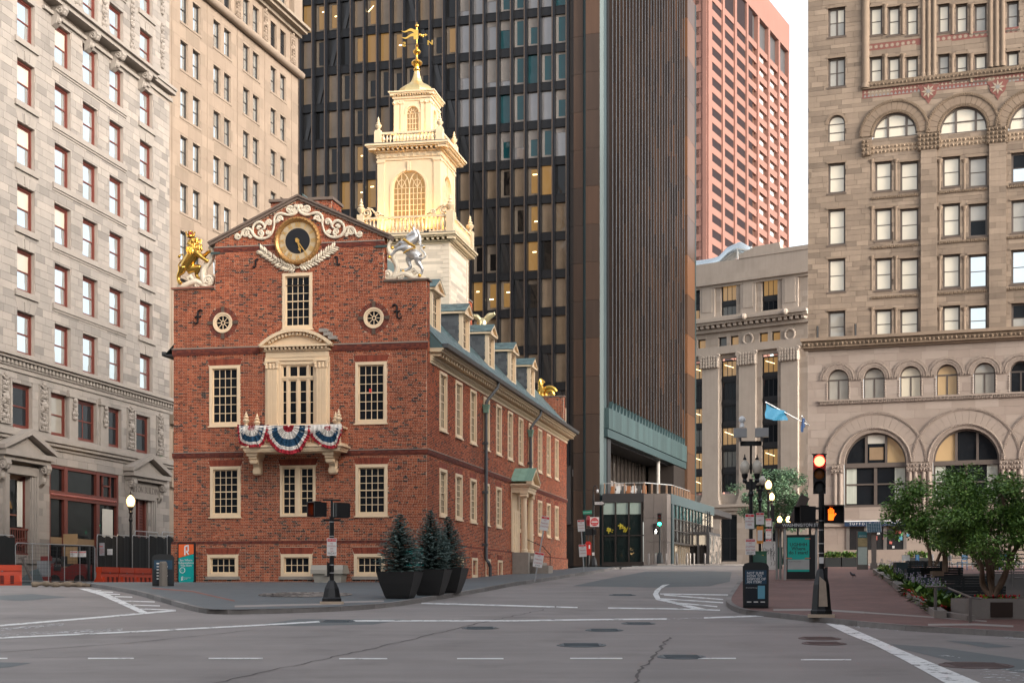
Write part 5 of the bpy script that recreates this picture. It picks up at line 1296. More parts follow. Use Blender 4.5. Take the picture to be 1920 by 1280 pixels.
for i in range(NC+1):
    o = ob('mullion', me_m, DT, T(sx0+PIT*i, 0, 0)); ob('mullion_lit_side', me_n, o)
sp_m = MB().box(-PIT/2+.1, PIT/2-.1, .05, .5, -.87, 0).box(-PIT/2+.1, PIT/2-.1, .02, .05, -.06, 0).mesh('spandrel_panel', SPAN)
G_TAN = glass('tan_blind_glass', (.25,.18,.12), .05, 1.5, .01, .8, .35); G_PALE = glass('pale_reflection_glass', (.24,.215,.205), .03, 2.0, .04, .5); G_TEAL = glass('teal_reflection_glass', (.008,.075,.085), .02, 1.5, .04, .9)  # pale and teal pane colours carry the sky and building reflected there
G_BLK = glass('black_glass', (.012,.011,.011), .03, 1.4, .02, .8); G_AMBR = glass('amber_room', (.12,.08,.035), .05, 1.45, em=(1,.52,.15), es=.075)
G_CURT = glass('curtain_glass', (.24,.165,.10), .05, 1.5, .01, 2.5, .3)
LAMPM = mat('ceiling_lamp', (.9,.8,.5), .5, emit=(1,.7,.32), es=2.2)
pw, ph = PIT-.2, 2.98
pane_me = {g: MB().box(-pw/2, pw/2, 0, .02, 0, ph).mesh('pane', g) for g in (G_TAN, G_PALE, G_TEAL, G_BLK, G_AMBR, G_CURT)}
blind_me = [MB().box(-pw/2, pw/2, 0, .015, ph-h, ph).mesh('blind', m_) for h in (.5, 1.0, 1.7, 2.4) for m_ in (mat('tan_blind', (.15,.115,.085), .8), mat('pale_blind', (.32,.28,.25), .8))]
jamb_me = MB().box(-pw/2, -pw/2+.3, 0, .015, 0, ph).box(-pw/2+.3, pw/2, 0, .015, 0, .28).box(-pw/2+.3, pw/2, 0, .015, ph-.22, ph).mesh('inner_lining', mat('tan_lining', (.22,.172,.128), .8))
jamb_me2 = MB().box(-pw/2, -pw/2+.26, 0, .015, 0, ph).box(-pw/2+.26, pw/2, 0, .015, 0, .28).box(-pw/2+.26, pw/2, 0, .015, ph-.22, ph).mesh('inner_lining', mat('pale_lining', (.36,.32,.285), .8))
lamp_me = MB().bar((-.35, 0, 1.5), (.3, 0, 2.1), .06, .02, up=(0,1,0)).mesh('ceiling_lamp', LAMPM); lamp_m2 = MB().box(-.2, .3, 0, .02, 2.0, 2.1).mesh('ceiling_lamp', LAMPM)
def brace(sg):
    m = MB(); m.box(-pw/2, pw/2, .1, .16, 0, ph, c=.3)
    p = [(-.38, ph), (.26, ph), (.62, 0), (-.02, 0)] if False else [(-.64, ph), (-.18, ph), (.64, .0), (.18, 0)]
    q = [(sg*x, z) for x, z in (p if sg > 0 else p)]
    q = [q[3], q[2], q[1], q[0]] if sg > 0 else [q[2], q[3], q[0], q[1]]
    m.poly(q, -.06, .1, c=.6)
    return m.mesh('brace_panel', mat('brace_metal', (.05,.048,.048), .28, .6, var=.15, scale=.5))
br_m = {1: brace(1), -1: brace(-1)}
for k in range(-3, 13):
    zb0 = 57.47-3.857*k
    for i in range(NC):
        c = i-3; x = sx0+PIT*(i+.5)                     # c = column counted from the tan building's edge
        S_o = ob('spandrel_panel', sp_m, DT, T(x, 0, zb0))
        if c == 3-k or c == 8+k:
            ob('brace_panel', br_m[-1 if c == 3-k and k < 4 else 1], DT, T(x, .2, zb0)); continue
        r = R.random()
        if k <= 4 and 12 <= c <= 14: g = G_PALE
        elif k <= 4 and c >= 15: g = G_TEAL if r < .75 else G_PALE
        elif k <= -1: g = G_AMBR if r < .5 else G_TAN
        elif k == 0 and c < 9: g = G_AMBR if r < .75 else G_TAN
        elif k == 1 and c in (5, 6, 7): g = G_AMBR
        elif k == 8 and c < 17: g = G_AMBR
        elif k >= 6: g = [G_TAN, G_CURT, G_BLK, G_TAN, G_AMBR][int(r*4.6)]
        else: g = [G_TAN, G_BLK, G_TAN, G_CURT, G_BLK, G_AMBR][int(r*5.6)]
        o = ob('pane', pane_me[g], DT, T(x, .34, zb0) @ RZ(R.uniform(-.012, .012)) @ RX(R.uniform(-.008, .008)))
        if g in (G_BLK, G_TEAL, G_AMBR) and R.random() < .8: ob('inner_lining', jamb_me2 if g == G_TEAL else jamb_me, o, T(0, -.02, 0))
        if g in (G_BLK, G_TEAL) and R.random() < .35: ob('blind', blind_me[2*R.randrange(3)+(1 if g == G_TEAL else 0)], o, T(0, -.03, 0))
        if g is G_AMBR and R.random() < .6: ob('ceiling_lamp', lamp_me if c in (4, 5, 6) and k == 0 else lamp_m2, o, T(R.uniform(-.3, .2), -.03, R.uniform(-.9, .3)) @ SC(R.uniform(.5, 1), 1, 1))
        if g is G_PALE and R.random() < .5: ob('blind', blind_me[2*R.randrange(4)+1], o, T(0, -.03, 0))
MB().box(sx0, -3.5, -.1, .7, zlow-6, zlow).obj('lower_fascia', mat('low_fascia', (.04,.037,.037), .45, .3), DT); MB().box(sx0, -3.5, .4, 2, 0, zlow-6).obj('lower_wall', BRZ, DT)
# corner piers clad in stacked panels
for x0, x1, y, mtl, nm in ((-3.62,-3.2,.1,BRZ,'pier_edge'),(-3.2,-2.2,-.1,BRZP,'pier_panel'),(-1.8,-.33,-.6,BRZP,'pier_panel')):
    z = 0
    while z < ztop:
        h = 3.857; c = R.uniform(.35, .75); MB().box(x0+.005, x1-.005, y, 1.5, z+.012, min(ztop, z+h)-.012, c=c).obj(nm, mtl, DT); z += h
MB().box(-2.2, -1.8, .35, 1.2, 0, ztop).box(-2.19, -1.79, .0, .35, 0, ztop).obj('pier_recess', TEALM, DT); MB().polyz([(-.33,-.6),(0,-.27),(0,1.0),(-.33,1.0)], 0, ztop).obj('corner_chamfer', TEALE, DT)
MB().box(-3.6, -.01, 1.5, 3, 0, ztop).obj('pier_core', SPAN, DT)
# the receding side with its vertical fins
SD = 50.9; MB().box(0.0, SD, .5, 1.2, 13.2, ztop).obj('side_curtain', mat('side_dark', (.016,.0152,.016), .4), DT, SIDE)
nf = 26
for i in range(nf):
    s = 1.6+(44.6-1.6)*(i+.5)/nf; m = MB(); z = 16.6; z += R.uniform(0, 3.8)-3.8
    while z < ztop:
        a, b = max(z, 16.4), min(ztop, z+3.857)
        if b > a: m.box(s-.06, s+.06, -.3, .5, a+.015, b-.015, c=R.random()*(.35+.65*i/nf))
        z += 3.857
    o = m.obj('fin', BRZP, DT, SIDE); MB().box(s-.075, s+.075, -.34, -.3, 16.4, ztop).obj('fin_edge', mat('fin_edge', (.10,.105,.115), .4, .5), o)
    MB().poly([(s-.8, 16.0), (s+.1, 16.0), (s-.04, 17.0)], -.4, .3).obj('fin_foot', TEALM, o)
z0_ = 13.98
tp = MB()
for i in range(52): a = .3+i*.86; tp.box(a+.004, a+.856, -.42, .5, z0_+.05, 16.1, c=R.random())
tp.obj('teal_apron', mat('teal_apron', (.0345,.061,.0626), .55, .2, var=.15, scale=.5, streak=.35), DT, SIDE); MB().box(.0, 45.2, -.36, .5, 13.15, 13.95).obj('teal_fascia', TEALM, DT, SIDE)
z = 0
while z < ztop: MB().box(45.0, 50.6, -.5, 1.2, z+.02, min(ztop, z+5.1)-.02, c=R.uniform(.7, 1)).obj('end_pier_panel', BRZP, DT, SIDE); z += 5.1
MB().box(50.62, 51.2, -.55, 1.2, 0, ztop).obj('end_pier_edge', TEALE, DT, SIDE)
# recessed lower storeys behind the terrace
MB().box(0.2, 45, .5, 9, 13.0, 13.15).obj('soffit', mat('soffit', (.015,.015,.016), .6), DT, SIDE)
bk = MB().box(0, 45, 3.35, 3.45, 6, 13).obj('recess_glazing', glass('recess_glass', (.03,.025,.022), .06, 1.25), DT, SIDE)
for i in range(22): MB().box(.3+i*2.0, .42+i*2.0, 3.2, 3.35, 6, 13).obj('glazing_bar', BRZ, bk)
MB().box(0, 45, 3.25, 3.36, 9.2, 9.9).obj('glazing_rail', mat('grey_rail', (.14,.12,.11), .6), bk)
for s, g in ((1.6,.5),(3.6,.8),(5.7,.5),(7.2,.3)): MB().box(s, s+1.0, 3.25, 3.33, 10.2, 12.2).obj('lit_room', G_AMBR, bk)
MB().box(37, 44.8, -.2, 3, 0, 13.1).obj('column_pier', BRZ, DT, SIDE); MB().cyl((31, .6, 7), (31, .6, 13.1), .25, 10).obj('round_column', mat('steel_column', (.3,.28,.26), .4, .5), DT, SIDE)
# street-level pavilion
px1 = dt.s(1207, -1); px2 = dt.s(1245, -1)
GRB = mat('grey_granite', (.125,.105,.095), .75, var=.12, scale=1.5, bump=.1)
PV = ob('pavilion', MB().box(.02, px1, -1, -.6, 6.4, 7.3).box(.02, px2, -.55, 44, 6.6, 7.25).mesh('pavilion', mat('pavilion_metal', (.035,.033,.034), .45, .3)), DT)
pg = [0.05, dt.s(1154,-1), dt.s(1179,-1), dt.s(1203,-1)]
for i in range(3):
    MB().box(pg[i]+.06, pg[i+1]-.06, -.85, -.82, .4, 5.2).obj('pane', glass('lobby_glass', (.008,.014,.014), .03, 1.35), PV); MB().box(pg[i]+.08, pg[i+1]-.08, -.9, -.86, 5.2, 6.35).obj('pane', glass('frosted_pane', (.22,.27,.24), .3, 1.4), PV)
for x in pg: MB().box(x-.07, x+.07, -1.02, -.7, 0, 6.4).obj('pavilion_mullion', BRZ, PV)
MB().box(.05, px1, -.98, -.7, 3.0, 3.12).box(.05, px1, -1.0, -.7, 0, .4).obj('pavilion_rail', BRZ, PV)
for i, (x, z, s_) in enumerate(((.7,3.6,.35),(2.4,3.7,.4),(1.9,4.0,.2))):
    m = MB()
    for j in range(24): m.sph((x+R.gauss(0, s_*.5), -.9, z+R.gauss(0, s_*.4)), .07, 5)
    m.obj('lobby_flowers', mat('lobby_flowers', (.3,.24,.02), .6, emit=(.9,.7,.05), es=.02), PV)
z = 0
while z < 7.2:
    for a, b in ((px1, (px1+px2)/2), ((px1+px2)/2, px2)): MB().box(a+.01, b-.01, -1.05, -.5, z+.01, min(7.2, z+2.4)-.01, c=R.uniform(.4, .6)).obj('granite_panel', GRB, PV)
    MB().box(px2, px2+.3, -1.0, 2.0, z+.01, min(7.2, z+2.4)-.01, c=.55).obj('granite_panel', GRB, PV); z += 2.4
MB().box(px1+1.0, px1+1.3, -1.2, -1.05, 3.8, 4.2).obj('wall_lamp', BLACKM, PV)
# its glazed flank
pvs = Fr(1247, dt.dep(1245,-1)-.2, 16.5-90, 4.0); FM = Matrix.Translation((px2+.32, 1.0, 0)) @ SIDE
fl = ob('flank', MB().box(0, 27, -.05, .4, 6.3, 7.3).box(0, .9, -.15, .3, 0, 6.3).box(0, 27, .8, 1.0, 0, 6.4).mesh('flank', mat('pavilion_teal', (.045,.07,.075), .45, .3)), DT, FM)
G_FL = glass('flank_glass', (.02,.06,.062), .03, 1.7, .04, .8); G_FL2 = glass('flank_glass_dark', (.035,.035,.034), .03, 1.6, .05, .8)
for i in range(13):
    a = 1.0+i*2.0
    for z_0, z_1, g in ((4.9, 6.25, G_FL if i < 9 else G_BRIGHT), (3.7, 4.85, G_FL2), (2.5, 3.65, G_FL2)): MB().box(a+.05, a+1.95, .1, .12, z_0, z_1).obj('pane', g, fl)
    MB().box(a-.05, a+.05, -.02, .12, 2.4, 6.3).obj('glazing_bar', BRZ, fl)
MB().box(.9, 27, -.02, .14, 2.3, 2.5).box(.9, 27, 0, .14, 3.62, 3.72).box(.9, 27, 0, .14, 4.84, 4.92).obj('glazing_rail', BRZ, fl)
for i in range(10): a = 1.2+i*1.4; MB().box(a, a+.1, .3, .5, 0, 2.4).obj('door_mullion', mat('tan_mullion', (.2,.16,.12), .5), fl)
MB().box(1.2, 6, .45, .5, 1.6, 2.4).obj('pane', G_BRIGHT, fl)
# entrance canopy box
cnx = Matrix.Translation((px2+.32, 14.0, 0))
ca = dt.s(1285, 13)-px2-.3; cb_ = dt.s(1326, 13)-px2-.3
CA = ob('entrance_box', MB().box(ca, cb_, 0, 8, 3.6, 3.9).box(ca, ca+.25, 0, .3, 0, 3.6).box(cb_-.25, cb_, 0, .3, 0, 3.6).box((ca+cb_)/2-.1, (ca+cb_)/2+.1, .02, .3, 0, 3.6).mesh('entrance_box', mat('pavilion_metal', (0,0,0))), DT, cnx)
for a, b in ((ca+.25, (ca+cb_)/2-.1), ((ca+cb_)/2+.1, cb_-.25)): MB().box(a, b, .1, .15, 2.5, 3.55).obj('pane', mat('cream_fascia', (.38,.33,.26), .6), CA); MB().box(a, b, .2, .25, 0, 2.4).obj('pane', G_BLK, CA)
MB().box(cb_, cb_+.05, 0, 8, 0, 3.6).obj('pane', G_FL2, CA)
for y in (0, 1.4, 2.8): MB().bar((cb_-2.2+y*.3, 1, 3.95), (cb_-.4, 1.0, 5.6), .08, .08).obj('roof_rail', BLACKM, CA) if y == 0 else MB().bar((cb_-.4, y, 3.9), (cb_-.4, y, 6.2), .12, .12).obj('roof_rail', BLACKM, CA)
MB().bar((cb_-.4, 0, 6.1), (cb_-.4, 3.5, 6.1), .08, .08).bar((cb_-.4, 0, 5.2), (cb_-.4, 3.5, 5.2), .08, .08).obj('roof_rail', BLACKM, CA)
# terrace railing
TR = ob('terrace_railing', MB().bar((.1, -.7, 8.35), (px1, -.7, 8.35), .1, .08).bar((px1, -.7, 8.35), (px2-.1, 3.5, 8.35), .1, .08).bar((px2-.1, 3.5, 8.35), (px2-.1, 14, 8.35), .1, .08).mesh('terrace_railing', mat('rail_steel', (.45,.45,.45), .35, .7)), DT)
for i in range(5): x = .2+(px1-.2)*i/4; MB().box(x-.05, x+.05, -.75, -.65, 7.3, 8.35).obj('rail_post', mat('copper_post', (.26,.165,.11), .5, .3), TR)
for i in range(12): t = i/11; MB().box(*(lambda p: (p.x-.08, p.x+.08, p.y-.06, p.y+.06))(Vector((px1, -.7)).lerp(Vector((px2-.1, 3.5)), t*3) if t < .34 else Vector((px2-.1, 3.5)).lerp(Vector((px2-.1, 14)), (t-.34)/.66)), 7.3, 8.35).obj('rail_post', mat('copper_post', (0,0,0)), TR)
for i in range(7):
    x = .6+i*.55; c = [(.25,.1,.04),(.5,.5,.5),(.06,.06,.06)][i % 3]
    tag(MB().box(x-.2, x+.2, 1.0, 1.4, 7.26, 7.7).box(x-.2, x+.2, 1.35, 1.42, 7.7, 8.2).obj('terrace_chair', mat('terrace_chair%d' % (i % 3), c, .6), None, dt.M()), ('brown','white','black')[i % 3]+' terrace chair behind the railing, %s from the left' % ('first','second','third','fourth','fifth','sixth','seventh')[i], 'chair', 'terrace chairs behind the railing')
# ================================================================== pink granite tower
PINK = mat('pink_granite', (.2821,.141,.1058), .8, var=.12, scale=.15, streak=.08, ramp=[(0,(.2116,.1058,.0832)),(1,(.2539,.1269,.0987))])
pk = Fr(1325, 390, 25, 5.0); ps = Fr(1325, 390, 25-90, 5.0)
PK = thing('pink_granite_tower', 'salmon pink granite tower with deep window cells, against the sky', 'building', pk.M())
NB = 7; B0, BP, BW = 2.9, 10.55, 8.95; FL = 3.803; ZT = 161.0; r0 = 140.06                     # soffit height of the measured row
PS = ob('right_face', None, PK, SIDE); nrow = 24
zb_l = r0-FL*21
for j in range(NB+1):
    a = B0+BP*j-(BP-BW) if j else 0; b = B0+BP*j if j < NB else 76.2
    MB().box(a, b, -.5, 3.5, 20, ZT, c=R.random()).obj('pier', PINK, PS)
MB().box(0, 76.2, 2.0, 3.0, 20, ZT-14).obj('glazing_back', mat('pink_dark', (.03,.022,.024), .9, spec=.1), PS)
sp_ = MB().box(0, BW, -.1, 3.4, -1.75, 0).mesh('spandrel', PINK); gp = MB().box(.1, BW*.62, .1, .18, 0, 1.2).mesh('pane', glass('cell_glass', (.40,.48,.51), .25, 1.4)); gp2 = MB().box(BW*.62, BW-.1, 1.4, 1.5, 0, 2.05).mesh('pane', mat('cell_brown', (.16,.09,.06), .7)); bars = MB()
for q in (.25, .42, .6, .8): bars.box(BW*q-.1, BW*q+.1, .3, .5, 0, 2.05)
bars = bars.mesh('glazing_bars', mat('cell_bar', (.22,.12,.085), .6)); lit_ = MB().box(.1, BW-.1, 1.0, 1.06, 0, 1.6).mesh('pane', G_LIT)
for j in range(NB):
    x = B0+BP*j
    for k in range(nrow):
        z = r0+FL*(1-k)-2.05                                 # floor of the cell
        if k < 1 and False: continue
        o = ob('spandrel', sp_, PS, T(x, 0, z))
        ob('pane', gp if R.random() > .03 else lit_, PS, T(x, 0, z)); ob('pane', gp2, PS, T(x, 0, z)); stuff(ob('glazing_bars', bars, PS, T(x, 0, z)))
    zt_ = r0+FL+1.75-2.05+2.05
    MB().box(x, x+BW, .6, 3, r0+FL+.0, r0+FL+9.2).obj('louvre', mat('louvre_grey', (.08,.078,.08), .5, .3, streak=.25), PS)
    MB().box(x, x+BW, -.2, 3.4, r0+FL-.05-.0, r0+FL+1.6).obj('spandrel', PINK, PS)
MB().box(0, 76.2, -.52, 3.5, r0+FL+9.2, ZT).obj('parapet', PINK, PS)
MB().box(-60, -.01, .6, 40, 20, ZT-.3).obj('left_core', mat('pink_dark', (0,0,0)), PK)
lp = [(-.0, -1.25)]
MB().box(-1.0, -.0, -.3, 3, 20, ZT).obj('corner_pier', PINK, PK); MB().box(-1.32, -1.06, -.05, 1, 20, ZT).obj('corner_pier', PINK, PK)
sl_m = MB().box(-40, -1.35, -.15, .6, -1.75, 0).mesh('band', PINK); gl_m = MB().box(-3.9, -1.35, .25, .35, 0, 1.5).mesh('pane', glass('band_glass', (.16,.17,.18), .03, 1.8)); gl_n = MB().box(-40, -4.0, .25, .35, 0, 1.5).mesh('pane', glass('band_glass', (0,0,0)))
for k in range(nrow): z = r0+FL*(1-k)-2.05; ob('band', sl_m, PK, T(0, 0, z)); ob('pane', gl_m, PK, T(0, 0, z)); ob('pane', gl_n, PK, T(0, 0, z))
# ================================================================== classical grey-stone building
CST = mat('grey_limestone', (.352,.2904,.242), .85, var=.12, scale=.6, bump=.15, stain=.12, streak=.1, ramp=[(0,(.2948,.242,.198)),(.5,(.3344,.2772,.2288)),(1,(.3696,.308,.2552))]); CSP = mat('grey_limestone_trim', (.352,.2948,.2464), .85, var=.12, scale=.6, streak=.12, stain=.15)
BLKI = mat('black_iron_spandrel', (.02,.02,.022), .5, .2, var=.2)
cb = Fr(1515, 215, 37.5, 5.0)
CB = thing('classical_stone_building', 'grey stone classical building with giant pilasters, between dark tower and brown one', 'building', cb.M())
bays = [-17.75, -12.4, -5.88]; hw = 1.25
cz = lambda y: cb.z(1443, y)
z_f = [(cz(a), cz(b)) for a, b in ((918,884),(873,839),(830,794),(785,753),(744,708),(699,667))]
strip = (z_f[0][0]-.3, z_f[-1][1]+.3); att = (cz(645)+.1, cz(622)); up = [(cz(583), cz(562)), (cz(555), cz(517))]
ops = [(c-hw, c+hw, *strip) for c in bays]+[(c+q-.68, c+q+.68, *att) for c in bays for q in (-.95, .95)]+[(c-hw, c+hw, up[0][0], up[1][1]) for c in bays]+[(c-hw*1.1, c+hw*1.1, .6, 7.2) for c in bays]
m = MB(); backing(m, -26, 0, 0, cz(505), ops, reveal=.6); m.face([(-26, 0, cz(505)), (0, 0, cz(505)), (0, 20, cz(505)), (-26, 20, cz(505))]); m.face([(0, 0, 0), (0, 10, 0), (0, 10, cz(505)), (0, 0, cz(505))])
CW = m.obj('facade', mat('grey_limestone_joint', (.30,.25,.21), .9), CB)
pieces(CW, Matrix(), -26, 0, 0, cz(505), ops, CST, .75, 1.9, 'ashlar_block', .02, .01, 'run', 300, rnd=.3, jit=.003, ragged=1, minw=.1)
def lit3(p=.45):
    return G_LIT if R.random() < p else (G_DARK if R.random() < .6 else glass('grey_interior', (.09,.085,.075), .05))
for c in bays:
    for i, (a, b) in enumerate(z_f):
        g = lit3(.5); o = window(CW, T(c, .35, a), 2*hw, b-a, 3, 1, fw=.12, sash=.06, mun=.1, proud=0, deep=.14, fm=BLKI, pm=g, rail=False, panes='one')
        if g is G_LIT: MB().bar((-.8, .02, (b-a)*.75), (.6, .02, (b-a)*.55), .06, .02, up=(0,1,0)).obj('ceiling_lamp', LAMPM, o)
        if i < 5: MB().box(c-hw, c+hw, .25, .5, b, z_f[i+1][0]).box(c-hw, c+hw, .18, .5, b+.25, z_f[i+1][0]-.25).obj('iron_spandrel', BLKI, CW)
    for q in (-.95, .95): window(CW, T(c+q, .35, att[0]), 1.36, att[1]-att[0], 1, 1, fw=.1, sash=.05, proud=0, deep=.14, fm=BLKI, pm=lit3(.6), rail=False, panes='one')
    for a, b in up: window(CW, T(c, .35, a), 2*hw, b-a, 3, 1, fw=.12, sash=.06, mun=.08, proud=0, deep=.14, fm=BLKI, pm=lit3(.6), rail=False, panes='one')
    MB().box(c-hw, c+hw, .3, .5, up[0][1], up[1][0]).obj('iron_spandrel', BLKI, CW)
    window(CW, T(c, .4, .6), 2.2*hw, 6.6, 2, 2, fw=.15, sash=.08, mun=.1, proud=0, deep=.14, fm=BLKI, pm=G_DARK, panes='sash')
for c in (-15.1, -9.15, -2.6):
    w_ = 1.3; p = MB().box(c-w_, c+w_, -.5, 0, strip[0]-1.0, cz(680)).box(c-w_-.25, c+w_+.25, -.7, 0, strip[0]-1.5, strip[0]-.9).box(c-w_-.12, c+w_+.12, -.6, 0, strip[0]-.9, strip[0]-.4); P = p.obj('pilaster', CSP, CW)
    k = MB().box(c-w_-.1, c+w_+.1, -.65, 0, cz(680), cz(657)); zc = cz(680)
    for i in range(7):
        for j in range(4): k.sph((c-w_+2*w_*i/6, -.72, zc+.2+j*.42), .26, 6, sz=1.2)
    for sx in (-1, 1): k.tube(spiral(c+sx*(w_+.05), cz(660), .38, .08, 0, 1.6, -.8, 12), .12, 6)
    k.obj('capital', CSP, P, smooth=True); k2 = MB().box(c-w_-.3, c+w_+.3, -.85, 0, cz(658), cz(655)); k2.obj('abacus', CSP, P)
mould(CW, -26, .3, [(.5,cz(655),cz(646)),(.35,cz(646),cz(640)+.0)], CSP, 'architrave')
zk = cz(612); CC = mould(CW, -26, .5, [(.5,zk,zk+.5),(1.3,zk+.95,zk+1.3),(1.6,zk+1.3,zk+1.7),(.9,zk+1.7,zk+2.1)], CSP)
dme2 = MB().box(-.22, .22, -1.1, 0, 0, .42).mesh('dentil', CSP)
for i in range(30): ob('dentil', dme2, CC, T(-25.8+i*.88, 0, zk+.52))
for c in (-9.2, -2.7): MB().tube(spiral(c, cz(631), .75, .74, 0, 1, -.12, 20), .16, 6).obj('medallion', CSP, CW)
for c in (-15.7, -9.15, -2.6): MB().box(c-1.2, c+1.2, -.25, 0, up[0][0], up[1][1]+.3).box(c-.8, c+.8, -.32, -.25, up[0][0]+.8, up[1][1]-.2).obj('pilaster', CSP, CW)
zp = cz(505); mould(CW, -26, .4, [(.3,zp-1.6,zp-1.2),(.7,zp-1.2,zp-.8),(.5,zp-.8,zp)], CSP); MB().box(-26, .3, -.3, .6, zp, zp+2.0).obj('parapet', CSP, CW); MB().box(-10.5, .3, -.4, .7, zp+2.0, zp+2.6).poly([(-10.5, zp+2.6), (-4, zp+2.6), (-4.2, zp+3.5), (-8, zp+3.4)], -.35, .6).obj('raised_parapet', CSP, CW)
for c in (-9.0, -2.6): MB().sph((c, -1.7, zk+1.5), .45, 8).obj('lion_head', CSP, CW)
mould(CW, -26, .3, [(.35,strip[0]-2.4,strip[0]-1.9),(.7,strip[0]-1.9,strip[0]-1.5)], CSP, 'base_cornice')
for i in range(9): MB().box(-26, .1, -.14, 0, .3+i*.8, .3+i*.8+.74).obj('rusticated_course', CSP, CW) if False else None
MB().tube([(-22, 4, zp+2.6), (-17.2, 4, zp+2.6), (-15.6, 4, zp+2.9), (-14.2, 4, zp+4.0), (-12.8, 4, zp+4.4), (-11.4, 4, zp+3.6), (-11, 4, zp+1.5)], 1.05, 14).obj('roof_duct', mat('galvanised_duct', (.55,.6,.62), .25, .8, var=.1), CB, smooth=True)
for a in ((-12.6,3),(-10.4,3),(-10.4,5)): MB().bar((a[0], a[1], zp+1), (a[0], a[1], zp+4.3), .18, .18).obj('duct_frame', mat('pale_steel', (.5,.5,.48), .5), CB)
MB().bar((-12.8, 3, zp+4.3), (-10.2, 3, zp+3.6), .2, .2).bar((-12.8, 5, zp+4.3), (-10.2, 5, zp+3.6), .2, .2).obj('duct_frame', mat('pale_steel', (0,0,0)), CB)
# ================================================================== brown Romanesque building on the right
BRN = mat('brownstone', (.2268,.1663,.1134), .85, var=.16, scale=.9, bump=.3, stain=.3, streak=.1, ramp=[(0,(0.160,0.122,0.092)),(.25,(0.200,0.152,0.114)),(.7,(0.228,0.174,0.130)),(1,(0.262,0.201,0.151))]); BRNJ = mat('brownstone_joint', (.14,.105,.078), .95, var=.1)
BRNP = mat('brownstone_trim', (.2041,.1512,.1096), .85, var=.15, scale=1.5, stain=.25, bump=.2); BRNC = mat('carved_brownstone', (.168,.1218,.084), .9, var=.3, scale=4, bump=.8, bscale=14, bd=.05, stain=.4)
GPK = mat('pinkish_granite', (.2722,.2192,.1852), .82, var=.10, scale=2, bump=.2, ramp=[(0,(.2381,.189,.1588)),(.5,(.2684,.2177,.183)),(1,(.2986,.2457,.2094))]); GPJ = mat('granite_joint', (.21,.165,.14), .95); GPP = mat('granite_trim', (.2608,.2117,.1777), .85, var=.12, scale=2, bump=.2)
GPC = mat('granite_carving', (.2268,.1814,.1512), .9, var=.35, scale=7, bump=.9, bscale=18, bd=.04)
WFR = mat('brown_window_frame', (.10,.08,.068), .5)
G_CRM = glass('cream_reflection_glass', (.64,.57,.44), .02, 1.9, .02, .6, .06); G_CRM2 = glass('dim_cream_glass', (.33,.31,.27), .02, 1.7, .03, .6, .3); G_GOLDR = glass('gold_reflection_glass', (.46,.32,.17), .02, 1.7, .05, .5, .1)  # cream and gold panes: the reflected sky is put into their colour
am = Fr(1515, 128, 20.7, 4.0)
AM = thing('brown_romanesque_building', 'brown stone Romanesque building with round arches and cream window reflections, at right', 'building', am.M())
aX = am.s; aZ = lambda y, px=1680: am.z(px, y)
zC = aZ(657, 1540); zC2 = zC+.95                                    # the heavy carved cornice between the two stones
XE = 22.0
ops = []; W2 = []
def aw(x0, x1, ya, yb, kind='w', pxz=None):
    px = pxz or (x0+x1)/2; a, b = aX(x0), aX(x1); c, d = am.z(px, yb), am.z(px, ya); ops.append((a, b, c, d)); W2.append((a, b, c, d, kind))
for ya, yb in ((15,69),(109,163),(306,362),(392,459),(485,547),(583,641)): aw(1552.5, 1585, ya, yb, 'col')
for x0, x1 in ((1640.6,1672),(1687.5,1722)):
    for ya, yb in ((303,358),(391,451),(484,544),(580,634)): aw(x0, x1, ya, yb, 'w')
for x0, x1 in ((1767,1800),(1816,1851)):
    for ya, yb in ((294,350),(382,443),(477,539),(573,628)): aw(x0, x1, ya, yb, 'w2' if x0 > 1800 else 'w')
for x0, x1 in ((1896,1931),):
    for ya, yb in ((286,342),(375,436),(468,532),(568,622)): aw(x0, x1, ya, yb, 'w2')
for xs, y0 in ((((1631,1654),(1665,1687),(1699,1721)),0),(((1759,1780),(1792,1814),(1827,1850)),-5),(((1888,1910),(1922,1944)),-10)):
    for x0, x1 in xs:
        aw(x0, x1, 13+y0, 66+y0, 'w'); aw(x0, x1, 107+y0, 156+y0, 'w')
arches = []
for cxp, r_, ysp in ((1677.5,41,252),(1806,43.5,243),(1938,45,235)):
    cx = aX(cxp); r = r_*am.dep(cxp)/F; zs = am.z(cxp, ysp); arches.append((cx, r, zs)); ops += steps(cx, r, zs, .42, zs-.25)
ac = (aX(1568.5), 16*126/F, am.z(1568, 232)); ops += steps(ac[0], ac[1], ac[2], .42, am.z(1568, 266))
m = MB(); backing(m, 0, XE, zC2, 50, ops, reveal=.35); m.face([(0, 0, 0), (0, 12, 0), (0, 12, 50), (0, 0, 50)][::-1]); m.face([(0, 0, 50), (XE, 0, 50), (XE, 15, 50), (0, 15, 50)])
AU = m.obj('upper_facade', BRNJ, AM)
big = [(cx-r-.95, cx+r+.95, zs-.2, zs+r+1.0) for cx, r, zs in arches]
pieces(AU, Matrix(), 0, XE, zC2, 50, ops, BRN, [.42,.3,.42,.5], 1.3, 'ashlar_block', .035, .014, 'run', 300, rnd=.35, jit=.02, ragged=1, minw=.12, score=lambda a, b, c, d: (b-a)*(d-c) if a < 6 else .1*(b-a))
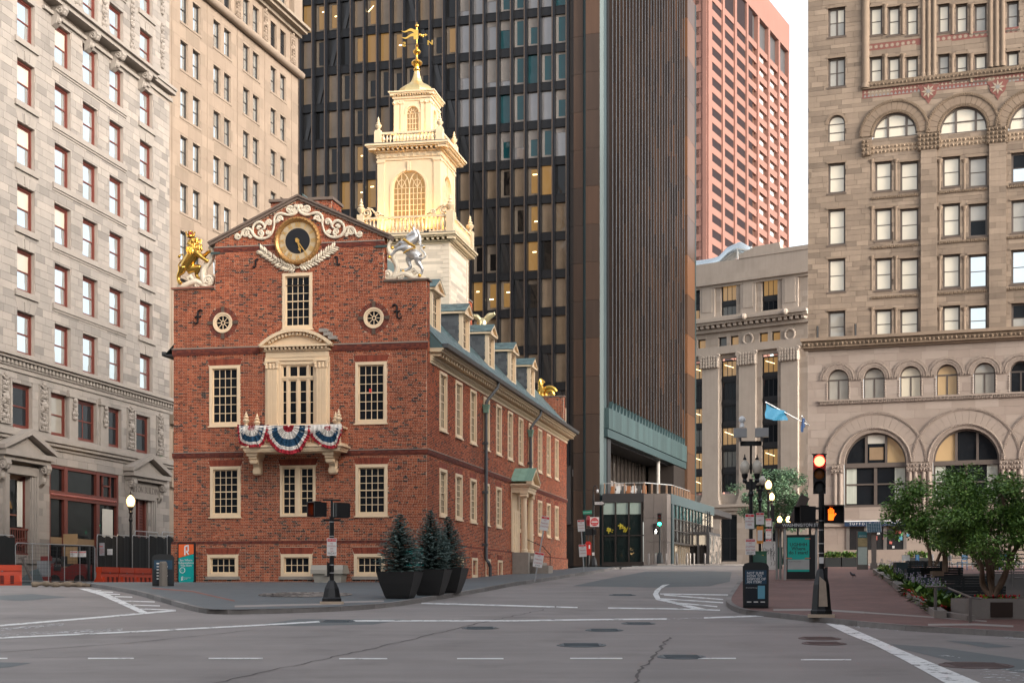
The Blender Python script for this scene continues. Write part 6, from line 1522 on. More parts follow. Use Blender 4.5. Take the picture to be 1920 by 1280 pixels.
for a, b, c, d, kd in W2:
    if kd == 'col': window(AU, T((a+b)/2, .2, c), b-a, d-c, 2 if c > 33 else 1, 2, fw=.1, sash=.06, mun=.16, proud=0, deep=.14, fm=WFR, pm=lambda i, j: G_CRM if R.random() < .8 else G_CRM2, panes='sash' if c < 33 else 'each')
    else: window(AU, T((a+b)/2, .2, c), b-a, d-c, 1, 2, fw=.09, sash=.06, proud=0, deep=.14, fm=WFR, pm=(lambda i, j: G_CRM if R.random() < .85 else G_CRM2) if kd == 'w' else (lambda i, j: [G_CRM2, G_DARK, G_SKY][R.randrange(3)]), panes='sash')
    MB().box(a-.12, b+.12, -.1, .1, d, d+.16).obj('lintel', BRNP, AU); MB().box(a-.1, b+.1, -.08, .3, c-.14, c).obj('sill', mat('dark_sill', (.10,.075,.06), .8), AU)
def vous(par, cx, zs, r0, r1, n, mtl, y0, y1, a0=0, a1=PI, name='voussoir'):
    da = (a1-a0)/n; g = .006/r1*2
    k = MB().poly([(r0*math.cos(t), r0*math.sin(t)) for t in (g, )]+[(r1*math.cos(g), r1*math.sin(g)), (r1*math.cos(da/2), r1*math.sin(da/2)), (r1*math.cos(da-g), r1*math.sin(da-g)), (r0*math.cos(da-g), r0*math.sin(da-g)), (r0*math.cos(da/2), r0*math.sin(da/2))], y0, y1).mesh(name, mtl)
    for i in range(n): ob(name, k, par, T(cx, 0, zs) @ RY(-(a0+da*i)))
def archring(cx, zs, r0, r1, y0, y1, mtl, par, name, n=28, beads=0, br=.06):
    m = ring(MB(), r0, r1, y0, y1, n, a0=0, a1=PI)
    if beads:
        for i in range(beads): t = PI*(i+.5)/beads; q = (r0+r1)/2; m.sph((q*math.cos(t), y0, q*math.sin(t)), br, 5)
    return m.obj(name, mtl, par, T(cx, 0, zs))
for i, (cx, r, zs) in enumerate(arches):
    archring(cx, zs, r-.02, r+.2, -.12, .3, BRNC, AU, 'arch_moulding', 28, 40, .055)
    vous(AU, cx, zs, r+.2, r+.82, 17, BRNP, -.14-.006*i, .05); archring(cx, zs, r+.82, r+1.02, -.22-.006*i, .02, BRNC, AU, 'hood_mould', 28, 50, .05)
    o = MB(); q = r-.02
    for x in (-q*.32, q*.52): o.box(x-.09, x+.09, .18, .3, -.2, math.sqrt(q*q-x*x))
    o.box(-q, q, .18, .3, -.25, -.12); o.box(-q*.9, q*.9, .2, .28, q*.36, q*.36+.07)
    ring(o, q-.12, q, .16, .3, 24, a0=0, a1=PI); o = o.obj('lunette_window', WFR, AU, T(cx, 0, zs))
    MB().poly([(-q, -.15), (q, -.15)]+arc(0, 0, q, 0, PI, 20), .3, .32).obj('pane', G_CRM, o)
cx, r, zs = ac; archring(cx, zs, r, r+.22, -.08, .3, BRNP, AU, 'arch_moulding', 16); o = arched(AU, T(cx, .18, am.z(1568, 266)), r, zs-am.z(1568, 266), WFR, G_CRM, .1, 1, 2, 1, .07)
# half-round colonnettes, clustered shafts, carved bands
for x0, x1, zt, zb in ((1614,1632,aZ(160),aZ(0)),(1726,1757,aZ(152),aZ(0)),(1852,1886,aZ(147),aZ(0))):
    a, b = aX(x0), aX(x1); n = 3 if x1-x0 > 20 else 1
    for i in range(n): xx = a+(b-a)*(i+.5)/n; MB().cyl((xx, -.02, zt), (xx, -.02, 49), (b-a)/n*.42, 10).lathe([((b-a)/n*.5,0),((b-a)/n*.5,.3),((b-a)/n*.42,.4)], 10, (xx, -.02, zt)).obj('shaft', BRNP, AU, smooth=True)
for x0, x1 in ((1672,1687.5),(1800,1816),(1630,1640),(1723,1733),(1757,1767),(1852,1861)):
    xx = (aX(x0)+aX(x1))/2
    for ya, yb in ((300,358),(388,451),(481,544),(577,634)): z_0, z_1 = am.z(x0, yb), am.z(x0, ya); MB().cyl((xx, .05, z_0), (xx, .05, z_1-.3), .15, 10).lathe([(.16,0),(.26,.3)], 10, (xx, .05, z_1-.3)).obj('colonnette', BRNP, AU, smooth=True)
for x0, x1 in ((1654,1665),(1687,1699),(1780,1792),(1814,1827)):
    xx = (aX(x0)+aX(x1))/2
    for ya, yb in ((10,66),(103,156)): z_0, z_1 = am.z(x0, yb), am.z(x0, ya); MB().cyl((xx, .02, z_0), (xx, .02, z_1-.3), .16, 10).lathe([(.17,0),(.27,.3)], 10, (xx, .02, z_1-.3)).obj('colonnette', BRNP, AU, smooth=True)
def carved(par, x0, x1, z0, z1, p, mtl, name='carved_band', step=.3, br=.11):
    m = MB().box(x0, x1, -p, 0, z0, z1); x = x0+step/2; h = z1-z0; k = 0
    while x < x1:
        for j in range(max(1, int(h/.28))):
            zz = z0+h*(j+.5)/max(1, int(h/.28)); m.sph((x, -p-.01, zz), br*(1 if (k+j) % 2 else .75), 5); m.tube([(x-step*.4, -p-.02, zz-.08), (x, -p-.05, zz+.1*(1 if k % 2 else -1)), (x+step*.4, -p-.02, zz+.06)], .03, 4)
        x += step; k += 1
    return m.obj(name, mtl, par)
a0, a1 = aX(1617), XE
carved(AU, a0, a1, aZ(185)+.95, aZ(185)+1.5, .22, BRNC)                 # dark frieze over the mosaic
# mosaic band with stars between the arches
MOS = mat('terracotta_mosaic', (.17,.062,.05), .7, var=.1); MOSG = mat('mosaic_grey', (.20,.19,.18), .7); MOSC = mat('mosaic_cream', (.30,.245,.185), .7)
zm = aZ(185)+.3
mb = MB().box(a0, a1, -.05, 0, zm-.05, zm+.62); MZ = mb.obj('mosaic_band', MOS, AU)
for i in range(2):
    m = MB(); x = a0+.1
    while x < a1: 
        m.poly([(x, zm+.04+i*.3), (x+.24, zm+.04+i*.3), (x+.12, zm+.26+i*.3)] , -.062, -.05); x += .3
    m.obj('mosaic_triangles', MOSC if i else MOSG, MZ)
for i, x in enumerate((aX(1741), aX(1871))):
    z = am.z(1741+130*i, 172-8*i); m = MB(); 
    ring(m, 0.0, .62, -.1, 0, 16); S0 = m.obj('mosaic_rosette', MOS, MZ, T(x, 0, z)); s = MB()
    for k in range(8): t = 2*PI*k/8; s.poly([(0, 0), (.3*math.cos(t-.3), .3*math.sin(t-.3)), (.55*math.cos(t), .55*math.sin(t)), (.3*math.cos(t+.3), .3*math.sin(t+.3))], -.13, -.1)
    s.obj('star', MOSC, MZ, T(x, 0, z)); ring(MB(), 0, .16, -.15, -.1, 12).obj('star_heart', MOSG, MZ, T(x, 0, z))
    m = MB().poly([(x-.85, z+.5), (x, z-1.0), (x+.85, z+.5)], -.08, 0); m.obj('mosaic_spandrel', MOS, MZ)
for xs, zz in (((1627,1727),aZ(84)),((1753,1854),aZ(84)+.0),((1884,1960),aZ(84))):
    o = MB().box(aX(xs[0]), aX(xs[1]), -.05, 0, zz-.26, zz+.26).obj('tile_band', MOS, AU); n = int((aX(xs[1])-aX(xs[0]))/.42); s = MB()
    for i in range(n):
        xx = aX(xs[0])+.25+i*.42
        for k in range(4): t = PI*k/4; s.bar((xx-.15*math.cos(t), -.055, zz-.15*math.sin(t)), (xx+.15*math.cos(t), -.055, zz+.15*math.sin(t)), .05, .02, up=(0,1,0))
    s.obj('tile_stars', MOSC, o)
for (x0, x1) in ((1634,1722),(1761,1852),(1889,1960)): carved(AU, aX(x0), aX(x1), aZ(286), aZ(270), .06, mat('light_carving', (.27,.20,.14), .9, var=.3, scale=6, bump=.6), 'carved_band', .3, .12)
for x0, x1 in ((1617,1633),(1722,1761),(1851,1889)): carved(AU, aX(x0)-.03, aX(x1)+.03, aZ(288), aZ(258), .28, BRNC, 'pier_capital', .3, .14)
for x0, x1 in ((1633,1723),(1760,1852),(1888,1960)):
    for y in (369, 462, 556): carved(AU, aX(x0), aX(x1), aZ(y)-.1, aZ(y)+.1, .1, BRNC, 'string_course', .16, .07)
for x0, x1 in ((1727,1757),(1855,1887)): pieces(AU, T(0, -.22, 0), aX(x0), aX(x1), zC2, aZ(288), [], BRN, .46, 1.6, 'pier_block', .03, .012, 'run', 0, rnd=.2)
for x0, x1 in ((1727,1757),(1855,1887)): MB().box(aX(x0), aX(x1), -.22, 0, zC2, aZ(288)).obj('pier', BRNJ, AU)
for x in (1534, 1605): MB().cyl((aX(x), -.3, zC2), (aX(x), -.3, zC2+1.0), .09, 8).obj('floodlight_post', BLACKM, AU)
CR = carved(AM, -.4, XE, zC+.15, zC+.7, .55, BRNC, 'carved_cornice', .34, .14); MB().box(-.5, XE, -.75, 0, zC+.7, zC2).box(-.3, XE, -.3, 0, zC, zC+.15).obj('cornice_slab', BRNP, CR)
# granite base
gA = []; gops = []
for cxp, yc in ((1571.5,712),(1638.7,708.5),(1707,705),(1775.4,702),(1845.7,699),(1914,696),(1984,692)):
    cx = aX(cxp); dp = am.dep(cxp); r = 19.5*dp/F; zs = am.z(1640, 708.5); gA.append((cx, r, zs)); gops += steps(cx, r, zs, .5, zs-1.65)
bA = []
for cxp, hwp in ((1640.6,57.5),(1811,60),(1985,62)):
    cx = aX(cxp); dp = am.dep(cxp); r = hwp*dp/F; zs = am.z(1641, 868); bA.append((cx, r, zs)); gops += steps(cx, r, zs, .5, zs-3.5)
m = MB(); backing(m, 0, XE, -.3, zC, gops, reveal=.5); m.face([(0, 0, -.3), (0, 12, -.3), (0, 12, zC), (0, 0, zC)][::-1]); AL = m.obj('granite_base', GPJ, AM)
pieces(AL, Matrix(), 0, XE, 0, zC, gops, GPK, .66, 1.75, 'granite_block', .03, .012, 'run', 300, rnd=.25, jit=.01, ragged=1, minw=.12)
zsA_ = gA[0][2]
for i, (cx, r, zs) in enumerate(gA):
    archring(cx, zs, r, r+.16, -.1, .35, GPC, AL, 'arch_moulding', 20, 0); archring(cx, zs, r+.16, r+.62, -.12-.006*(i % 2), .02, GPC, AL, 'carved_hood', 24, 30, .06)
    for sx in (-1, 1):
        m = MB(); x = cx+sx*(r+.06)
        for k in range(7): m.sph((x, -.02, zs-1.5+k*.2), .09, 6)
        m.obj('beaded_shaft', GPP, AL)
    o = arched(AL, T(cx, .25, zs-1.65), r, 1.65, WFR, (G_CRM2, G_CRM2, G_CRM, G_GOLDR, G_CRM2, G_DARK, G_DARK)[i], .1, 2, 1, 1, .12)
    if i in (2, 3): pass
for (c0, r0_, _), (c1, r1_, _) in zip(gA, gA[1:]): carved(AL, c0+r0_+.1, c1-r1_-.1, zsA_-.12, zsA_+.12, .1, GPC, 'impost_band', .2, .07)
carved(AL, aX(1537), XE, am.z(1600, 754)-.12, am.z(1600, 754)+.12, .16, GPC, 'string_course', .15, .06); MB().box(aX(1535), XE, -.24, 0, am.z(1600, 754)+.12, am.z(1600, 754)+.26).obj('string_cap', GPP, AL)
for i, (cx, r, zs) in enumerate(bA):
    archring(cx, zs, r, r+.28, -.06-.006*i, .45, GPC, AL, 'arch_moulding', 32, 0); archring(cx, zs, r+.28, r+.46, -.14-.006*i, .2, GPP, AL, 'rope_moulding', 32, 60, .07)
    vous(AL, cx, zs, r+.46, r+1.45, 21, GPK, -.09-.006*i, .02); archring(cx, zs, r+1.45, r+1.68, -.14-.006*i, .02, GPC, AL, 'carved_hood', 36, 90, .045)
    o = MB(); q = r
    ring(o, q-.14, q, .3, .45, 28, a0=0, a1=PI)
    for x in (-q*.3, q*.34): o.box(x-.09, x+.09, .3, .44, .05, math.sqrt(q*q-x*x)-.05)
    o.box(-q, q, .22, .46, -.32, .05); o.box(-q, -q+.12, .3, .44, -3.3, -.3); o.box(q-.12, q, .3, .44, -3.3, -.3); o.box(-.12, .12, .3, .44, -3.3, -.3); o.box(-q, q, .32, .42, -1.72, -1.6); o.box(-q, q, .25, .5, -3.5, -3.3)
    o = o.obj('arched_window', WFR, AL, T(cx, 0, zs))
    for x0, x1, g in ((-q, -q*.3, G_DARK if i == 0 else G_GOLDR), (-q*.3, q*.34, G_DARK), (q*.34, q, G_GOLDR if i == 0 else G_DARK)):
        pts = [(x0, 0), (x1, 0)]+[(x1+(x0-x1)*k/8, math.sqrt(max(0, q*q-(x1+(x0-x1)*k/8)**2))) for k in range(9)]; MB().poly(pts, .42, .44).obj('pane', g, o)
    for x0, x1 in ((-q, -.1), (.1, q)):
        for z_0, z_1 in ((-3.3,-1.66),(-1.66,-.2)): MB().box(x0, x1, .42, .44, z_0, z_1).obj('pane', G_DARK, o)
    for x0 in (-q+.15, q-.95): MB().box(x0, x0+.8, .38, .41, -3.2, -.35).obj('curtain', mat('white_curtain', (.42,.44,.38), .8, streak=.4), o)
    if i == 0:
        MB().box(-q*.25, q*.3, .38, .41, 1.6, 2.3).obj('blind', CURT, o); MB().box(-q*.2, q*.25, .38, .41, .3, 1.3).obj('interior_frame', mat('tan_interior', (.25,.17,.10), .7), o)
    for sx in (-1, 1):
        for k in range(2): xx = cx+sx*(r+.28+k*.42); MB().cyl((xx, -.02, 3.0), (xx, -.02, zs-.75), .18, 10).obj('shaft', GPP, AL, smooth=True)
        carved(AL, min(cx+sx*(r+.02), cx+sx*(r+1.0)), max(cx+sx*(r+.02), cx+sx*(r+1.0)), zs-.75, zs-.1, .22, GPC, 'capital', .22, .1)
MB().box(0, XE, -.2, 0, bA[0][2]-5.05, bA[0][2]-4.85).obj('string_course', GPP, AL)
MB().box(-.2, XE, -.3, 0, -.3, .8).obj('plinth', GPP, AL)
# ground-floor shopfront with a blue fascia
z_f1 = aZ(978, 1620); s0, s1 = aX(1587), aX(1700)
SHF = ob('shopfront', MB().box(s0, s1, -.06, .0, .3, z_f1-.3).mesh('shopfront', glass('shop_dark', (.02,.022,.024), .04)), AL)
MB().box(s0-.1, s1, -.35, 0, z_f1-.35, z_f1+.02).obj('fascia', mat('navy_fascia', (.012,.03,.07), .5), SHF); MB().box(s0-.1, s1, -.38, 0, z_f1+.02, z_f1+.1).obj('fascia_edge', mat('white_edge', (.7,.7,.7), .5), SHF)
text('S U F F O L K   U N I V E R S I T Y', .3, mat('white_letters', (.75,.75,.75), .5), SHF, T((s0+s1)/2+.1, -.36, z_f1-.17), 'lettering')
for q in (0, .3, .62, .95): MB().box(s0+(s1-s0)*q, s0+(s1-s0)*q+.25, -.12, 0, .3, z_f1-.35).obj('shopfront_pier', mat('grey_pier', (.13,.115,.105), .7), SHF)
for i in range(14):
    x = s0+1.9+R.random()*3.0; z = .9+R.random()*1.2; c = R.choice([(.5,.5,.5),(.45,.12,.1),(.1,.3,.4),(.5,.4,.1),(.15,.35,.15)]); MB().box(x, x+R.uniform(.12,.3), -.1, -.06, z, z+R.uniform(.15,.35)).obj('window_display', mat('display%d' % (i % 5), c, .6), SHF)
# ================================================================== statues and bunting on the state house
def statue_pts(ox, oy, k, off):
    def J(x, y, d=0): px, py = ox+x/k, oy+y/k; s, z = of.p(px, py, off); return (s, off+d, z)
    return J, 67.0/F/k
J, u = statue_pts(320, 420, 9.84, .25); Ml = of.M()
LI = thing('lion_statue', 'gilded crowned lion statue rearing on the left shoulder of the gable', 'statue', Ml)
def limb(m, pts, rs): m.tube(smooth3(pts, 4), [rs[min(len(rs)-2, i//4)]+(rs[min(len(rs)-1, i//4+1)]-rs[min(len(rs)-2, i//4)])*((i % 4)/4) for i in range((len(pts)-1)*4+1)], 10)
m = MB()
limb(m, [J(250,800), J(330,700), J(390,600), J(420,520), J(420,440), J(395,380)], [95*u,115*u,120*u,115*u,90*u,75*u])            # trunk and neck
m.sph(J(375,345), 72*u, 12, sz=1.05, sx=.95, sy=.9); limb(m, [J(370,350,-.02), J(345,370,-.08), J(332,385,-.12)], [48*u,40*u,26*u]); limb(m, [J(365,390,-.02), J(362,420,-.05)], [40*u,22*u])
limb(m, [J(470,530,-.12), J(520,560,-.2), J(620,640,-.2), J(690,690,-.16), J(720,705,-.14)], [72*u,60*u,40*u,40*u,34*u]); limb(m, [J(480,520,.1), J(560,590,.12), J(640,545,.1), J(700,505,.05), J(745,520,.02)], [60*u,50*u,36*u,34*u,22*u])
limb(m, [J(235,800,-.1), J(215,880,-.1), J(165,950,-.1), J(160,1030,-.1), J(185,1085,-.12), J(225,1100,-.18)], [90*u,72*u,40*u,34*u,40*u,26*u])
limb(m, [J(300,840,.08), J(430,810,.08), J(520,790,.08), J(470,880,.08), J(470,960,.08), J(540,1005,.04)], [85*u,70*u,52*u,42*u,32*u,24*u])
limb(m, [J(200,810,.05), J(150,810,.05), J(140,750,.05), J(190,680,.05), J(235,620,.05), J(220,560,.05), J(165,565,.05)], [18*u,17*u,16*u,16*u,16*u,16*u,15*u]); m.sph(J(150,595,.05), 34*u, 8)
for sx in (-1, 1): m.sph(J(375+sx*55, 300, -.02), 20*u, 6)
remesh(m, 'lion_body', GOLD, LI, .028, it=3)
m = MB()
for i in range(150):                                            # tufted mane
    a = R.uniform(-.6, 1.0); y = R.uniform(270, 560); cx = 430+(y-270)*.12; x = cx+R.uniform(-60, 105)*(1 if y < 480 else .7); d = R.uniform(-.26, .2)
    if x < 400 and y < 420: continue
    p = Vector(J(x, y, d)); m.tube([p, p+Vector((R.uniform(.0,.04), -.03, -.06)), p+Vector((R.uniform(-.02,.05), -.05, -.13))], [.05, .04, .008], 5)
for i in range(40): p = Vector(J(R.uniform(330,440), R.uniform(440,520), -.22)); m.tube([p, p+Vector((0, -.03, -.06)), p+Vector((R.uniform(-.02,.02), -.05, -.13))], [.045, .035, .006], 5)
m.obj('mane', GOLD, LI, smooth=True)
c = MB(); x, y, z = J(365, 255); c.lathe([(.15,0),(.17,.07),(.16,.1)], 12, (x, y, z))
for i in range(8): t = 2*PI*i/8; c.tube([(x+.16*math.cos(t), y+.16*math.sin(t), z+.08), (x+.2*math.cos(t), y+.2*math.sin(t), z+.2)], [.035, .02], 5); c.sph((x+.2*math.cos(t), y+.2*math.sin(t), z+.23), .035, 6)
for i in range(4): t = PI*i/4; c.tube([(x+.16*math.cos(t), y+.16*math.sin(t), z+.1), (x+.1*math.cos(t), y+.1*math.sin(t), z+.24), (x, y, z+.2)], .025, 5)
c.sph((x, y, z+.28), .05, 8); C_ = c.obj('crown', GOLD, LI, smooth=True); MB().sph((x, y, z+.1), .14, 10).obj('crown_lining', mat('crimson', (.35,.02,.03), .6), LI)
def scroll_base(J, u, main, spc, rise, mtl, par, mirror=1):
    m = MB(); limb(m, [J(*p) for p in main], [36*u]+[60*u]*(len(main)-2)+[40*u])
    x, y, z = J(*spc); m.tube(spiral(x, z, 88*u, 22*u, -PI/2, 1.7*mirror, y, 26), [46*u-.0*i for i in range(27)], 8, flat=1.5); m.sph((x, y-.1, z), 36*u, 8)
    limb(m, [J(*p) for p in rise], [70*u]+[62*u]*(len(rise)-3)+[40*u, 34*u]); return m.obj('scroll_base', mtl, par, smooth=True)
scroll_base(J, u, [(125,1150),(230,1150),(350,1100),(470,1065),(580,1110),(680,1160),(760,1130)], (710,1045), [(640,1100),(600,980),(610,840),(690,720),(765,600),(780,500),(715,425)], IVORY, LI)
MB().tube([J(300,1000,.1), J(350,960,.1), J(400,1040,.1)], .1, 8).tube(spiral(J(500,1140)[0], J(500,1140)[2], .13, .03, 0, 1.4, .2, 12), .05, 6).obj('scroll_leaf', IVORY, LI, smooth=True)
J, u = statue_pts(710, 420, 10.67, .25)
UN = thing('unicorn_statue', 'silver unicorn statue with gilt chain and horn on the right shoulder of the gable', 'statue', Ml)
m = MB(); u *= .92
limb(m, [J(810,680), J(740,620), J(640,560), J(550,470), J(540,400)], [100*u,112*u,105*u,120*u,100*u]); limb(m, [J(560,420), J(650,350), J(730,280), J(745,200), J(715,170)], [115*u,105*u,85*u,66*u,58*u])
limb(m, [J(735,175), J(680,200), J(610,240), J(550,268)], [74*u,66*u,50*u,44*u])
for d in (-.08, .08): m.tube([J(710,140,d), J(705,80,d), J(703,30,d)], [26*u, 24*u, 5*u], 6)
limb(m, [J(510,400,.1), J(430,365,.14), J(390,375,.14), J(330,430,.14), J(275,455,.14)], [70*u,48*u,36*u,30*u,30*u]); limb(m, [J(520,480,-.1), J(430,510,-.16), J(380,530,-.16), J(310,600,-.16), J(250,660,-.16)], [72*u,48*u,40*u,32*u,32*u])
limb(m, [J(800,690,-.08), J(800,770,-.1), J(860,860,-.1), J(885,920,-.1), J(865,990,-.1), J(840,1025,-.12)], [105*u,66*u,42*u,34*u,30*u,32*u]); limb(m, [J(680,620,.08), J(590,680,.1), J(590,760,.1), J(625,860,.1), J(560,905,.08), J(495,940,.04)], [90*u,72*u,52*u,36*u,32*u,32*u])
limb(m, [J(880,690), J(935,650), J(920,580), J(860,520), J(835,460), J(870,425), J(905,450)], [20*u,20*u,19*u,18*u,18*u,17*u,16*u])
remesh(m, 'unicorn_body', SILVER, UN, .026, it=3)
m = MB()
for i in range(60):
    t = i/60; p = Vector(J(755+52*math.sin(t*2.2), 110+260*t, R.uniform(-.1, .1))); m.tube([p, p+Vector((.05, 0, -.06)), p+Vector((.08, R.uniform(-.05,.05), -.16))], [.04, .035, .006], 5)
m.obj('mane', SILVER, UN, smooth=True)
MB().tube([J(690,110), J(640,50), J(585,-15)], [.04, .028, .005], 8).obj('horn', GOLD, UN); 
m = MB(); ch = smooth3([J(540,340,-.28), J(600,380,-.36), J(660,430,-.32), J(735,465,-.2)]); [m.sph(p, .055, 6) for p in ch]; ch = smooth3([J(540,610,-.3), J(600,570,-.34), J(680,530,-.3), J(750,500,-.2)]); [m.sph(p, .04, 6) for p in ch]
m.obj('gilt_chain', GOLD, UN, smooth=True); m = MB()
for p in (J(235,675,-.16), J(262,460,.14), J(835,1035,-.12), J(485,945,.04)): m.sph(p, .085, 8, sz=.9)
m.sph(J(905,470), .06, 6); m.obj('gilt_hooves', GOLD, UN)
scroll_base(J, u, [(940,1080),(850,1095),(720,1085),(600,1030),(480,1000),(380,1040),(280,1090),(180,1100)], (195,1020), [(300,1060),(360,960),(370,850),(300,690),(215,560),(190,430),(255,340)], IVORY, UN, -1)
MB().tube([J(640,960,.1), J(690,900,.1), J(740,960,.1), J(680,1000,.1)], .09, 8).tube(spiral(J(450,1080)[0], J(450,1080)[2], .13, .03, 0, 1.4, .2, 12), .05, 6).obj('scroll_leaf', IVORY, UN, smooth=True)
# eagle and scroll on the far gable
def E(px, py, d=0): s, z = of.p(px, py, LEN-.3); return (s, LEN-.3+d, z)
EG = thing('eagle_statue', 'gilded eagle with raised wings on the far end of the slate roof', 'statue', Ml); m = MB()
limb(m, [E(905,619), E(905.5,610), E(906,603), E(903,599), E(900,600)], [.16,.26,.22,.13,.05])
for s, pts in ((0, [(903,604),(898,598),(893,593),(887,591.5)]), (1, [(908,604),(912,597),(918,590.5),(928,588)])):
    limb(m, [E(x, y) for x, y in pts], [.14,.17,.16,.06])
    for i in range(6): t = i/5; q = Vector(E(*pts[1])).lerp(Vector(E(*pts[3])), t); m.tube([q, q+Vector((-.12 if s else .12, 0, -.3+.16*t)), q+Vector((-.2 if s else .2, 0, -.62+.42*t))], [.1, .09, .02], 5)
remesh(m, 'eagle_body', mat('pale_gold', (.85,.72,.42), .35, .8), EG, .05, it=2); MB().sph(E(911,618), .3, 10).obj('globe', GOLD, EG); MB().box(E(900,0)[0], E(914,0)[0], LEN-.6, LEN, E(905,640)[2], E(905,620.5)[2]).obj('pedestal', cp, EG)
GS = thing('gilded_scroll', 'gilded scroll ornament on the brick parapet at the far roof end', 'ornament', Ml); m = MB()
a = E(1029,739); m.tube(spiral(a[0], a[2], .52, .08, PI*.1, 1.9, a[1], 30), .12, 7); m.tube(smooth3([E(1040,745), E(1025,747), E(1013,747), E(1011,735), E(1014,722), E(1012,712)]), .14, 7); b = E(1014.5,718); m.tube(spiral(b[0], b[2], .2, .04, 0, 1.6, b[1], 16), .08, 6); m.tube(smooth3([E(1014,724), E(1017,731), E(1021,734)]), .14, 6)
for i in range(14): m.sph(E(1011.5+R.uniform(0,4), 712+2.5*i), .12, 6)
m.obj('scroll', GOLD, GS, smooth=True)
# red, white and blue bunting on the balcony front
BR_, BW_, BB_ = mat('bunting_red', (.40,.02,.035), .75, var=.1), mat('bunting_white', (.72,.67,.61), .75, var=.06), mat('bunting_blue', (.012,.06,.12), .75, var=.1)
def bunting(cxp, rl, rr, drop, a0, a1, label, skew=0):
    y = -BD-(.2 if cxp == 541 else .15); cx, zc = of.p(cxp, 796.5, y); k = 66/F; m = MB(); NA, NR = 60, 15; P = {}
    bnd = [0, .26, .50, .74, .88, 1.01]
    for j in range(NR+1):
        t = .05+.95*j/NR
        for i in range(NA+1):
            a = a0+(a1-a0)*i/NA; rx = (rl if math.cos(a) < 0 else rr)*k
            pl = math.sin(i*PI*.62+math.sin(i*.7))*.05*t+math.sin(i*1.1)*.03+math.sin(i*.37+cxp)*.04*t; dz = .05*t*math.sin(i*PI*.31)*.4-.06*t*t*math.sin(i*.23+cxp)
            ca_, sa_ = math.cos(a), math.sin(a); P[j, i] = (cx+rx*t*math.copysign(abs(ca_)**.6, ca_)+skew*t, y+pl-.05*t*(1-t), zc-drop*k*t*abs(sa_)**.9*(1+.10*abs(math.sin(a*1.5+PI/4)))+dz-.02)
    for j in range(NR):
        t = (.05+.95*(j+.5)/NR); c = [b for b in range(5) if bnd[b] <= t < bnd[b+1]][0]; mi = (0, 1, 2, 1, 0)[c]
        for i in range(NA): m.face([P[j, i], P[j+1, i], P[j+1, i+1], P[j, i+1]], .5, mi)
    if cxp == 541:                                              # white cloth along the whole rail
        for i in range(90): q = [of.s(450+190*(i+e)/90, y) for e in (0, 1)]; w_ = [.03*math.sin((i+e)*1.7) for e in (0, 1)]; m.face([(q[0], y+.04+w_[0], zc-.38), (q[1], y+.04+w_[1], zc-.38), (q[1], y+.03, zc), (q[0], y+.03, zc)], .5, 1)
    o = m.obj('bunting', [BR_, BW_, BB_], None, Ml, smooth=True); md = o.modifiers.new('t', 'SOLIDIFY'); md.thickness = .008
    return tag(o, label, 'bunting', 'patriotic bunting on the balcony')
bunting(541, 45, 43, 46, PI, 2*PI, 'pleated red white and blue bunting in the middle of the balcony front'); bunting(470, 22, 40, 38, PI, 2*PI, 'left half-fan of red white and blue bunting on the balcony', -.1); bunting(616, 40, 23, 37, PI, 2*PI, 'right half-fan of red white and blue bunting on the balcony', .08)
# ================================================================== street furniture
POLE = mat('black_pole', (.012,.012,.013), .4, .2, var=.15, scale=8); SIGNW = mat('sign_white', (.62,.60,.58), .5, var=.06); SIGNR = mat('sign_red', (.55,.03,.03), .5); SIGNB = mat('sign_dark_text', (.03,.03,.03), .6); BAND = mat('steel_band', (.45,.45,.45), .4, .6); REDT = mat('sign_red_text', (.5,.06,.06), .6); WTXT = mat('white_text', (.75,.75,.75), .5); GALV = mat('galvanised', (.33,.33,.33), .45, .5, var=.15)
def sign(par, M, w, h, top='TOW ZONE', lines=('NO','STOPPING','ANY','TIME'), bottom=None, base=SIGNW):
    o = MB().box(-w/2, w/2, -.004, .004, -h/2, h/2).obj('sign_plate', base, par, M); o['label'] = 'white and red parking sign'
    MB().box(-w/2+.015, w/2-.015, -.007, -.004, h/2-.11, h/2-.02).obj('sign_header', SIGNR, o); text(top, .075, WTXT, o, T(0, -.009, h/2-.065), 'lettering', .001, sx=.8)
    n = len(lines)
    for i, s in enumerate(lines): text(s, min(.1, (h-.2)/n*.75), REDT, o, T(0, -.006, h/2-.17-(h-.26)*i/max(1, n-1+.6)), 'lettering', .001, sx=.8)
    if bottom: text(bottom, .09, SIGNB, o, T(0, -.006, -h/2+.07), 'lettering', .001, sx=.85)
    return o
def at(px, py, dz=KH): return G(px, py, dz)
def face(p, extra=0): return T(*p) @ RZ(-math.atan2(p.x, p.y)+extra)
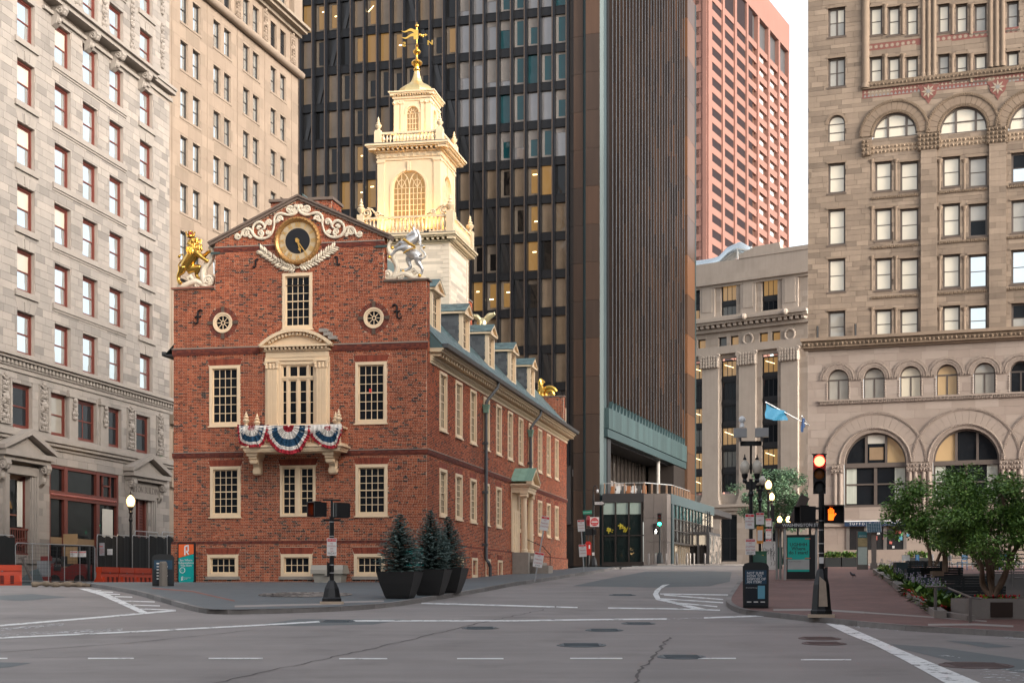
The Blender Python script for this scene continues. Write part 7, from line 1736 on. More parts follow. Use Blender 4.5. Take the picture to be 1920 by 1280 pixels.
def pedhead(par, M, lit, back=False):
    h = MB().box(-.22, .22, -.09, .11, -.22, .22).box(-.24, .24, -.11, -.09, -.24, -.215).box(-.24, .24, -.11, -.09, .215, .24).box(-.24, -.215, -.34, -.09, -.215, .24).box(.215, .24, -.34, -.09, -.215, .24).box(-.24, .24, -.34, -.09, .22, .245)
    o = h.obj('pedestrian_signal', POLE, par, M); MB().box(-.21, .21, -.1, -.092, -.21, .21).obj('lens', mat('dark_lens', (.006,.006,.007), .5, spec=.2), o)
    if lit == 'hand':
        hm = MB(); E_ = mat('hand_lit', (.9,.25,.03), .5, emit=(1,.10,.005), es=1.1)
        hm.poly([(-.07,-.17),(.05,-.17),(.075,-.06),(.07,.02),(-.07,.02)], -.105, -.1)
        for i, (x, l) in enumerate(((-.058,.10),(-.02,.14),(.018,.13),(.054,.09))): hm.box(x-.015, x+.015, -.105, -.1, .025, .03+l)
        hm.poly([(.078,-.07),(.125,.0),(.105,.03),(.072,-.02)], -.105, -.1); hm.obj('lit_hand', E_, o, T(-.07, 0, .01))
    if lit == 'walk': MB().sph((0, -.1, .13), .05, 8).bar((0, -.1, .08), (0, -.1, -.04), .09, .02).bar((0, -.1, -.04), (.07, -.1, -.18), .05, .02).bar((0, -.1, -.04), (-.07, -.1, -.18), .05, .02).bar((-.1, -.1, 0), (0, -.1, .07), .04, .02).bar((.1, -.1, -.02), (0, -.1, .07), .04, .02).obj('lit_walker', mat('walk_lit', (.9,.9,.85), .5, emit=(1,.95,.85), es=5), o)
    return o
def pedbase(par, h=.72, w=.26, mtl=POLE, pad=True):
    if pad: MB().box(-w-.12, w+.12, -w-.12, w+.12, -.02, .07).obj('concrete_pad', mat('pad', (.42,.33,.25), .9), par)
    MB().lathe([(w*1.28,.07),(w*1.30,.16),(w*1.18,.2),(w*.95,h*.7),(w*.55,h),(w*.4,h+.05)], 8, rot=PI/8).obj('base', mtl, par)
def vhead(par, M, lit, back=False):
    o = MB().box(-.17, .17, -.05, .16, -.53, .53).obj('signal_head', POLE, par, M)
    cols_ = [('red', (1,.03,.015)), ('amber', (1,.35,.02)), ('green', (.02,1,.45))]
    for i, (n, c) in enumerate(cols_):
        z = .35-.35*i; v = MB()
        for k in range(14):
            t0, t1 = -.35+(PI+.7)*k/14, -.35+(PI+.7)*(k+1)/14; v.poly([(.15*math.cos(t0), .15*math.sin(t0)), (.162*math.cos(t0), .162*math.sin(t0)), (.162*math.cos(t1), .162*math.sin(t1)), (.15*math.cos(t1), .15*math.sin(t1))], -.27, -.05)
        v.obj('visor', POLE, o, T(0, 0, z)); on = n == lit
        lm = mat('lens_'+n+('_lit' if on else ''), {'red': (.1,.01,.01), 'amber': (.22,.07,.01), 'green': (.03,.035,.035)}[n] if not on else c, .3, emit=c if on else None, es=(11 if n == 'red' else 7) if on else 0)
        MB().sph((0, -.05, z), .142, 14, sy=.25).obj('lens', lm, o)
        if on:
            l = bpy.data.lights.new('signal_glow', 'POINT'); l.energy = 9; l.color = c; l.shadow_soft_size = .1; ob('signal_glow', l, o, T(0, -.24, z))
    MB().box(-.2, .2, .02, .05, .53, .56).obj('signal_cap', POLE, o)
    return o
# pedestrian signal before the state house
p = at(622, 1131); o = thing('pedestrian_signal_post', 'black pedestrian signal post with parking sign before the brick gable', 'signal post', face(p), 'traffic signal posts')
pedbase(o, .68, .25); MB().cyl((0,0,.6), (0,0,2.72), .072, 12).cyl((0,0,2.7), (0,0,3.25), .035, 8).bar((-.28,0,3.25), (.28,0,3.25), .05, .05).bar((-.25,0,2.62), (.25,0,2.62), .05, .07).obj('pole', POLE, o)
pedhead(o, T(-.36, 0, 2.95) @ RZ(-1.05), 'hand'); pedhead(o, T(.33, 0, 2.93) @ RZ(PI+.35), None)
for z in (2.55, 2.1, .95, 1.2): MB().lathe([(.078,0),(.078,.03)], 12, (0,0,z)).obj('steel_band', BAND, o)
MB().box(-.15, -.07, -.09, .06, .85, 1.28).obj('push_button', POLE, o); sign(o, T(.0, -.085, 1.78), .3, .55, 'TOW ZONE', ('NO','STOPPING','ANY','TIME'), 'FRIDAY')
# main signal on the right
p = at(1540, 1155.5); o = thing('traffic_signal_post', 'black traffic signal post with red light and orange hand on brick plaza', 'signal post', face(p), 'traffic signal posts')
pedbase(o, 1.25, .24); MB().poly([(-.07,.28),(.17,.28),(.12,.95),(-.05,1.1)], -.27, -.25).obj('worn_base_panel', mat('worn_paint', (.34,.27,.21), .8, var=.25, scale=8), o); MB().cyl((0,0,1.2), (0,0,3.35), .075, 12).obj('pole', POLE, o)
vhead(o, T(-.05, -.02, 3.88), 'red'); pedhead(o, T(.34, -.02, 2.78) @ SC(1.12,1,1), 'hand'); pedhead(o, T(-.33, 0, 2.78) @ RZ(-1.2), None)
MB().bar((-.25,0,2.62), (.25,0,2.62), .06, .06).bar((-.25,0,2.95), (.25,0,2.95), .06, .06).obj('signal_bracket', POLE, o)
for z in (2.35, 1.98, 1.72, 2.6): MB().lathe([(.082,0),(.082,.025)], 12, (0,0,z)).obj('steel_band', BAND, o)
MB().box(.08, .17, -.12, .1, .95, 1.35).obj('push_button', POLE, o); MB().box(-.06, .06, -.085, -.078, 1.45, 1.62).obj('sticker', SIGNW, o); MB().box(-.05, .06, -.086, -.08, 1.15, 1.25).obj('sticker', mat('orange_sticker', (.6,.25,.05), .6), o)
# green signal far off
p = G(1237, 1057, KH); o = thing('traffic_signal_post', 'black signal post with green light before the dark tower pavilion', 'signal post', face(p), 'traffic signal posts')
pedbase(o, 1.1, .32, pad=False); MB().cyl((0,0,.9), (0,0,4.2), .08, 10).obj('pole', POLE, o); vhead(o, T(-.03, -.05, 4.35) @ SC(1.15,1.2,1.15), 'green'); pedhead(o, T(-.38, -.03, 3.2) @ SC(1.15,1,1.15), 'walk')
# lamp posts with acorn globes
GLB = mat('globe_glass', (.55,.5,.42), .15, var=.05, spec=.5); GLBL = mat('globe_lit', (1,.8,.5), .4, emit=(1,.52,.16), es=1.5)
def acorn(par, x, z, s, lit, y=0):
    k = MB().lathe([(.09*s,0),(.15*s,.05*s),(.2*s,.2*s),(.2*s,.32*s),(.15*s,.44*s),(.07*s,.52*s),(.05*s,.56*s)], 14, (x, y, z)); o = k.obj('globe', GLBL if lit else GLB, par, smooth=True)
    MB().lathe([(.06*s,.55*s),(.075*s,.6*s),(.03*s,.66*s),(.02*s,.74*s),(0,.8*s)], 8, (x, y, z)).obj('globe_finial', POLE, par); MB().lathe([(.06*s,-.35*s),(.1*s,-.28*s),(.07*s,-.2*s),(.12*s,-.1*s),(.13*s,0)], 10, (x, y, z)).obj('globe_holder', POLE, par)
    if lit: l = bpy.data.lights.new('lamp_glow', 'POINT'); l.energy = 40; l.color = (1,.62,.25); l.shadow_soft_size = .2*s; ob('lamp_glow', l, par, T(x, y-.3*s, z+.3*s))
    return o
def lamp(px, pyb, pyt, globes, label, dz=KH, s=1.0, sp=.24, base=True, name='street_lamp', lit=False, P=None):
    p = P or at(px, pyb, dz); o = thing(name, label, 'street lamp', face(p), 'acorn street lamps'); h = (pyb-pyt)/F*p.y-.78*s
    if base: MB().lathe([(.27,0),(.27,.12),(.2,.18),(.22,.5),(.13,.65),(.1,.9)], 12).obj('base', POLE, o)
    MB().cyl((0,0,.3), (0,0,h-.2), .075, 10).lathe([(.09,0),(.12,.1),(.09,.2)], 10, (0,0,h-.9)).obj('pole', POLE, o)
    if globes == 1: acorn(o, 0, h, s, lit)
    else:
        MB().bar((-sp,0,h-.35*s), (sp,0,h-.35*s), .08, .1).box(-sp*.8,sp*.8,-.05,.05,h-.62*s,h-.35*s).obj('bracket', POLE, o)
        for sx in (-1, 1): acorn(o, sx*sp, h, s, lit)
    return o, h
lamp(1648, 1052, 889, 1, 'tall black lamp post with unlit globe beside the solar panel pillar', s=1.0)
o, h = lamp(1408, 1098, 851, 2, 'double-globe lamp post carrying camera boxes, behind the black bin', s=1.0)
MB().cyl((0,0,h), (0,0,h+1.15), .045, 8).bar((-.42,0,h+1.2), (.42,0,h+1.2), .2, .18).obj('mast', POLE, o)
for sx in (-1, 1): MB().box(sx*.42-.26, sx*.42+.26, -.3, .25, h+1.42, h+1.78).cyl((sx*.42,0,h+1.25), (sx*.42,0,h+1.45), .05, 8).obj('camera_box', GALV, o, RX(.06))
MB().sph((-.35,0,h+2.15), .14, 10).lathe([(.1,0),(.06,.2)], 8, (-.35,0,h+1.85)).obj('dome_camera', mat('white_plastic', (.7,.7,.7), .4), o)
sign(o, T(-.05, -.09, 2.55), .36, .58, 'BUS', ('NO','PARKING','HERE'), None); sign(o, T(-.02, -.09, 1.55), .38, .62, 'TOW ZONE', ('NO','STOPPING','ANY TIME'), 'EXCEPT')
o, h = lamp(1425, 1076, 884, 2, 'double unlit globe lamp post with orange notice, next to the lit one', s=.9, sp=.12); sign(o, T(0, -.09, 2.9), .42, .62, 'NO', ('STANDING','BUS'), None); MB().box(-.17, .17, -.1, -.08, 1.6, 2.5).obj('orange_notice', mat('orange_notice', (.65,.25,.04), .6), o); MB().box(-.13, .13, -.11, -.1, 1.75, 2.3).obj('notice_paper', SIGNW, o)
o, h = lamp(1441, 1066, 893, 1, 'lit globe lamp post with three parking signs beside the bus shelter', s=1.0, lit=True)
for z in (2.9, 2.2, 1.6): sign(o, T(0, -.09, z), .36, .5 if z != 2.2 else .6, 'NO', ('PARKING','ANY'), None)
MB().box(.16, .36, .1, .3, 2.95, 4.0).obj('signal_back', POLE, o)
lamp(1447, 1062, 918, 1, 'second lit globe, lower and behind the first by the shelter', s=.95, lit=True)
lamp(1370, 1056, 956, 2, 'double lit lamp post far off in front of classical building', s=1.25, sp=.35, lit=True); lamp(1378, 1055.5, 955, 2, 'second lit double lamp standing close behind on the far corner', s=1.25, sp=.35, lit=True); lamp(1470, 1058, 962, 2, 'small lit double lamp seen over the bus shelter', s=1.1, sp=.4, lit=True)
lamp(245, 1096, 918, 1, 'lit globe lamp post before the limestone entrance, left of state house', .02, 1.25, lit=True, P=Vector((ray(245)*95, 95, ground(ray(245)*95, 95))))
lamp(1571, 1052, 998, 1, 'small dark lantern post among black planter boxes', s=.9, base=False)
# parking sign posts by the long wall
def signpost(bx, by, tx, ty, label, rows, nm='sign_post'):
    p = at(bx, by); o = thing(nm, label, 'sign post', face(p), 'parking sign posts'); L = (by-ty)/F*p.y; dx = (tx-bx)/F*p.y; A = RY(math.atan2(dx, L)); L = math.hypot(L, dx)
    MB().box(-.03, .03, -.02, .02, -.05, L).obj('post', GALV, o, A)
    for z, w, h, c in rows: sign(o, A @ T(.0, -.03, L-z), w, h, 'TOW', ('NO','PARKING','LOADING'), c)
signpost(1003, 1087, 1023.5, 967, 'leaning grey post with two parking signs by the side doorway', ((.33,.36,.62,None),(1.95,.42,.66,'ZONE')))
signpost(1095, 1071, 1089, 974, 'nearly upright grey post with two parking signs at pavement corner', ((.33,.4,.66,None),(1.75,.42,.7,None)))
# corner pole with one-way sign, camera, street name, no-entry plate and signal backs
p = at(1112.5, 1063.5); o = thing('corner_sign_pole', 'black pole with camera arm, one way arrow and no entry plate', 'sign post', face(p)); k = p.y/F; hz = lambda y: (1063.5-y)*k
pedbase(o, .7, .24, pad=False); MB().cyl((0,0,.4), (0,0,hz(926)), .07, 10).tube([(0,0,hz(926)), (0,0,hz(914)), (.06,0,hz(910.5)), (.16,0,hz(909.5)), (.24,0,hz(912)), (.26,0,hz(918))], .035, 8).obj('pole', POLE, o)
MB().sph((.26,0,hz(921)), .09, 8).lathe([(.08,0),(.08,.1)], 10, (.26,0,hz(920))).obj('camera', mat('white_plastic', (.7,.7,.7), .4), o)
q = MB().box(-.36, .36, -.01, .01, -.14, .14).obj('one_way_sign', SIGNB, o, T(.4, -.06, hz(943))); MB().box(-.31, .2, -.016, -.01, -.085, .085).poly([(.14,-.125),(.33,0),(.14,.125)], -.016, -.01).obj('arrow', SIGNW, q); text('ONE WAY', .11, SIGNB, q, T(-.07, -.019, 0), 'lettering', .001)
q = MB().box(-.36, .24, -.01, .01, -.12, .12).obj('street_name_sign', mat('sign_green', (.01,.22,.13), .5), o, T(-.33, -.06, hz(960)) @ RY(-.06)); text('DEVONSHIRE ST', .09, WTXT, q, T(-.06, -.012, 0), 'lettering', .001, sx=.85)
q = MB().box(-.3, .3, -.01, .01, -.32, .32).obj('no_entry_sign', SIGNW, o, T(.08, -.09, hz(978))); ring(MB(), 0, .27, -.016, -.01, 24).obj('red_disc', SIGNR, q); MB().box(-.2, .2, -.022, -.016, -.05, .05).obj('white_bar', SIGNW, q); text('DO NOT', .1, WTXT, q, T(0, -.019, .14), 'lettering', .001); text('ENTER', .1, WTXT, q, T(0, -.019, -.15), 'lettering', .001)
MB().box(-.55, .0, -.02, .35, hz(1003), hz(991)).box(.02, .2, -.1, .25, hz(1002), hz(992)).obj('signal_back', POLE, o); MB().box(-.08, .08, -.1, -.07, hz(1041), hz(1035)).obj('sticker', SIGNW, o)
# red fire alarm box
p = at(1103, 1062.5); o = thing('fire_alarm_box', 'red fire alarm box on black post topped by a red lantern', 'alarm box', face(p)); hz = lambda y: (1062.5-y)*p.y/F
FR = mat('fire_red', (.45,.02,.015), .35); MB().cyl((0,0,-.05), (0,0,hz(1040)), .13, 10).cyl((0,.05,hz(1016)), (0,.05,hz(986)), .05, 8).obj('post', POLE, o)
MB().box(-.2, .2, -.17, .17, hz(1040), hz(1019)).poly([(-.22,hz(1019)),(.22,hz(1019)),(.12,hz(1014.5)),(-.12,hz(1014.5))], -.19, .19).obj('box', FR, o); MB().box(.03, .13, -.18, -.17, hz(1028), hz(1021)).obj('plate', SIGNW, o)
MB().lathe([(.13,hz(985)),(.19,hz(976)),(.2,hz(974.5)),(.12,hz(968)),(.05,hz(966.5))], 6).obj('lantern', mat('lantern_red', (.18,.012,.015), .3), o)
# litter compactors
BINB = mat('bin_black', (.018,.019,.02), .45, .1, var=.1)
def compactor(px, py, label, w=.36, h=1.32, face_txt=True, extra=0, dz=KH):
    p = at(px, py, dz); o = thing('litter_compactor', label, 'litter bin', face(p, extra), 'solar litter compactors')
    prof = [(-w,0),(w,0),(w+.01,h-.14),(w*.86,h-.04),(w*.4,h),(-w*.4,h),(-w*.86,h-.04),(-w-.01,h-.14)]
    MB().poly(prof, -.34, .34).obj('body', BINB, o); MB().box(-w*.84, w*.84, -.352, -.34, .08, h-.24).obj('poster', mat('poster_navy', (.008,.012,.018), .4), o); MB().box(-w*.84, w*.84, -.358, -.352, h*.52, h-.24).obj('poster_header', mat('poster_blue', (.015,.05,.09), .4), o)
    MB().box(-w*.95, w*.95, -.345, -.3, 0, .06).obj('foot', POLE, o)
    if face_txt:
        for i, s in enumerate(('NOT SURE','HOW TO','DISPOSE OF','AN ITEM?')): text(s, .105, WTXT, o, T(-w*.7, -.361, h-.33-i*.088), 'lettering', .001, 'LEFT', .002)
        MB().box(.06, .27, -.36, -.352, .27, .66).obj('phone_picture', mat('poster_cyan', (.12,.32,.42), .4), o); text('Download the app', .045, WTXT, o, T(-.12, -.358, .6), 'lettering', .001)
        for i in range(3): MB().box(-.26+i*.2, -.13+i*.2, -.36, -.352, .16, .19).obj('small_print', SIGNW, o)
    else:
        for i in range(6): MB().box(-w*.6, w*.1+R.random()*.15, -.361, -.352, h-.4-i*.12, h-.35-i*.12).obj('small_print', SIGNW, o)
compactor(1417, 1138.5, 'black litter compactor with blue poster at the plaza corner', .375, 1.36); compactor(306, 1097.5, 'black litter compactor half hidden behind a stone bollard by state house', .42, 1.25, False)
p = at(306, 1098.5); tag(MB().lathe([(.17,0),(.16,.9),(.12,.98)], 8).obj('stone_bollard', mat('bollard_stone', (.16,.14,.12), .85), None, T(*p)), 'weathered square stone bollard beside the wayfinding board', 'bollard')
# wayfinding board
p = at(350, 1099); o = thing('wayfinding_board', 'tall orange and teal wayfinding board against the brick gable', 'sign board', of.M() @ T(of.s(350, -.5), -.5, .03)); k = 67.4/F; w, h = 35*k/2, 80*k
MB().box(-w, w, -.05, .05, .05, h).box(-w-.1, w+.1, -.12, .12, 0, .05).obj('frame', BLACKM, o); TEALP = mat('board_teal', (.0,.30,.28), .45); ORP = mat('board_orange', (.75,.13,.035), .45)
MB().poly([(-w+.06,.2),(-w+.13,.1),(w-.13,.1),(w-.06,.2),(w-.06,h*.74),(-w+.06,h*.645)], -.06, -.05).obj('teal_panel', TEALP, o); MB().poly([(-w+.06,h*.65),(w-.06,h*.745),(w-.06,h-.06),(-w+.06,h-.06)], -.06, -.05).obj('orange_panel', ORP, o)
for i, s in enumerate(('See Where','Independence','Was Born')): text(s, .125, WTXT, o, T(0, -.065, h*.595-i*.115), 'lettering', .001, bold=.002)
ring(MB(), .105, .125, -.066, -.06, 24).obj('circle', WTXT, o, T(-.17, 0, h*.36)); MB().bar((-.22,-.063,h*.36), (-.11,-.063,h*.36), .02, .004).bar((-.23,-.063,h*.36), (-.18,-.063,h*.36+.045), .02, .004).bar((-.23,-.063,h*.36), (-.18,-.063,h*.36-.045), .02, .004).obj('arrow', WTXT, o)
def rmark(par, x, z, s, y=-.064): MB().bar((x-.06*s,y,z-.17*s), (x-.06*s,y,z+.12*s), .045*s, .004, up=(0,1,0)).bar((x-.07*s,y,z+.12*s), (x+.07*s,y,z+.17*s), .045*s, .004, up=(0,1,0)).bar((x+.06*s,y,z+.17*s), (x+.06*s,y,z-.04*s), .045*s, .004, up=(0,1,0)).bar((x+.06*s,y,z-.04*s), (x-.01*s,y,z-.03*s), .045*s, .004, up=(0,1,0)).bar((x,y,z-.05*s), (x+.08*s,y,z-.15*s), .04*s, .004, up=(0,1,0)).obj('emblem', WTXT, par)
rmark(o, .02, h*.83, 1.25); rmark(o, -.18, h*.1+.12, .5); text('Revolutionary\nSpaces', .055, WTXT, o, T(-.1, -.065, h*.1+.13), 'lettering', .001, 'LEFT')
o = thing('teal_sign_board', 'low teal board half hidden behind the spruce planters', 'sign board', of.M() @ T(of.s(772, -1.6), -1.6, .05)); MB().box(-.5, .5, -.03, .03, .75, 1.5).obj('panel', TEALP, o); text('STATE\nHOUSE', .26, WTXT, o, T(.08, -.035, 1.1), 'lettering', .001, bold=.004)
for sx in (-1, 1): MB().box(sx*.42-.03, sx*.42+.03, -.03, .03, 0, .75).obj('leg', BLACKM, o)
# grit bin
o = thing('grit_bin', 'pale grey plastic grit bin with sloping lid against the brick gable', 'bin', of.M() @ T(of.s(619, -.75), -.75, .02)); BG = mat('bin_grey', (.36,.33,.28), .6, var=.1)
MB().lathe([(.78,0),(.92,.5)], 4, rot=PI/4).obj('tub', BG, o, SC(.98,.62,1.05)); MB().poly([(-.5,.5),(.48,.5),(.48,.58),(.2,.86),(-.42,.86),(-.5,.66)], -.70, .70).obj('lid', BG, o, RZ(PI/2)); MB().box(-.06, .06, -.58, -.5, .42, .56).obj('latch', BG, o)
# spruces in black planters
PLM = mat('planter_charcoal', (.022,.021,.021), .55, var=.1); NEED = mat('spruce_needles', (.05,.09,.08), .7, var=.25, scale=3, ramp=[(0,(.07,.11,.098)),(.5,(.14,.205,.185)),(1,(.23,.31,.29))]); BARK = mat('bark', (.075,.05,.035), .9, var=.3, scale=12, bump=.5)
def spruce_mesh(seed):
    r = random.Random(seed); m = MB(); H = 2.15
    for lv in range(26):
        t = lv/25; z = .12+t*(H-.14); rad = .80*(1-t)**.72*(1.0 if t > .12 else .8)+.04; nb = 13 if t < .75 else 8
        for b in range(nb):
            a = 2*PI*(b+r.random()*.7)/nb+lv*1.7; L = rad*r.uniform(.8, 1.12); dr = -.10*L*(1-t)+.25*L*t+r.uniform(-.05,.05)
            d = Vector((math.cos(a), math.sin(a), 0)); p0 = Vector((0, 0, z)); c0 = r.random(); n = max(4, int(L/.055))
            for i in range(n):
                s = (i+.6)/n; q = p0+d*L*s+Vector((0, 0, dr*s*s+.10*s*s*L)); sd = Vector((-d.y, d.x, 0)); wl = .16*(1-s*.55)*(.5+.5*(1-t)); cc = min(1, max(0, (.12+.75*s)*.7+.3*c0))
                for sg in (-1, 1, 0, 0):
                    ax = (d*.7+sd*sg*.8+Vector((0, 0, r.uniform(-.45,.25)))).normalized(); tip = q+ax*wl*r.uniform(.7,1.2); o1 = ax.cross(Vector((0,0,1))).normalized()*.026+Vector((0,0,r.uniform(-.014,.014)))
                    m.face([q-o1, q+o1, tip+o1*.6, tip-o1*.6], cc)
    return m
for i, (px, py, x0, x1, yt, ya, lab) in enumerate(((750,1121,710,791,1071,957,'nearest blue spruce in charcoal planter, leftmost of three'),(807,1115,780,834,1067,950,'middle blue spruce in charcoal planter, tallest of three'),(840,1110.5,818,864,1064,962,'rightmost blue spruce in charcoal planter, by the long wall'))):
    p = at(px, py); k = p.y/F; hh = (py-yt)*k; wt = 81*at(750,1121).y/F/2*(1, .98, .98)[i]
    o = thing('planter', 'charcoal square planter holding the '+lab.split(' in ')[0]+(' on the left' if i == 0 else ', middle one' if i == 1 else ', on the right'), 'planter', T(*p) @ RZ(-.18), 'charcoal planters before the state house')
    bm_ = MB(); prof = [(.55,0),(.62,.1),(.80,hh*.55),(.93,hh-.04),(.95,hh),(.86,hh),(.84,hh-.08)]; bm_.lathe([(q*wt*1.36, z) for q, z in prof], 4, rot=PI/4); bm_.obj('pot', PLM, o); MB().lathe([(.82*wt*1.36,hh-.1),(.1,hh-.06)], 4, rot=PI/4).obj('soil', mat('soil', (.04,.03,.022), .95), o)
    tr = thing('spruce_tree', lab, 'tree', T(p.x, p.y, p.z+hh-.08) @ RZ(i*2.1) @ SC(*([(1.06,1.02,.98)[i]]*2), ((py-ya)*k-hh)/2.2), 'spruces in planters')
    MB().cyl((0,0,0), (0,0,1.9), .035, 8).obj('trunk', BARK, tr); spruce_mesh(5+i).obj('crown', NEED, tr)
# ring of cobbles set in the pavement
c0 = at(573, 1115); CO = thing('cobble_ring', 'round cobblestone marker set flush in the pavement before state house', 'marker', T(*c0) @ Matrix.Rotation(.0456, 4, 'X'))
CM = mat('cobble', (.20,.17,.15), .85, ramp=[(0,(.11,.09,.08)),(1,(.33,.29,.26))])
for k, (rr, n) in enumerate(((1.55,40),(1.3,34),(1.05,28),(.8,20),(.55,14),(.3,8))):
    for i in range(n): t = 2*PI*i/n+k*.3; ob('cobble', unit(CM, R.random()), CO, T(rr*math.cos(t), rr*math.sin(t), .012) @ RZ(t) @ T(-.09,-.09,0) @ SC(.17, .17, .018+R.random()*.01))
# ================================================================== building site on the left
ORB = mat('barrier_orange', (.48,.048,.014), .5, var=.15, scale=2); MESH = mat('debris_netting', (.008,.009,.009), .85, var=.3, scale=1.5); STL = mat('fence_steel', (.42,.43,.44), .4, .6)
def barrier_mesh():
    m = MB(); prof = [(-.28,0),(.28,0),(.28,.22),(.13,.5),(.09,1.02),(-.09,1.02),(-.13,.5),(-.28,.22)]
    m.add(MB().poly([(x, z) for x, z in prof], -.98, .98), RZ(PI/2))
    for x in (-.75, -.25, .25, .75): m.poly([(x-.16,.06),(x+.16,.06),(x+.1,.5),(x-.1,.5)], -.31, -.1)
    m.box(-.95,.95,-.17,.17,.74,1.03)
    for x in (-.5, 0, .5): m.box(x-.09, x+.09, -.30, -.1, .08, .5, m=1)  # dark boxes stand in for the shade inside the slots
    return m
bm_ = barrier_mesh().mesh('barrier_body', [ORB, mat('barrier_slot_shade', (.12,.012,.006), .7)]); dots = MB(); ring(dots, .0, .09, -.15, -.14, 14); dots = dots.mesh('reflector', mat('reflector', (.25,.28,.32), .3))
bl = Fr(184, 88, -77, 1.84)
def barrier(M, label): o = thing('water_barrier', label, 'barrier', M, 'orange water-filled barriers'); ob('barrier_body', bm_, o, SC(1.0,1.1,1.04)); ob('reflector', dots, o, T(0,-.02,.82)); return o
nb = ['nearest','second','third','fourth','fifth']
for i in range(5):
    x = 1.1+i*2.05; barrier(bl.M() @ T(x, 0, -.03) @ RZ(R.uniform(-.05,.05)), 'orange plastic barrier, %s in the row beside the state house' % nb[i])
barrier(T(ray(4)*82, 82, ground(ray(4)*82, 82)) @ RZ(.3), 'orange plastic barrier alone at the left edge of the picture'); barrier(T(ray(-45)*81, 81, ground(ray(-45)*81, 81)) @ RZ(.1), 'orange plastic barrier cut off by the left picture edge')
def fence(px0, px1, Z0_, Z1_, y0, label, mesh=True, posts=2, rail=True):
    a = Vector((ray(px0)*Z0_, Z0_)); b = Vector((ray(px1)*Z1_, Z1_)); d = b-a; L = d.length; zg = ground(a.x, a.y); h = (1097-y0)/F*(Z0_+Z1_)/2
    o = thing('site_fence_panel', label, 'fence', T(a.x, a.y, zg) @ RZ(math.atan2(d.y, d.x)), 'building site fence panels')
    f = MB().tube([(0,0,0),(0,0,h-.12),(.12,0,h),(L-.12,0,h),(L,0,h-.12),(L,0,0)], .028, 6).bar((0,0,.25),(L,0,.25), .03, .03)
    for i in range(1, posts): f.cyl((L*i/posts,0,.1), (L*i/posts,0,h), .02, 6)
    f.obj('frame', STL, o)
    if mesh:
        m = MB(); n = 14
        for i in range(n): x0, x1 = L*i/n, L*(i+1)/n; e = lambda q: .05*math.sin(q*5.1)+.03*math.sin(q*11); m.face([(x0, -.04+e(x0)*.4, .12), (x1, -.04+e(x1)*.4, .12), (x1, -.04+e(x1)*.4, h-.08+e(x1)), (x0, -.04+e(x0)*.4, h-.08+e(x0))])
        m.obj('netting', MESH, o)
    else:
        w_ = MB(); k = int(L/.12)
        for i in range(k): w_.box(L*i/k-.005, L*i/k+.005, -.004, .004, .15, h-.05)
        for i in range(int(h/.2)): w_.box(0, L, -.004, .004, .15+i*.2, .16+i*.2)
        stuff(w_.obj('wire_mesh', mat('wire_mesh', (.05,.055,.055), .6, .3), o))
    return o
fence(182, 218, 91.5, 94.5, 1003, 'netted fence panel with red arrow notice, behind orange barriers', posts=3); fence(219, 246, 94.7, 97, 1003, 'netted fence panel under the lit lamp', posts=2); fence(248, 278, 97.4, 100, 1004, 'sagging netted fence panel right of the lamp'); fence(279, 312, 100.4, 103, 1004, 'netted fence panel nearest the state house corner', posts=3); fence(313, 330, 103.3, 105, 1004, 'last netted fence panel, mostly hidden by the brick corner')
fence(253, 296, 101, 104, 996, 'tall steel fence frame above the netting, right of the lamp', False); fence(304, 330, 105, 107, 997, 'tall steel fence frame at the state house corner', False)
fence(29, 178, 84, 90, 1020, 'wide dark mesh gate in front of the forklift', False, 5); fence(-60, 27, 80, 83.5, 1001, 'netted fence panel with steel frame at left edge', posts=4)
def board(px, py, w, h, Z_, label, lines, col_=SIGNW, head=None):
    o = thing('site_notice', label, 'notice', T(ray(px)*Z_, Z_, CZ+(HY-py)/F*Z_)); k = Z_/F; MB().box(-w*k/2, w*k/2, -.01, .01, -h*k/2, h*k/2).obj('plate', col_, o)
    if head: MB().box(-w*k/2+.02, w*k/2-.02, -.016, -.01, h*k*.2, h*k/2-.03).obj('header', SIGNR, o); text(head, h*k*.22, WTXT, o, T(0, -.018, h*k*.34), 'lettering', .001)
    for i, s in enumerate(lines): text(s, h*k*.13, SIGNB if col_ is SIGNW else REDT, o, T(0, -.013, h*k*(.05-.2*i)), 'lettering', .001)
board(138.5, 1038, 14, 11, 88.3, 'left of two danger notices on the mesh gate', ('CONSTRUCTION','AREA'), head='DANGER'); board(154.5, 1038, 14, 11, 88.8, 'right of two danger notices on the mesh gate', ('HARD HAT','AREA'), head='DANGER'); board(205.5, 1034, 11, 11, 93, 'white notice tilted on the fence netting', ('ALL VISITORS','REPORT TO','OFFICE'))
k = 91.8/F; o = thing('site_notice', 'grey sidewalk closed notice with red arrow on the netting', 'notice', T(ray(189)*91.8, 91.8, CZ+(HY-1029)*k)); MB().box(-7*k, 7*k, -.01, .01, -12*k, 12*k).obj('plate', mat('grey_plate', (.30,.29,.30), .6), o); MB().bar((-4*k,-.014,5*k), (4*k,-.014,5*k), 1.5*k, .006, up=(0,1,0)).poly([(-6*k,5*k),(-3*k,3*k),(-3*k,7*k)], -.018, -.01).obj('arrow', SIGNR, o); text('SIDEWALK\nCLOSED\nUSE OTHER\nSIDE', 2.6*k, REDT, o, T(0,-.012,-4*k), 'lettering', .001)
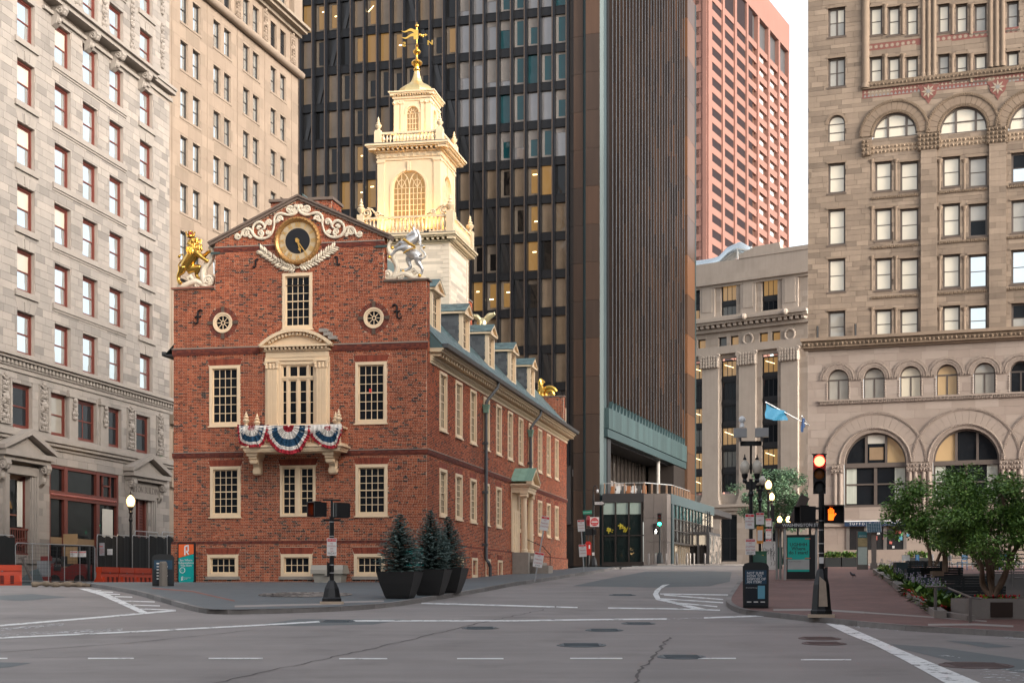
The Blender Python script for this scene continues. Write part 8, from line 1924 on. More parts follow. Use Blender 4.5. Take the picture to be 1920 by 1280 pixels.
# forklift behind the gate
o = thing('forklift', 'dark red forklift truck with overhead guard parked behind the mesh gate', 'forklift', T(*G(135, 1097.4)) @ T(-.3, 32, .1) @ RZ(-.15)); P0 = ob if False else None
o.location = (ray(134)*91, 91, ground(ray(134)*91, 91)); FKR = mat('forklift_red', (.16,.02,.018), .45); FKD = mat('forklift_dark', (.02,.022,.024), .5)
MB().poly([(-1.15,.3),(1.05,.3),(1.15,.75),(1.05,1.2),(.5,1.25),(-.2,1.0),(-1.1,1.05),(-1.25,.9)], -.55, .55).obj('body', FKR, o); MB().poly([(-1.27,.25),(-.85,.25),(-.8,1.25),(-1.2,1.3),(-1.3,1.0)], -.6, .6).obj('counterweight', FKR, o); MB().box(-1.15,-.4,-.58,-.56,.85,1.2).obj('grille', FKD, o)
text('TOYOTA', .2, mat('badge_grey', (.25,.25,.25), .5), o, T(-.75, -.6, 1.14), 'lettering', .002)
for x in (-.75, .75):
    for y in (-.5, .5): ww_ = MB(); ww_.cyl((x,y-.12,.3), (x,y+.12,.3), .32, 18).obj('wheel', mat('tyre', (.015,.015,.015), .9), o)
for x, y in ((-.7,-.5),(.75,-.5),(-.7,.5),(.75,.5)): MB().bar((x*1.0,y,1.1), (x*.9,y,2.25), .06, .06).obj('guard_post', FKD, o)
MB().box(-.85,.9,-.55,.55,2.25,2.32).obj('overhead_guard', FKD, o); MB().box(-.45,.05,-.3,.3,1.1,1.25).box(-.5,-.38,-.3,.3,1.2,1.7).obj('seat', FKD, o); MB().cyl((-1.0,-.4,1.42),(-1.0,.4,1.42), .18, 12).obj('gas_bottle', mat('gas_bottle', (.10,.11,.12), .4, .3), o)
for y in (-.35,.35): MB().box(1.15,1.28,y-.06,y+.06,.05,2.3).obj('mast_rail', FKD, o)
for y in (-.3,.3): MB().box(1.28,2.3,y-.07,y+.07,.05,.11).obj('fork', FKD, o)
o = thing('plywood_sheet', 'tan plywood sheet standing behind the forklift', 'plywood', T(ray(132)*93.2, 93.2, ground(-27,93))); MB().box(-.42,.42,-.02,.02,0,3.05).obj('sheet', mat('plywood', (.28,.18,.09), .8), o)
o = thing('site_machine', 'small red and grey site machine under plastic sheeting behind gate', 'machine', T(ray(82)*89, 89, ground(-28,89))); MB().box(-.3,.3,-.3,.3,.5,1.4).obj('body', mat('machine_grey', (.22,.23,.24), .6), o); MB().box(-.35,.35,-.3,.3,.15,.5).box(-.1,.4,-.25,.25,1.4,1.65).obj('frame', FKR, o); MB().poly([(-1.6,0),(.2,0),(-.2,.95),(-.6,.8)], -.5,.4).obj('sheeting', mat('plastic_sheet', (.10,.13,.14), .35), o)
o = thing('straw_wattle', 'brown rolled erosion sock lying below the mesh gate', 'roll', T(ray(110)*64.5, 64.5, ground(ray(110)*64.5, 64.5)+.1)); P = smooth3([(-1.1,0,0),(-.6,.05,.04),(-.2,-.05,0),(.3,.03,.02),(.8,0,.0),(1.1,.05,-.02)]); MB().tube(P, [.10+.03*math.sin(i*1.3) for i in range(len(P))], 10).obj('roll', mat('burlap', (.17,.135,.10), .95, var=.3, scale=8), o, smooth=True)
MB().tube([(.2,.12,.02),(1.0,.1,-.02),(1.3,.05,-.04)], .08, 8).obj('roll_end', mat('burlap', (0,0,0)), o, smooth=True)
o = thing('timber_prop', 'grey timber prop leaning behind the mesh gate', 'timber', T(ray(50)*87, 87, ground(-29,87))); MB().bar((.35,0,.1),(-.35,.3,1.55), .14,.1).bar((-.55,.3,1.5),(-.1,.3,1.6),.14,.1).obj('prop', mat('grey_timber', (.14,.12,.11), .85), o)
# ================================================================== far side: bollards, flags, trees, shelter
STB = mat('steel_bollard', (.22,.2,.19), .35, .7); bmesh_ = MB().lathe([(.085,0),(.085,.98),(.07,1.02),(0,1.03)], 12).mesh('bollard_body', STB, True)
for i, (px, py) in enumerate(((1072,1057),(1121,1057),(1169,1058),(1216.5,1058),(1229,1058),(1249.5,1058.5),(1269,1058.5),(1288.5,1059),(1294,1059),(1301.5,1059),(1322,1059))):
    p = G(px, py, KH); o = ob('steel_bollard', bmesh_, None, T(*p)); tag(o, ('leftmost steel bollard beside the granite bench','steel bollard below the corner sign pole','steel bollard alone before the dark lobby glass','first steel bollard left of the green signal','steel bollard just left of the green signal','steel bollard just right of the green signal','steel bollard before the flank glazing','left of a pair of close steel bollards','right of a pair of close steel bollards','steel bollard before the entrance box doors','rightmost steel bollard before the entrance box')[i], 'bollard', 'steel bollards before the dark tower')
o = thing('granite_bench', 'dark granite bench block beside the dark tower pier', 'bench', dt.M() @ T(-3.6, -4.5, .14)); MB().box(-1.5,.2,-.5,.5,0,2.0).box(-1.6,.3,-.6,.6,2.0,2.2).obj('block', mat('dark_granite', (.03,.03,.033), .6), o)
def flag(px, py, tipx, tipy, Z_, col_, label, sc_=1.0):
    a = Vector((ray(px)*Z_, Z_, CZ+(HY-py)/F*Z_)); b = Vector((ray(tipx)*(Z_-2), Z_-2, CZ+(HY-tipy)/F*(Z_-2))); o = thing('flag', label, 'flag', T(*a)); d = b-a
    MB().cyl((0,0,0), tuple(d), .05, 8).obj('flagpole', STL, o); m = MB(); dn = d.normalized(); n = 10; P = {}
    for i in range(n+1):
        for j in range(7): t = i/n; q = d*(1-.5*t*sc_)+Vector((.12*math.sin(t*9+j)*.5, .15*math.sin(t*7+j*.4), -1.25*j/6*(1-.5*t)-.1*math.sin(t*5))); P[i, j] = q
    for i in range(n):
        for j in range(6): m.face([P[i,j], P[i+1,j], P[i+1,j+1], P[i,j+1]])
    m.obj('cloth', mat('flag_'+label.split()[0], col_, .7, var=.1), o, smooth=True); MB().sph(tuple(d), .08, 8).obj('pole_tip', STL, o)
flag(1516, 797, 1436, 754, 127.5, (.015,.12,.21), 'light blue flag on a slanted pole beside the brown building'); flag(1517, 797, 1503, 780, 127, (.01,.035,.10), 'navy flag hanging close to the brown building corner', .8)
# bus shelter
ALU = mat('aluminium', (.38,.37,.35), .4, .6, var=.1)
p = at(1493, 1087); SHM = face(p) @ RZ(.05); o = thing('bus_shelter', 'glass and metal bus shelter with teal poster on the brick plaza', 'bus shelter', SHM); k = p.y/F; z_ = lambda y: (1087-y)*k; x_ = lambda x: (x-1493)*k
for x in (1472, 1530): MB().box(x_(x)-.05, x_(x)+.05, -.05, .05, 0, z_(990)).obj('post', ALU, o)
for x in (1459, 1466): MB().box(x_(x)-.05, x_(x)+.05, 1.4, 1.5, 0, z_(985)).obj('post', ALU, o)
for x in (1522,): MB().box(x_(x)-.05, x_(x)+.05, 1.4, 1.5, 0, z_(985)).obj('post', ALU, o)
MB().box(x_(1455), x_(1536), -.2, 2.2, z_(986), z_(979)).obj('roof', mat('shelter_roof', (.03,.03,.03), .5), o); MB().box(x_(1473), x_(1536), -.22, -.1, z_(990), z_(979)).obj('header', mat('shelter_header', (.015,.015,.015), .5), o); text('WASHINGTON ST', .19, WTXT, o, T(x_(1500), -.225, z_(984.5)), 'lettering', .001, bold=.003)
MB().box(x_(1475), x_(1528), 0, .08, z_(1085), z_(1002)).obj('display_case', mat('case_black', (.012,.012,.013), .4), o)
TP = mat('poster_teal', (.01,.24,.20), .35, emit=(.02,.5,.42), es=.03); MB().box(x_(1477), x_(1517), -.02, 0, z_(1071), z_(1007)).obj('poster', TP, o); MB().box(x_(1477), x_(1517), -.026, -.02, z_(1067), z_(1048.5)).obj('poster_footer', mat('poster_grey', (.42,.42,.40), .4), o)
for i, s in enumerate(('UGHHH','Where','do I start?')): text(s, .21, SIGNB, o, T(x_(1497), -.028, z_(1020.5+i*7.5)), 'lettering', .001, bold=.003)
text('Start here to find home repair help', .06, SIGNB, o, T(x_(1490), -.03, z_(1052)), 'lettering', .001, sx=.6)
c_ = mat('poster_corner', (.6,.15,.08), .5)
for x, y, sx, sy in ((1514,1009.5,-1,-1),(1480,1046,1,1),(1514,1046,-1,1)): MB().box(x_(x)-.12, x_(x)+.12, -.026, -.02, z_(y)-.02, z_(y)+.02).obj('corner_mark', c_, o)
for q in (1085, 1040, 1000): MB().box(x_(1530), x_(1532), 0, 1.5, z_(q)-.02, z_(q)+.02).obj('side_rail', ALU, o)
MB().box(x_(1531)-.006, x_(1531)+.006, .05, 1.4, .15, z_(995)).obj('side_glass', glass('shelter_glass', (.05,.055,.055), .03), o); MB().bar((x_(1509),.6,.52), (x_(1529),.6,.52), .3, .05).obj('seat', ALU, o)
# solar mast behind the shelter
p = at(1496, 1078); o = thing('solar_mast', 'tilted solar panel on a mast above the bus shelter', 'solar panel', face(p)); h = (1078-975)*p.y/F; MB().cyl((0,0,0),(0,0,h), .05, 8).obj('mast', POLE, o); MB().box(-.35,.35,-.02,.02,-.75,.75).obj('panel', mat('panel_back', (.10,.085,.08), .5), o, T(.05,0,h+.55) @ RY(.45) @ RZ(.9)) 
# utility cabinets
for px, py, w, h, m_, lab in ((1421,1076,.46,1.15,'mosaic','utility cabinet painted with green and red leaf pattern'),(1443,1067.5,.42,1.65,'blackwhite','white utility cabinet with black line drawing beside the lamp'),(1458,1066,.3,1.3,'green','plain dark green cabinet behind the bus shelter posts')):
    p = at(px, py); o = thing('utility_cabinet', lab, 'cabinet', face(p), 'utility cabinets'); base = {'mosaic': (.03,.12,.06), 'blackwhite': (.5,.49,.46), 'green': (.01,.06,.04)}[m_]; MB().box(-w,w,-.3,.3,0,h).box(-w-.03,w+.03,-.33,.33,h,h+.05).obj('body', mat('cabinet_'+m_, base, .5), o)
    if m_ == 'mosaic':
        for i in range(26): q = MB().poly([(-.09,0),(0,-.05),(.09,0),(0,.05)], -.312, -.3); q.obj('painted_leaf', mat(('leaf_red','leaf_cream')[i % 2], ((.3,.06,.04),(.45,.35,.22))[i % 2], .6), o, T(R.uniform(-w+.1,w-.1), -.002*(i % 5), R.uniform(.1,h-.1)) @ RY(R.random()*3))
        MB().box(-.16,.3,-.33,-.3,.35,1.0).obj('yellow_poster', mat('yellow_poster', (.6,.42,.03), .6), o); MB().box(-.05,.2,-.335,-.33,.42,.72).obj('poster_picture', mat('poster_picture', (.35,.15,.1), .6), o)
    if m_ == 'blackwhite':
        q = MB()
        for i in range(26): x = R.uniform(-w+.05,w-.05); z = R.uniform(.1,h-.3); q.tube([(x,-.302,z),(x+R.uniform(-.08,.08),-.302,z+.12),(x+R.uniform(-.08,.08),-.302,z+.26)], .012, 4)
        q.obj('line_drawing', SIGNB, o)
p = at(1420, 1097); tag(MB().poly([(-.3,.9),(.3,.9),(.34,1.15),(-.1,1.3)], -.3,.3).box(-.3,.3,-.28,.28,0,.9).obj('news_box', mat('news_green', (.05,.13,.10), .5), None, face(p)), 'pale green newspaper box just behind the black litter compactor', 'news box')
# information pillars
p = at(1617, 1067); o = thing('information_panel', 'upright information panel with teal header and map', 'sign board', face(p) @ RZ(.1)); k = p.y/F; w, h = 10*k, 72*k
MB().box(-w,w,-.09,.09,0,h).obj('case', mat('panel_case', (.09,.08,.07), .5), o); MB().box(-w+.05,w-.05,-.1,-.09,h*.83,h-.04).obj('header', mat('info_teal', (.03,.14,.15), .5), o); MB().box(-w+.05,w-.05,-.1,-.09,h*.6,h*.82).obj('picture', mat('info_picture', (.3,.24,.12), .6, var=.5, scale=6), o); MB().box(-w+.05,w-.05,-.1,-.09,.3,h*.58).obj('map', mat('info_map', (.32,.38,.35), .4, var=.15, scale=5), o); text('BOSTON', .1, WTXT, o, T(0,-.102,h*.87), 'lettering', .001)
p = at(1638.5, 1067); o = thing('solar_pillar', 'stone-grey pillar carrying a blue solar panel', 'pillar', face(p)); h = (1067-993)*p.y/F; MB().box(-.15,.15,-.2,.2,0,h).box(-.22,.22,-.26,.26,0,.4).obj('pillar', mat('pillar_grey', (.16,.14,.125), .7), o)
q = MB().box(-.42,.42,-.42,.42,-.025,.025).obj('solar_panel', mat('solar_blue', (.012,.04,.06), .25), o, T(0,-.15,h+.12) @ RX(.75) @ RZ(.05)); g_ = MB()
for i in range(7): g_.box(-.42,.42,-.42+i*.14-.004,-.42+i*.14+.004,.026,.03); g_.box(-.42+i*.14-.004,-.42+i*.14+.004,-.42,.42,.026,.03)
g_.box(-.44,-.41,-.44,.44,-.02,.035); g_.box(.41,.44,-.44,.44,-.02,.035); g_.obj('panel_grid', mat('grid_grey', (.25,.27,.28), .4), q)
p = at(1602, 1058); o = thing('cafe_sign', 'round red cafe sign with white script beside the panel', 'sign', face(p)); MB().cyl((0,-.02,1.05),(0,.02,1.05), .52, 24).obj('disc', mat('cafe_red', (.42,.10,.10), .5), o, SC(1,1,.9)); text('Sal', .48, WTXT, o, T(0,-.03,.98), 'lettering', .002); MB().cyl((0,.03,0),(0,.03,.6), .03, 8).obj('stake', POLE, o)
# ================================================================== planting, trees, benches
LEAF = {n: mat('leaves_'+n, (.05,.09,.03), .55, var=.25, scale=2, ramp=r_) for n, r_ in {'maple': [(0,(.05,.105,.022)),(.5,(.115,.225,.045)),(1,(.27,.42,.09))], 'ash': [(0,(.045,.09,.055)),(.6,(.10,.18,.10)),(1,(.18,.28,.16))], 'hosta': [(0,(.03,.07,.02)),(.6,(.09,.18,.035)),(1,(.22,.32,.05))], 'lime': [(0,(.08,.16,.02)),(1,(.30,.42,.05))]}.items()}
BARKT = mat('smooth_bark', (.17,.115,.08), .85, var=.3, scale=6, bump=.4)
for m_ in LEAF.values():
    b = m_.node_tree.nodes['Principled BSDF']; b.inputs['Subsurface Weight'].default_value = 0
def leaf(m, p, d, n, L, w, c):
    s = d.cross(n).normalized()*w; mid = p+d*L*.45
    m.face([p, mid+s, p+d*L, mid-s], c)
def tree(root, clumps, per, ls, mtl, seed, name='crown', droop=.3):
    r = random.Random(seed); m = MB()
    for (cx, cy, cz, rx, rz_) in clumps:
        for i in range(int(per*rx*rz_*2.2)):
            a = r.random()*2*PI; v = r.uniform(-1, 1); q = (r.random()**.4); e = math.sqrt(1-v*v)
            p = Vector((cx+rx*q*e*math.cos(a), cy+rx*q*e*math.sin(a), cz+rz_*q*v)); out = Vector((e*math.cos(a), e*math.sin(a), v*.6))
            d = (out+Vector((r.gauss(0,.6), r.gauss(0,.6), r.gauss(0,.4)-droop))).normalized(); n = Vector((r.gauss(0,.5), r.gauss(0,.5), 1)).normalized()
            if abs(d.dot(n)) > .95: n = Vector((1,0,0))
            c = min(1, max(0, .5+.3*r.gauss(0,.9))); leaf(m, p, d, n, ls*r.uniform(.7,1.3), ls*.26, c)
    return m.obj(name, mtl, root)
def crown_clumps(r, outline, n, y0, dy, size):
    out = []
    while len(out) < n:
        x = r.uniform(outline[0], outline[1]); z = r.uniform(outline[2], outline[3]); ex = (x-(outline[0]+outline[1])/2)/((outline[1]-outline[0])/2); ez = (z-(outline[2]+outline[3])/2)/((outline[3]-outline[2])/2)
        if abs(ex)**2.4+abs(ez)**2.4 > 1: continue
        out.append((x, y0+r.uniform(-dy, dy)*math.sqrt(max(.1, 1-ex*ex)), z, size*r.uniform(.6,1.25), size*r.uniform(.4,.75)))
    return out
def branch(m, pts, r0, r1): P = smooth3(pts, 4); n = len(P); m.tube(P, [r0+(r1-r0)*i/(n-1) for i in range(n)], 8)
# multi-stemmed tree in the granite planter
p = at(1862, 1118, KH+.0); WZ = 47.0
pw_ = Vector((ray(1862)*42.6, 42.6)); zg = ground(pw_.x, pw_.y)+KH; k = pw_.y/F; zP = CZ+(HY-1121)*k
o = thing('granite_planter', 'low grey granite planter wall with bronze plaque at right', 'planter', T(pw_.x, pw_.y, zg)); x_ = lambda px: (px-1862)*k; hz = zP-zg; GRP = mat('planter_granite', (.22,.195,.175), .85, var=.12, scale=14, bump=.4, bscale=120)
MB().box(x_(1806), x_(1917), -.75, -.55, -.3, hz).box(x_(1806), x_(1806)+.2, -.55, 1.2, -.3, hz-.002).box(x_(1917)-.2, x_(1917), -.55, 1.2, -.3, hz-.002).box(x_(1806)+.2, x_(1917)-.2, 1.0, 1.2, -.3, hz-.001).obj('wall', GRP, o); MB().box(x_(1841), x_(1882), -.78, -.75, hz*.0+.02, hz-.1).obj('plaque', mat('bronze_plaque', (.045,.03,.024), .45, .4), o); MB().box(x_(1806)+.2, x_(1917)-.2, -.55, 1.0, -.2, hz-.05).obj('soil', mat('soil', (0,0,0)), o)
tm = thing('multi_stem_tree', 'multi-stemmed green tree growing from the granite planter', 'tree', T(pw_.x, pw_.y, zP-.06)); px = lambda x, y, d=0: (x_(x), d, CZ+(HY-y)*k-zP+.06)
m = MB()
for pts, r0 in (([(1862,1118),(1847,1095),(1835,1060),(1822,1032)],.10),([(1862,1118),(1855,1085),(1845,1050),(1838,1020),(1828,985)],.075),([(1863,1118),(1862,1080),(1868,1045),(1875,1010),(1880,960)],.085),([(1864,1118),(1875,1090),(1890,1050),(1905,1020),(1925,1010)],.10),([(1864,1118),(1872,1095),(1885,1065),(1893,1035),(1905,990)],.07),([(1862,1080),(1852,1058),(1850,1030),(1855,990)],.05),([(1905,1020),(1915,1005),(1930,970)],.05),([(1835,1060),(1815,1020),(1800,980)],.05),([(1880,960),(1878,930),(1870,900)],.05)): branch(m, [px(a, b, R.uniform(-.25,.25)) for a, b in pts], r0, r0*.45)
m.obj('trunk', BARKT, tm, smooth=True)
r = random.Random(3); X1 = lambda a: (a-1862)*k; Z1 = lambda b: CZ+(HY-b)*k-zP
cl_ = crown_clumps(r, (X1(1760), X1(1935), Z1(1050), Z1(895)), 50, 0, 1.6, .44)+crown_clumps(r, (X1(1900), X1(1990), Z1(1040), Z1(920)), 14, 0, 1.2, .4)+[(X1(1890), 0, Z1(905), .4, .3), (X1(1800), 0, Z1(900), .45, .28), (X1(1920), .2, Z1(935), .35, .3), (X1(1765), 0, Z1(1010), .35, .25)]
tree(tm, cl_, 1500, .105, LEAF['maple'], 4)
# second tree behind it
Q = Vector((ray(1757)*58, 58)); k2 = 58/F; z2_ = ground(Q.x, Q.y)+KH; t2 = thing('leafy_tree', 'leafy green tree with dark trunks behind the flower bed', 'tree', T(Q.x, Q.y, z2_)); q2 = lambda x, y, d=0: ((x-1757)*k2, d, CZ+(HY-y)*k2-z2_)
m = MB()
for pts, r0 in (([(1772,1072),(1772,1040),(1768,1000),(1760,960)],.12),([(1745,1060),(1742,1030),(1735,1000),(1730,960)],.08),([(1753,1060),(1764,1035),(1772,1005)],.07),([(1768,1000),(1790,960),(1800,920)],.06),([(1735,1000),(1700,970),(1680,950)],.05)): branch(m, [q2(a, b) for a, b in pts], r0, r0*.5)
m.box(-.2,.2,-.2,.2,-.3,q2(0,1070)[2]).obj('trunk', BARKT, t2, smooth=True)
X2 = lambda a: (a-1757)*k2; Z2 = lambda b: CZ+(HY-b)*k2-z2_; r = random.Random(8)
cl2 = crown_clumps(r, (X2(1672), X2(1850), Z2(1035), Z2(898)), 50, 0, 1.7, .48)+[(X2(1670), 0, Z2(945), .35, .2), (X2(1664), 0, Z2(975), .3, .15), (X2(1690), 0, Z2(910), .4, .25), (X2(1790), 0, Z2(890), .6, .3), (X2(1820), 0, Z2(885), .5, .3), (X2(1676), 0, Z2(1000), .3, .2)]
tree(t2, cl2, 1000, .13, LEAF['maple'], 9)
# tree far off before the classical building
Q = Vector((ray(1455)*150, 150)); k3 = 150/F; z3_ = ground(Q.x, Q.y)+KH; t3 = thing('street_tree', 'tall soft green tree before the classical building', 'tree', T(Q.x, Q.y, z3_)); q3 = lambda x, y, d=0: ((x-1455)*k3, d, CZ+(HY-y)*k3-z3_)
m = MB()
for pts, r0 in (([(1462,1057),(1461,1000),(1458,960),(1450,920)],.2),([(1460,990),(1480,950),(1495,920)],.1),([(1459,970),(1430,940),(1405,925)],.1),([(1460,1000),(1490,975),(1505,965)],.08)): branch(m, [q3(a, b) for a, b in pts], r0, r0*.4)
m.obj('trunk', BARK, t3, smooth=True); X3 = lambda a: (a-1455)*k3; Z3 = lambda b: CZ+(HY-b)*k3-z3_; r = random.Random(12)
cl3 = crown_clumps(r, (X3(1392), X3(1525), Z3(992), Z3(882)), 70, 0, 3, .95)+[(X3(1380), 0, Z3(912), .8, .3), (X3(1372), 0, Z3(920), .5, .2), (X3(1398), 0, Z3(960), .8, .4)]
tree(t3, cl3, 230, .28, LEAF['ash'], 13)
# flower bed with stepped granite kerbs
kp = [(1637,1068.5),(1652,1081),(1673,1099),(1697,1117),(1724,1141),(1752,1156)]
BED = [G(x, y, KH) for x, y in kp]
FB = thing('flower_bed', 'flower bed of hostas and red flowers edged with granite blocks', 'flower bed', T(*BED[0])); b0 = BED[0]
for i, (a, b) in enumerate(((1636,1649),(1651,1671),(1673,1696),(1698,1725),(1726,1752))):
    f = lambda px_: Vector(BED[0]).lerp(BED[-1], 0) if False else None
    ya = 1068+(a-1636)*.735; yb = 1068+(b-1636)*.735; A, B = G(a, ya+4, KH), G(b, yb+5, KH); d = (B-A); n = Vector((-d.y, d.x, 0)).normalized()*-1
    n = n if n.x > 0 else -n; m = MB(); h = .20
    P = [A-b0, B-b0, B-b0+n*.32, A-b0+n*.32]; m.face([(q.x, q.y, q.z+h) for q in P]); 
    for u_, v_ in ((0,1),(1,2),(2,3),(3,0)): m.face([(P[u_].x,P[u_].y,P[u_].z-.1),(P[v_].x,P[v_].y,P[v_].z-.1),(P[v_].x,P[v_].y,P[v_].z+h),(P[u_].x,P[u_].y,P[u_].z+h)])
    m.obj('granite_block', GRP, FB)
A, B = G(1752,1154,KH), G(1812,1163,KH); m = MB(); d = (B-A); n = Vector((-d.y, d.x, 0)).normalized(); n = n if n.y > 0 else -n
P = [A-b0, B-b0, B-b0+n*.25, A-b0+n*.25]; m.face([(q.x,q.y,q.z+.14) for q in P]); [m.face([(P[u_].x,P[u_].y,P[u_].z-.1),(P[v_].x,P[v_].y,P[v_].z-.1),(P[v_].x,P[v_].y,P[v_].z+.14),(P[u_].x,P[u_].y,P[u_].z+.14)]) for u_, v_ in ((0,1),(1,2),(2,3),(3,0))]; m.obj('granite_block', GRP, FB)
so_ = [G(1645,1068,KH), G(1752,1150,KH), G(1812,1160,KH), Vector((ray(1800)*52,52,0)), Vector((ray(1690)*80,80,0))]
sheet_o = sheet('bed_soil', so_, mat('soil', (0,0,0)), KH+.07); sheet_o.parent = FB; sheet_o.matrix_parent_inverse = FB.matrix_basis.inverted()
r = random.Random(21); fol = MB(); lime = MB(); flo = MB(); red = MB()
npl = 0
for i in range(240):
    t = r.random(); A = BED[0].lerp(BED[-1], t) if t < .92 else G(1790,1158,KH); a_px = 1640+(1752-1640)*t; yb = 1068+(a_px-1636)*.735
    base = G(a_px+r.uniform(6, 44), yb-r.uniform(-3, 10), KH)
    if base.y > 110: continue
    b = base-b0; s = r.uniform(.3,.55); kind = r.random(); n = 34; tgt = lime if kind > .72 else fol
    for j in range(n):
        a = r.random()*2*PI; el = r.uniform(.25,1.2); d = Vector((math.cos(a)*math.cos(el), math.sin(a)*math.cos(el), math.sin(el))); L = s*r.uniform(.5,1); st = b+d*L*.4+Vector((0,0,.05))
        leaf(tgt, st, (d+Vector((0,0,-.5))).normalized(), Vector((0.1,0.2,1)), L*.8, L*(.28 if kind < .7 else .08), r.random())
    if kind < .35 and t < .75:
        for j in range(2): q = b+Vector((r.uniform(-.15,.15), r.uniform(-.15,.15), 0)); flo.tube([q+Vector((0,0,.2)), q+Vector((.03,0,.62))], .008, 4); [flo.sph(q+Vector((r.uniform(-.05,.05), r.uniform(-.05,.05), .5+.06*e)), .025, 5, m=1) for e in range(3)]
    if t > .5: 
        for j in range(7): red.sph(b+Vector((r.uniform(-.3,.2), r.uniform(-.4,.1), r.uniform(.08,.25))), .035, 5)
stuff(fol.obj('hosta_leaves', LEAF['hosta'], FB)); stuff(lime.obj('grass_tufts', LEAF['lime'], FB)); stuff(flo.obj('hosta_flowers', [LEAF['hosta'], mat('lilac', (.26,.22,.30), .6)], FB)); stuff(red.obj('red_flowers', mat('red_petals', (.45,.012,.015), .6), FB))
fr = MB(); gl = MB()
for j in range(60): q = Vector((x_(R.uniform(1830,1910)), R.uniform(-.4,.6), hz-.02)); fr.sph(tuple(q+Vector((0,0,R.uniform(.02,.1)))), .03, 5); leaf(gl, q, Vector((R.gauss(0,1), R.gauss(0,1), .8)).normalized(), Vector((0,.1,1)), .16, .05, R.random())
stuff(fr.obj('red_flowers', mat('red_petals', (0,0,0)), o)); stuff(gl.obj('low_leaves', LEAF['lime'], o))
# handrail by the bed
a, b = G(1754,1157,KH), G(1819,1166,KH); o = thing('handrail', 'grey steel handrail on two posts beside the flower bed', 'handrail', T(*a)); d = b-a; h0 = (1157-1100)/F*a.y; h1_ = (1166-1120)/F*b.y; RL_ = mat('rail_grey', (.16,.145,.135), .4, .5)
MB().box(-.035,.035,-.035,.035,0,h0).obj('post', RL_, o); MB().box(d.x-.035,d.x+.035,d.y-.035,d.y+.035,d.z,d.z+h1_).obj('post', RL_, o); MB().tube([(-.28,0,h0+.02),(.08,0,h0+.01),(.35,.02,h0-.03),tuple(d+Vector((.05,0,h1_))),tuple(d+Vector((.3,0,h1_-.02)))], .03, 8).obj('rail', RL_, o)
# benches: long dark backs in rows behind the bed
BEN = mat('bench_black', (.010,.013,.014), .5, var=.1)
for i, (x0, x1, yt, yb, Zb) in enumerate(((1788,1886,1097,1125,50.5),(1752,1862,1078,1100,55),(1725,1806,1062,1082,61),(1702,1770,1050,1068,68))):
    a = Vector((ray(x0)*Zb, Zb)); L = (x1-x0)/F*Zb; zt = CZ+(HY-yt)/F*Zb; zb_ = min(ground(a.x, a.y)+KH, zt-.75); lab = ('nearest','second','third','farthest')[i]
    o = thing('long_bench', '%s of the dark slatted benches in rows behind the flower bed' % lab, 'bench', T(a.x, a.y, zb_), 'dark benches in rows'); h = zt-zb_
    for j in range(5): MB().box(0, L, -.03+.02*j, .0+.02*j, h-.10-.09*j, h-.02-.09*j).obj('back_slat', BEN, o)
    for j in range(4): MB().box(0, L, .14+.11*j, .23+.11*j, h-.5, h-.46).obj('seat_slat', BEN, o)
    for q in (.08, .5, .92): MB().box(L*q-.04, L*q+.04, .0, .55, 0, h-.5).box(L*q-.04, L*q+.04, .02, .1, h-.5, h-.05).obj('leg', BEN, o)
    MB().box(-.5, 0, .0, .5, h-.62, h-.08).obj('end_box', mat('bench_end', (.02,.035,.04), .5), o)
# terrace steps, low walls and railings on the right, cafe tables
for i in range(5):
    y0_ = 53+i*4.6; zz = ground(24, y0_)+KH; struct(MB().box(ray(1835)*y0_, ray(1835)*y0_+16, y0_, y0_+4.7, zz-.6, zz+.26).obj('terrace_step', mat('terrace_stone', (.16,.145,.135), .85, var=.15, scale=1.5, bump=.2)))
for i, (pxa, pxb, Zr) in enumerate(((1864,1960,62),(1900,1990,56),(1780,1960,80))):
    a = Vector((ray(pxa)*Zr, Zr)); zz = ground(a.x, a.y)+KH+.26; L = (pxb-pxa)/F*Zr; o = thing('terrace_railing', ('middle steel railing on the terrace steps behind the tree','nearest steel railing at the right picture edge','farthest steel railing before the brown building')[i], 'railing', T(a.x, a.y, zz), 'terrace railings')
    for j in range(4): MB().cyl((L*j/3,0,0),(L*j/3,0,1.0), .025, 8).obj('post', RL_, o)
    for z in (1.0, .62, .3): MB().cyl((0,0,z),(L,0,z), .022, 8).obj('rail', RL_, o)
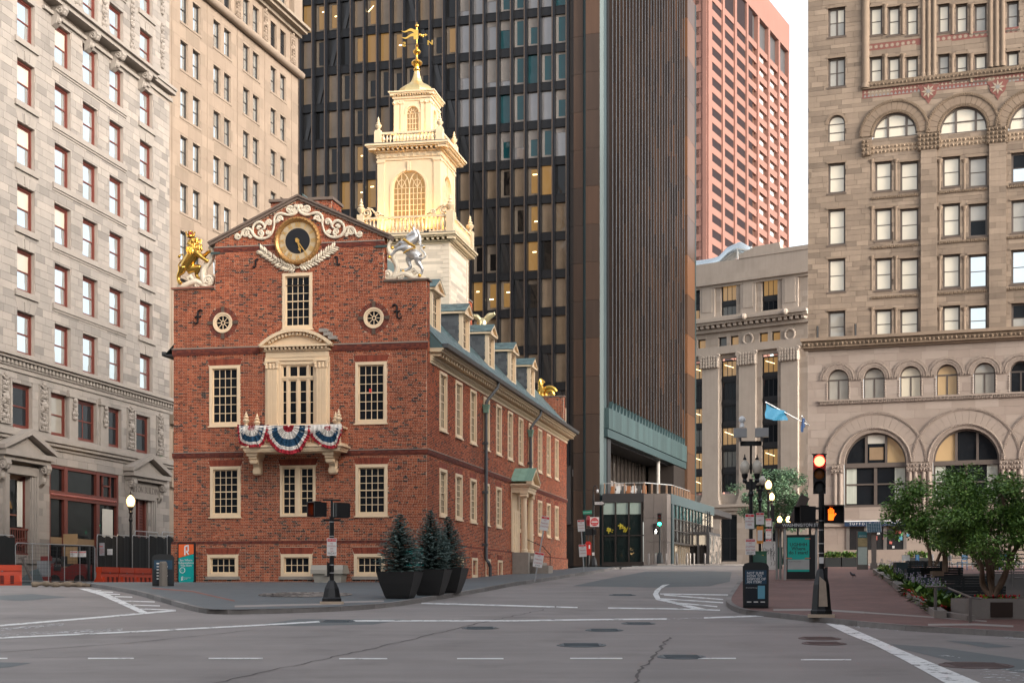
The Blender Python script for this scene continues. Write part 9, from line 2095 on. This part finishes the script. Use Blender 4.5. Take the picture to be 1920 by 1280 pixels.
for i in range(9):
    pxc = 1700+i*26; Zc = 92+(i % 3)*3; a = Vector((ray(pxc)*Zc, Zc)); zz = ground(a.x, a.y)+KH; c = ((.5,.5,.48),(.02,.12,.25),(.4,.4,.4))[i % 3]
    o = thing('cafe_chair', ('white','blue','grey')[i % 3]+' cafe chair before the brown building, %s from the left' % ('first','second','third','fourth','fifth','sixth','seventh','eighth','ninth')[i], 'chair', T(a.x, a.y, zz) @ RZ(i*.9), 'cafe chairs before the brown building'); mt = mat('cafe_chair%d' % (i % 3), c, .5)
    MB().box(-.23,.23,-.23,.23,.43,.47).obj('seat', mt, o); MB().box(-.23,.23,.2,.24,.6,.92).obj('backrest', mt, o)
    for sx in (-1,1):
        for sy in (-1,1): MB().box(sx*.2-.02,sx*.2+.02,sy*.2-.02,sy*.2+.02,0,.43 if sy < 0 else .9).obj('leg', mt, o)
# planter boxes before the shopfront
for i, (pa, pb) in enumerate(((1546,1575),(1577,1609),(1700,1740))):
    Zc = 112; a = Vector((ray((pa+pb)/2)*Zc, Zc)); zz = ground(a.x, a.y)+KH; w = (pb-pa)/F*Zc/2; o = thing('planter_box', ('left black planter box of yellow-green plants before the granite wall','right black planter box beside the red cafe sign','black planter box behind the flower bed')[i], 'planter', T(a.x, a.y, zz), 'black planter boxes'); MB().box(-w,w,-.35,.35,0,.65).obj('box', BEN, o); m = MB(); r = random.Random(i)
    for j in range(260): q = Vector((r.uniform(-w,w), r.uniform(-.4,.4), .62+r.random()*.35)); leaf(m, q, Vector((r.gauss(0,1), r.gauss(0,1), .6)).normalized(), Vector((0,.1,1)), .26, .07, r.random())
    stuff(m.obj('plants', LEAF['hosta'], o))
# pigeon
p = G(1599, 1083, KH); o = thing('pigeon', 'grey pigeon walking on the brick plaza', 'bird', T(*p) @ RZ(.3)); m = MB(); limb(m, [(.17,0,.10),(.08,0,.13),(0,0,.16),(-.08,0,.19),(-.11,0,.25),(-.13,0,.27)], [.012,.04,.062,.05,.034,.03]); m.tube([(-.14,0,.275),(-.19,0,.262)], [.014,.003], 6)
for s in (-1, 1): m.tube([(.0,.025*s,.12),(.01,.03*s,.05),(-.01,.03*s,.01),(-.05,.03*s,.006)], [.018,.008,.007,.004], 6); m.sph((.02,.05*s,.165), .05, 8, sx=1.9, sy=.4, sz=.7)
remesh(m, 'pigeon_body', mat('pigeon_grey', (.085,.085,.10), .6, var=.3, scale=20), o, .008, it=1)
bpy.data.scenes.remove(TMP)
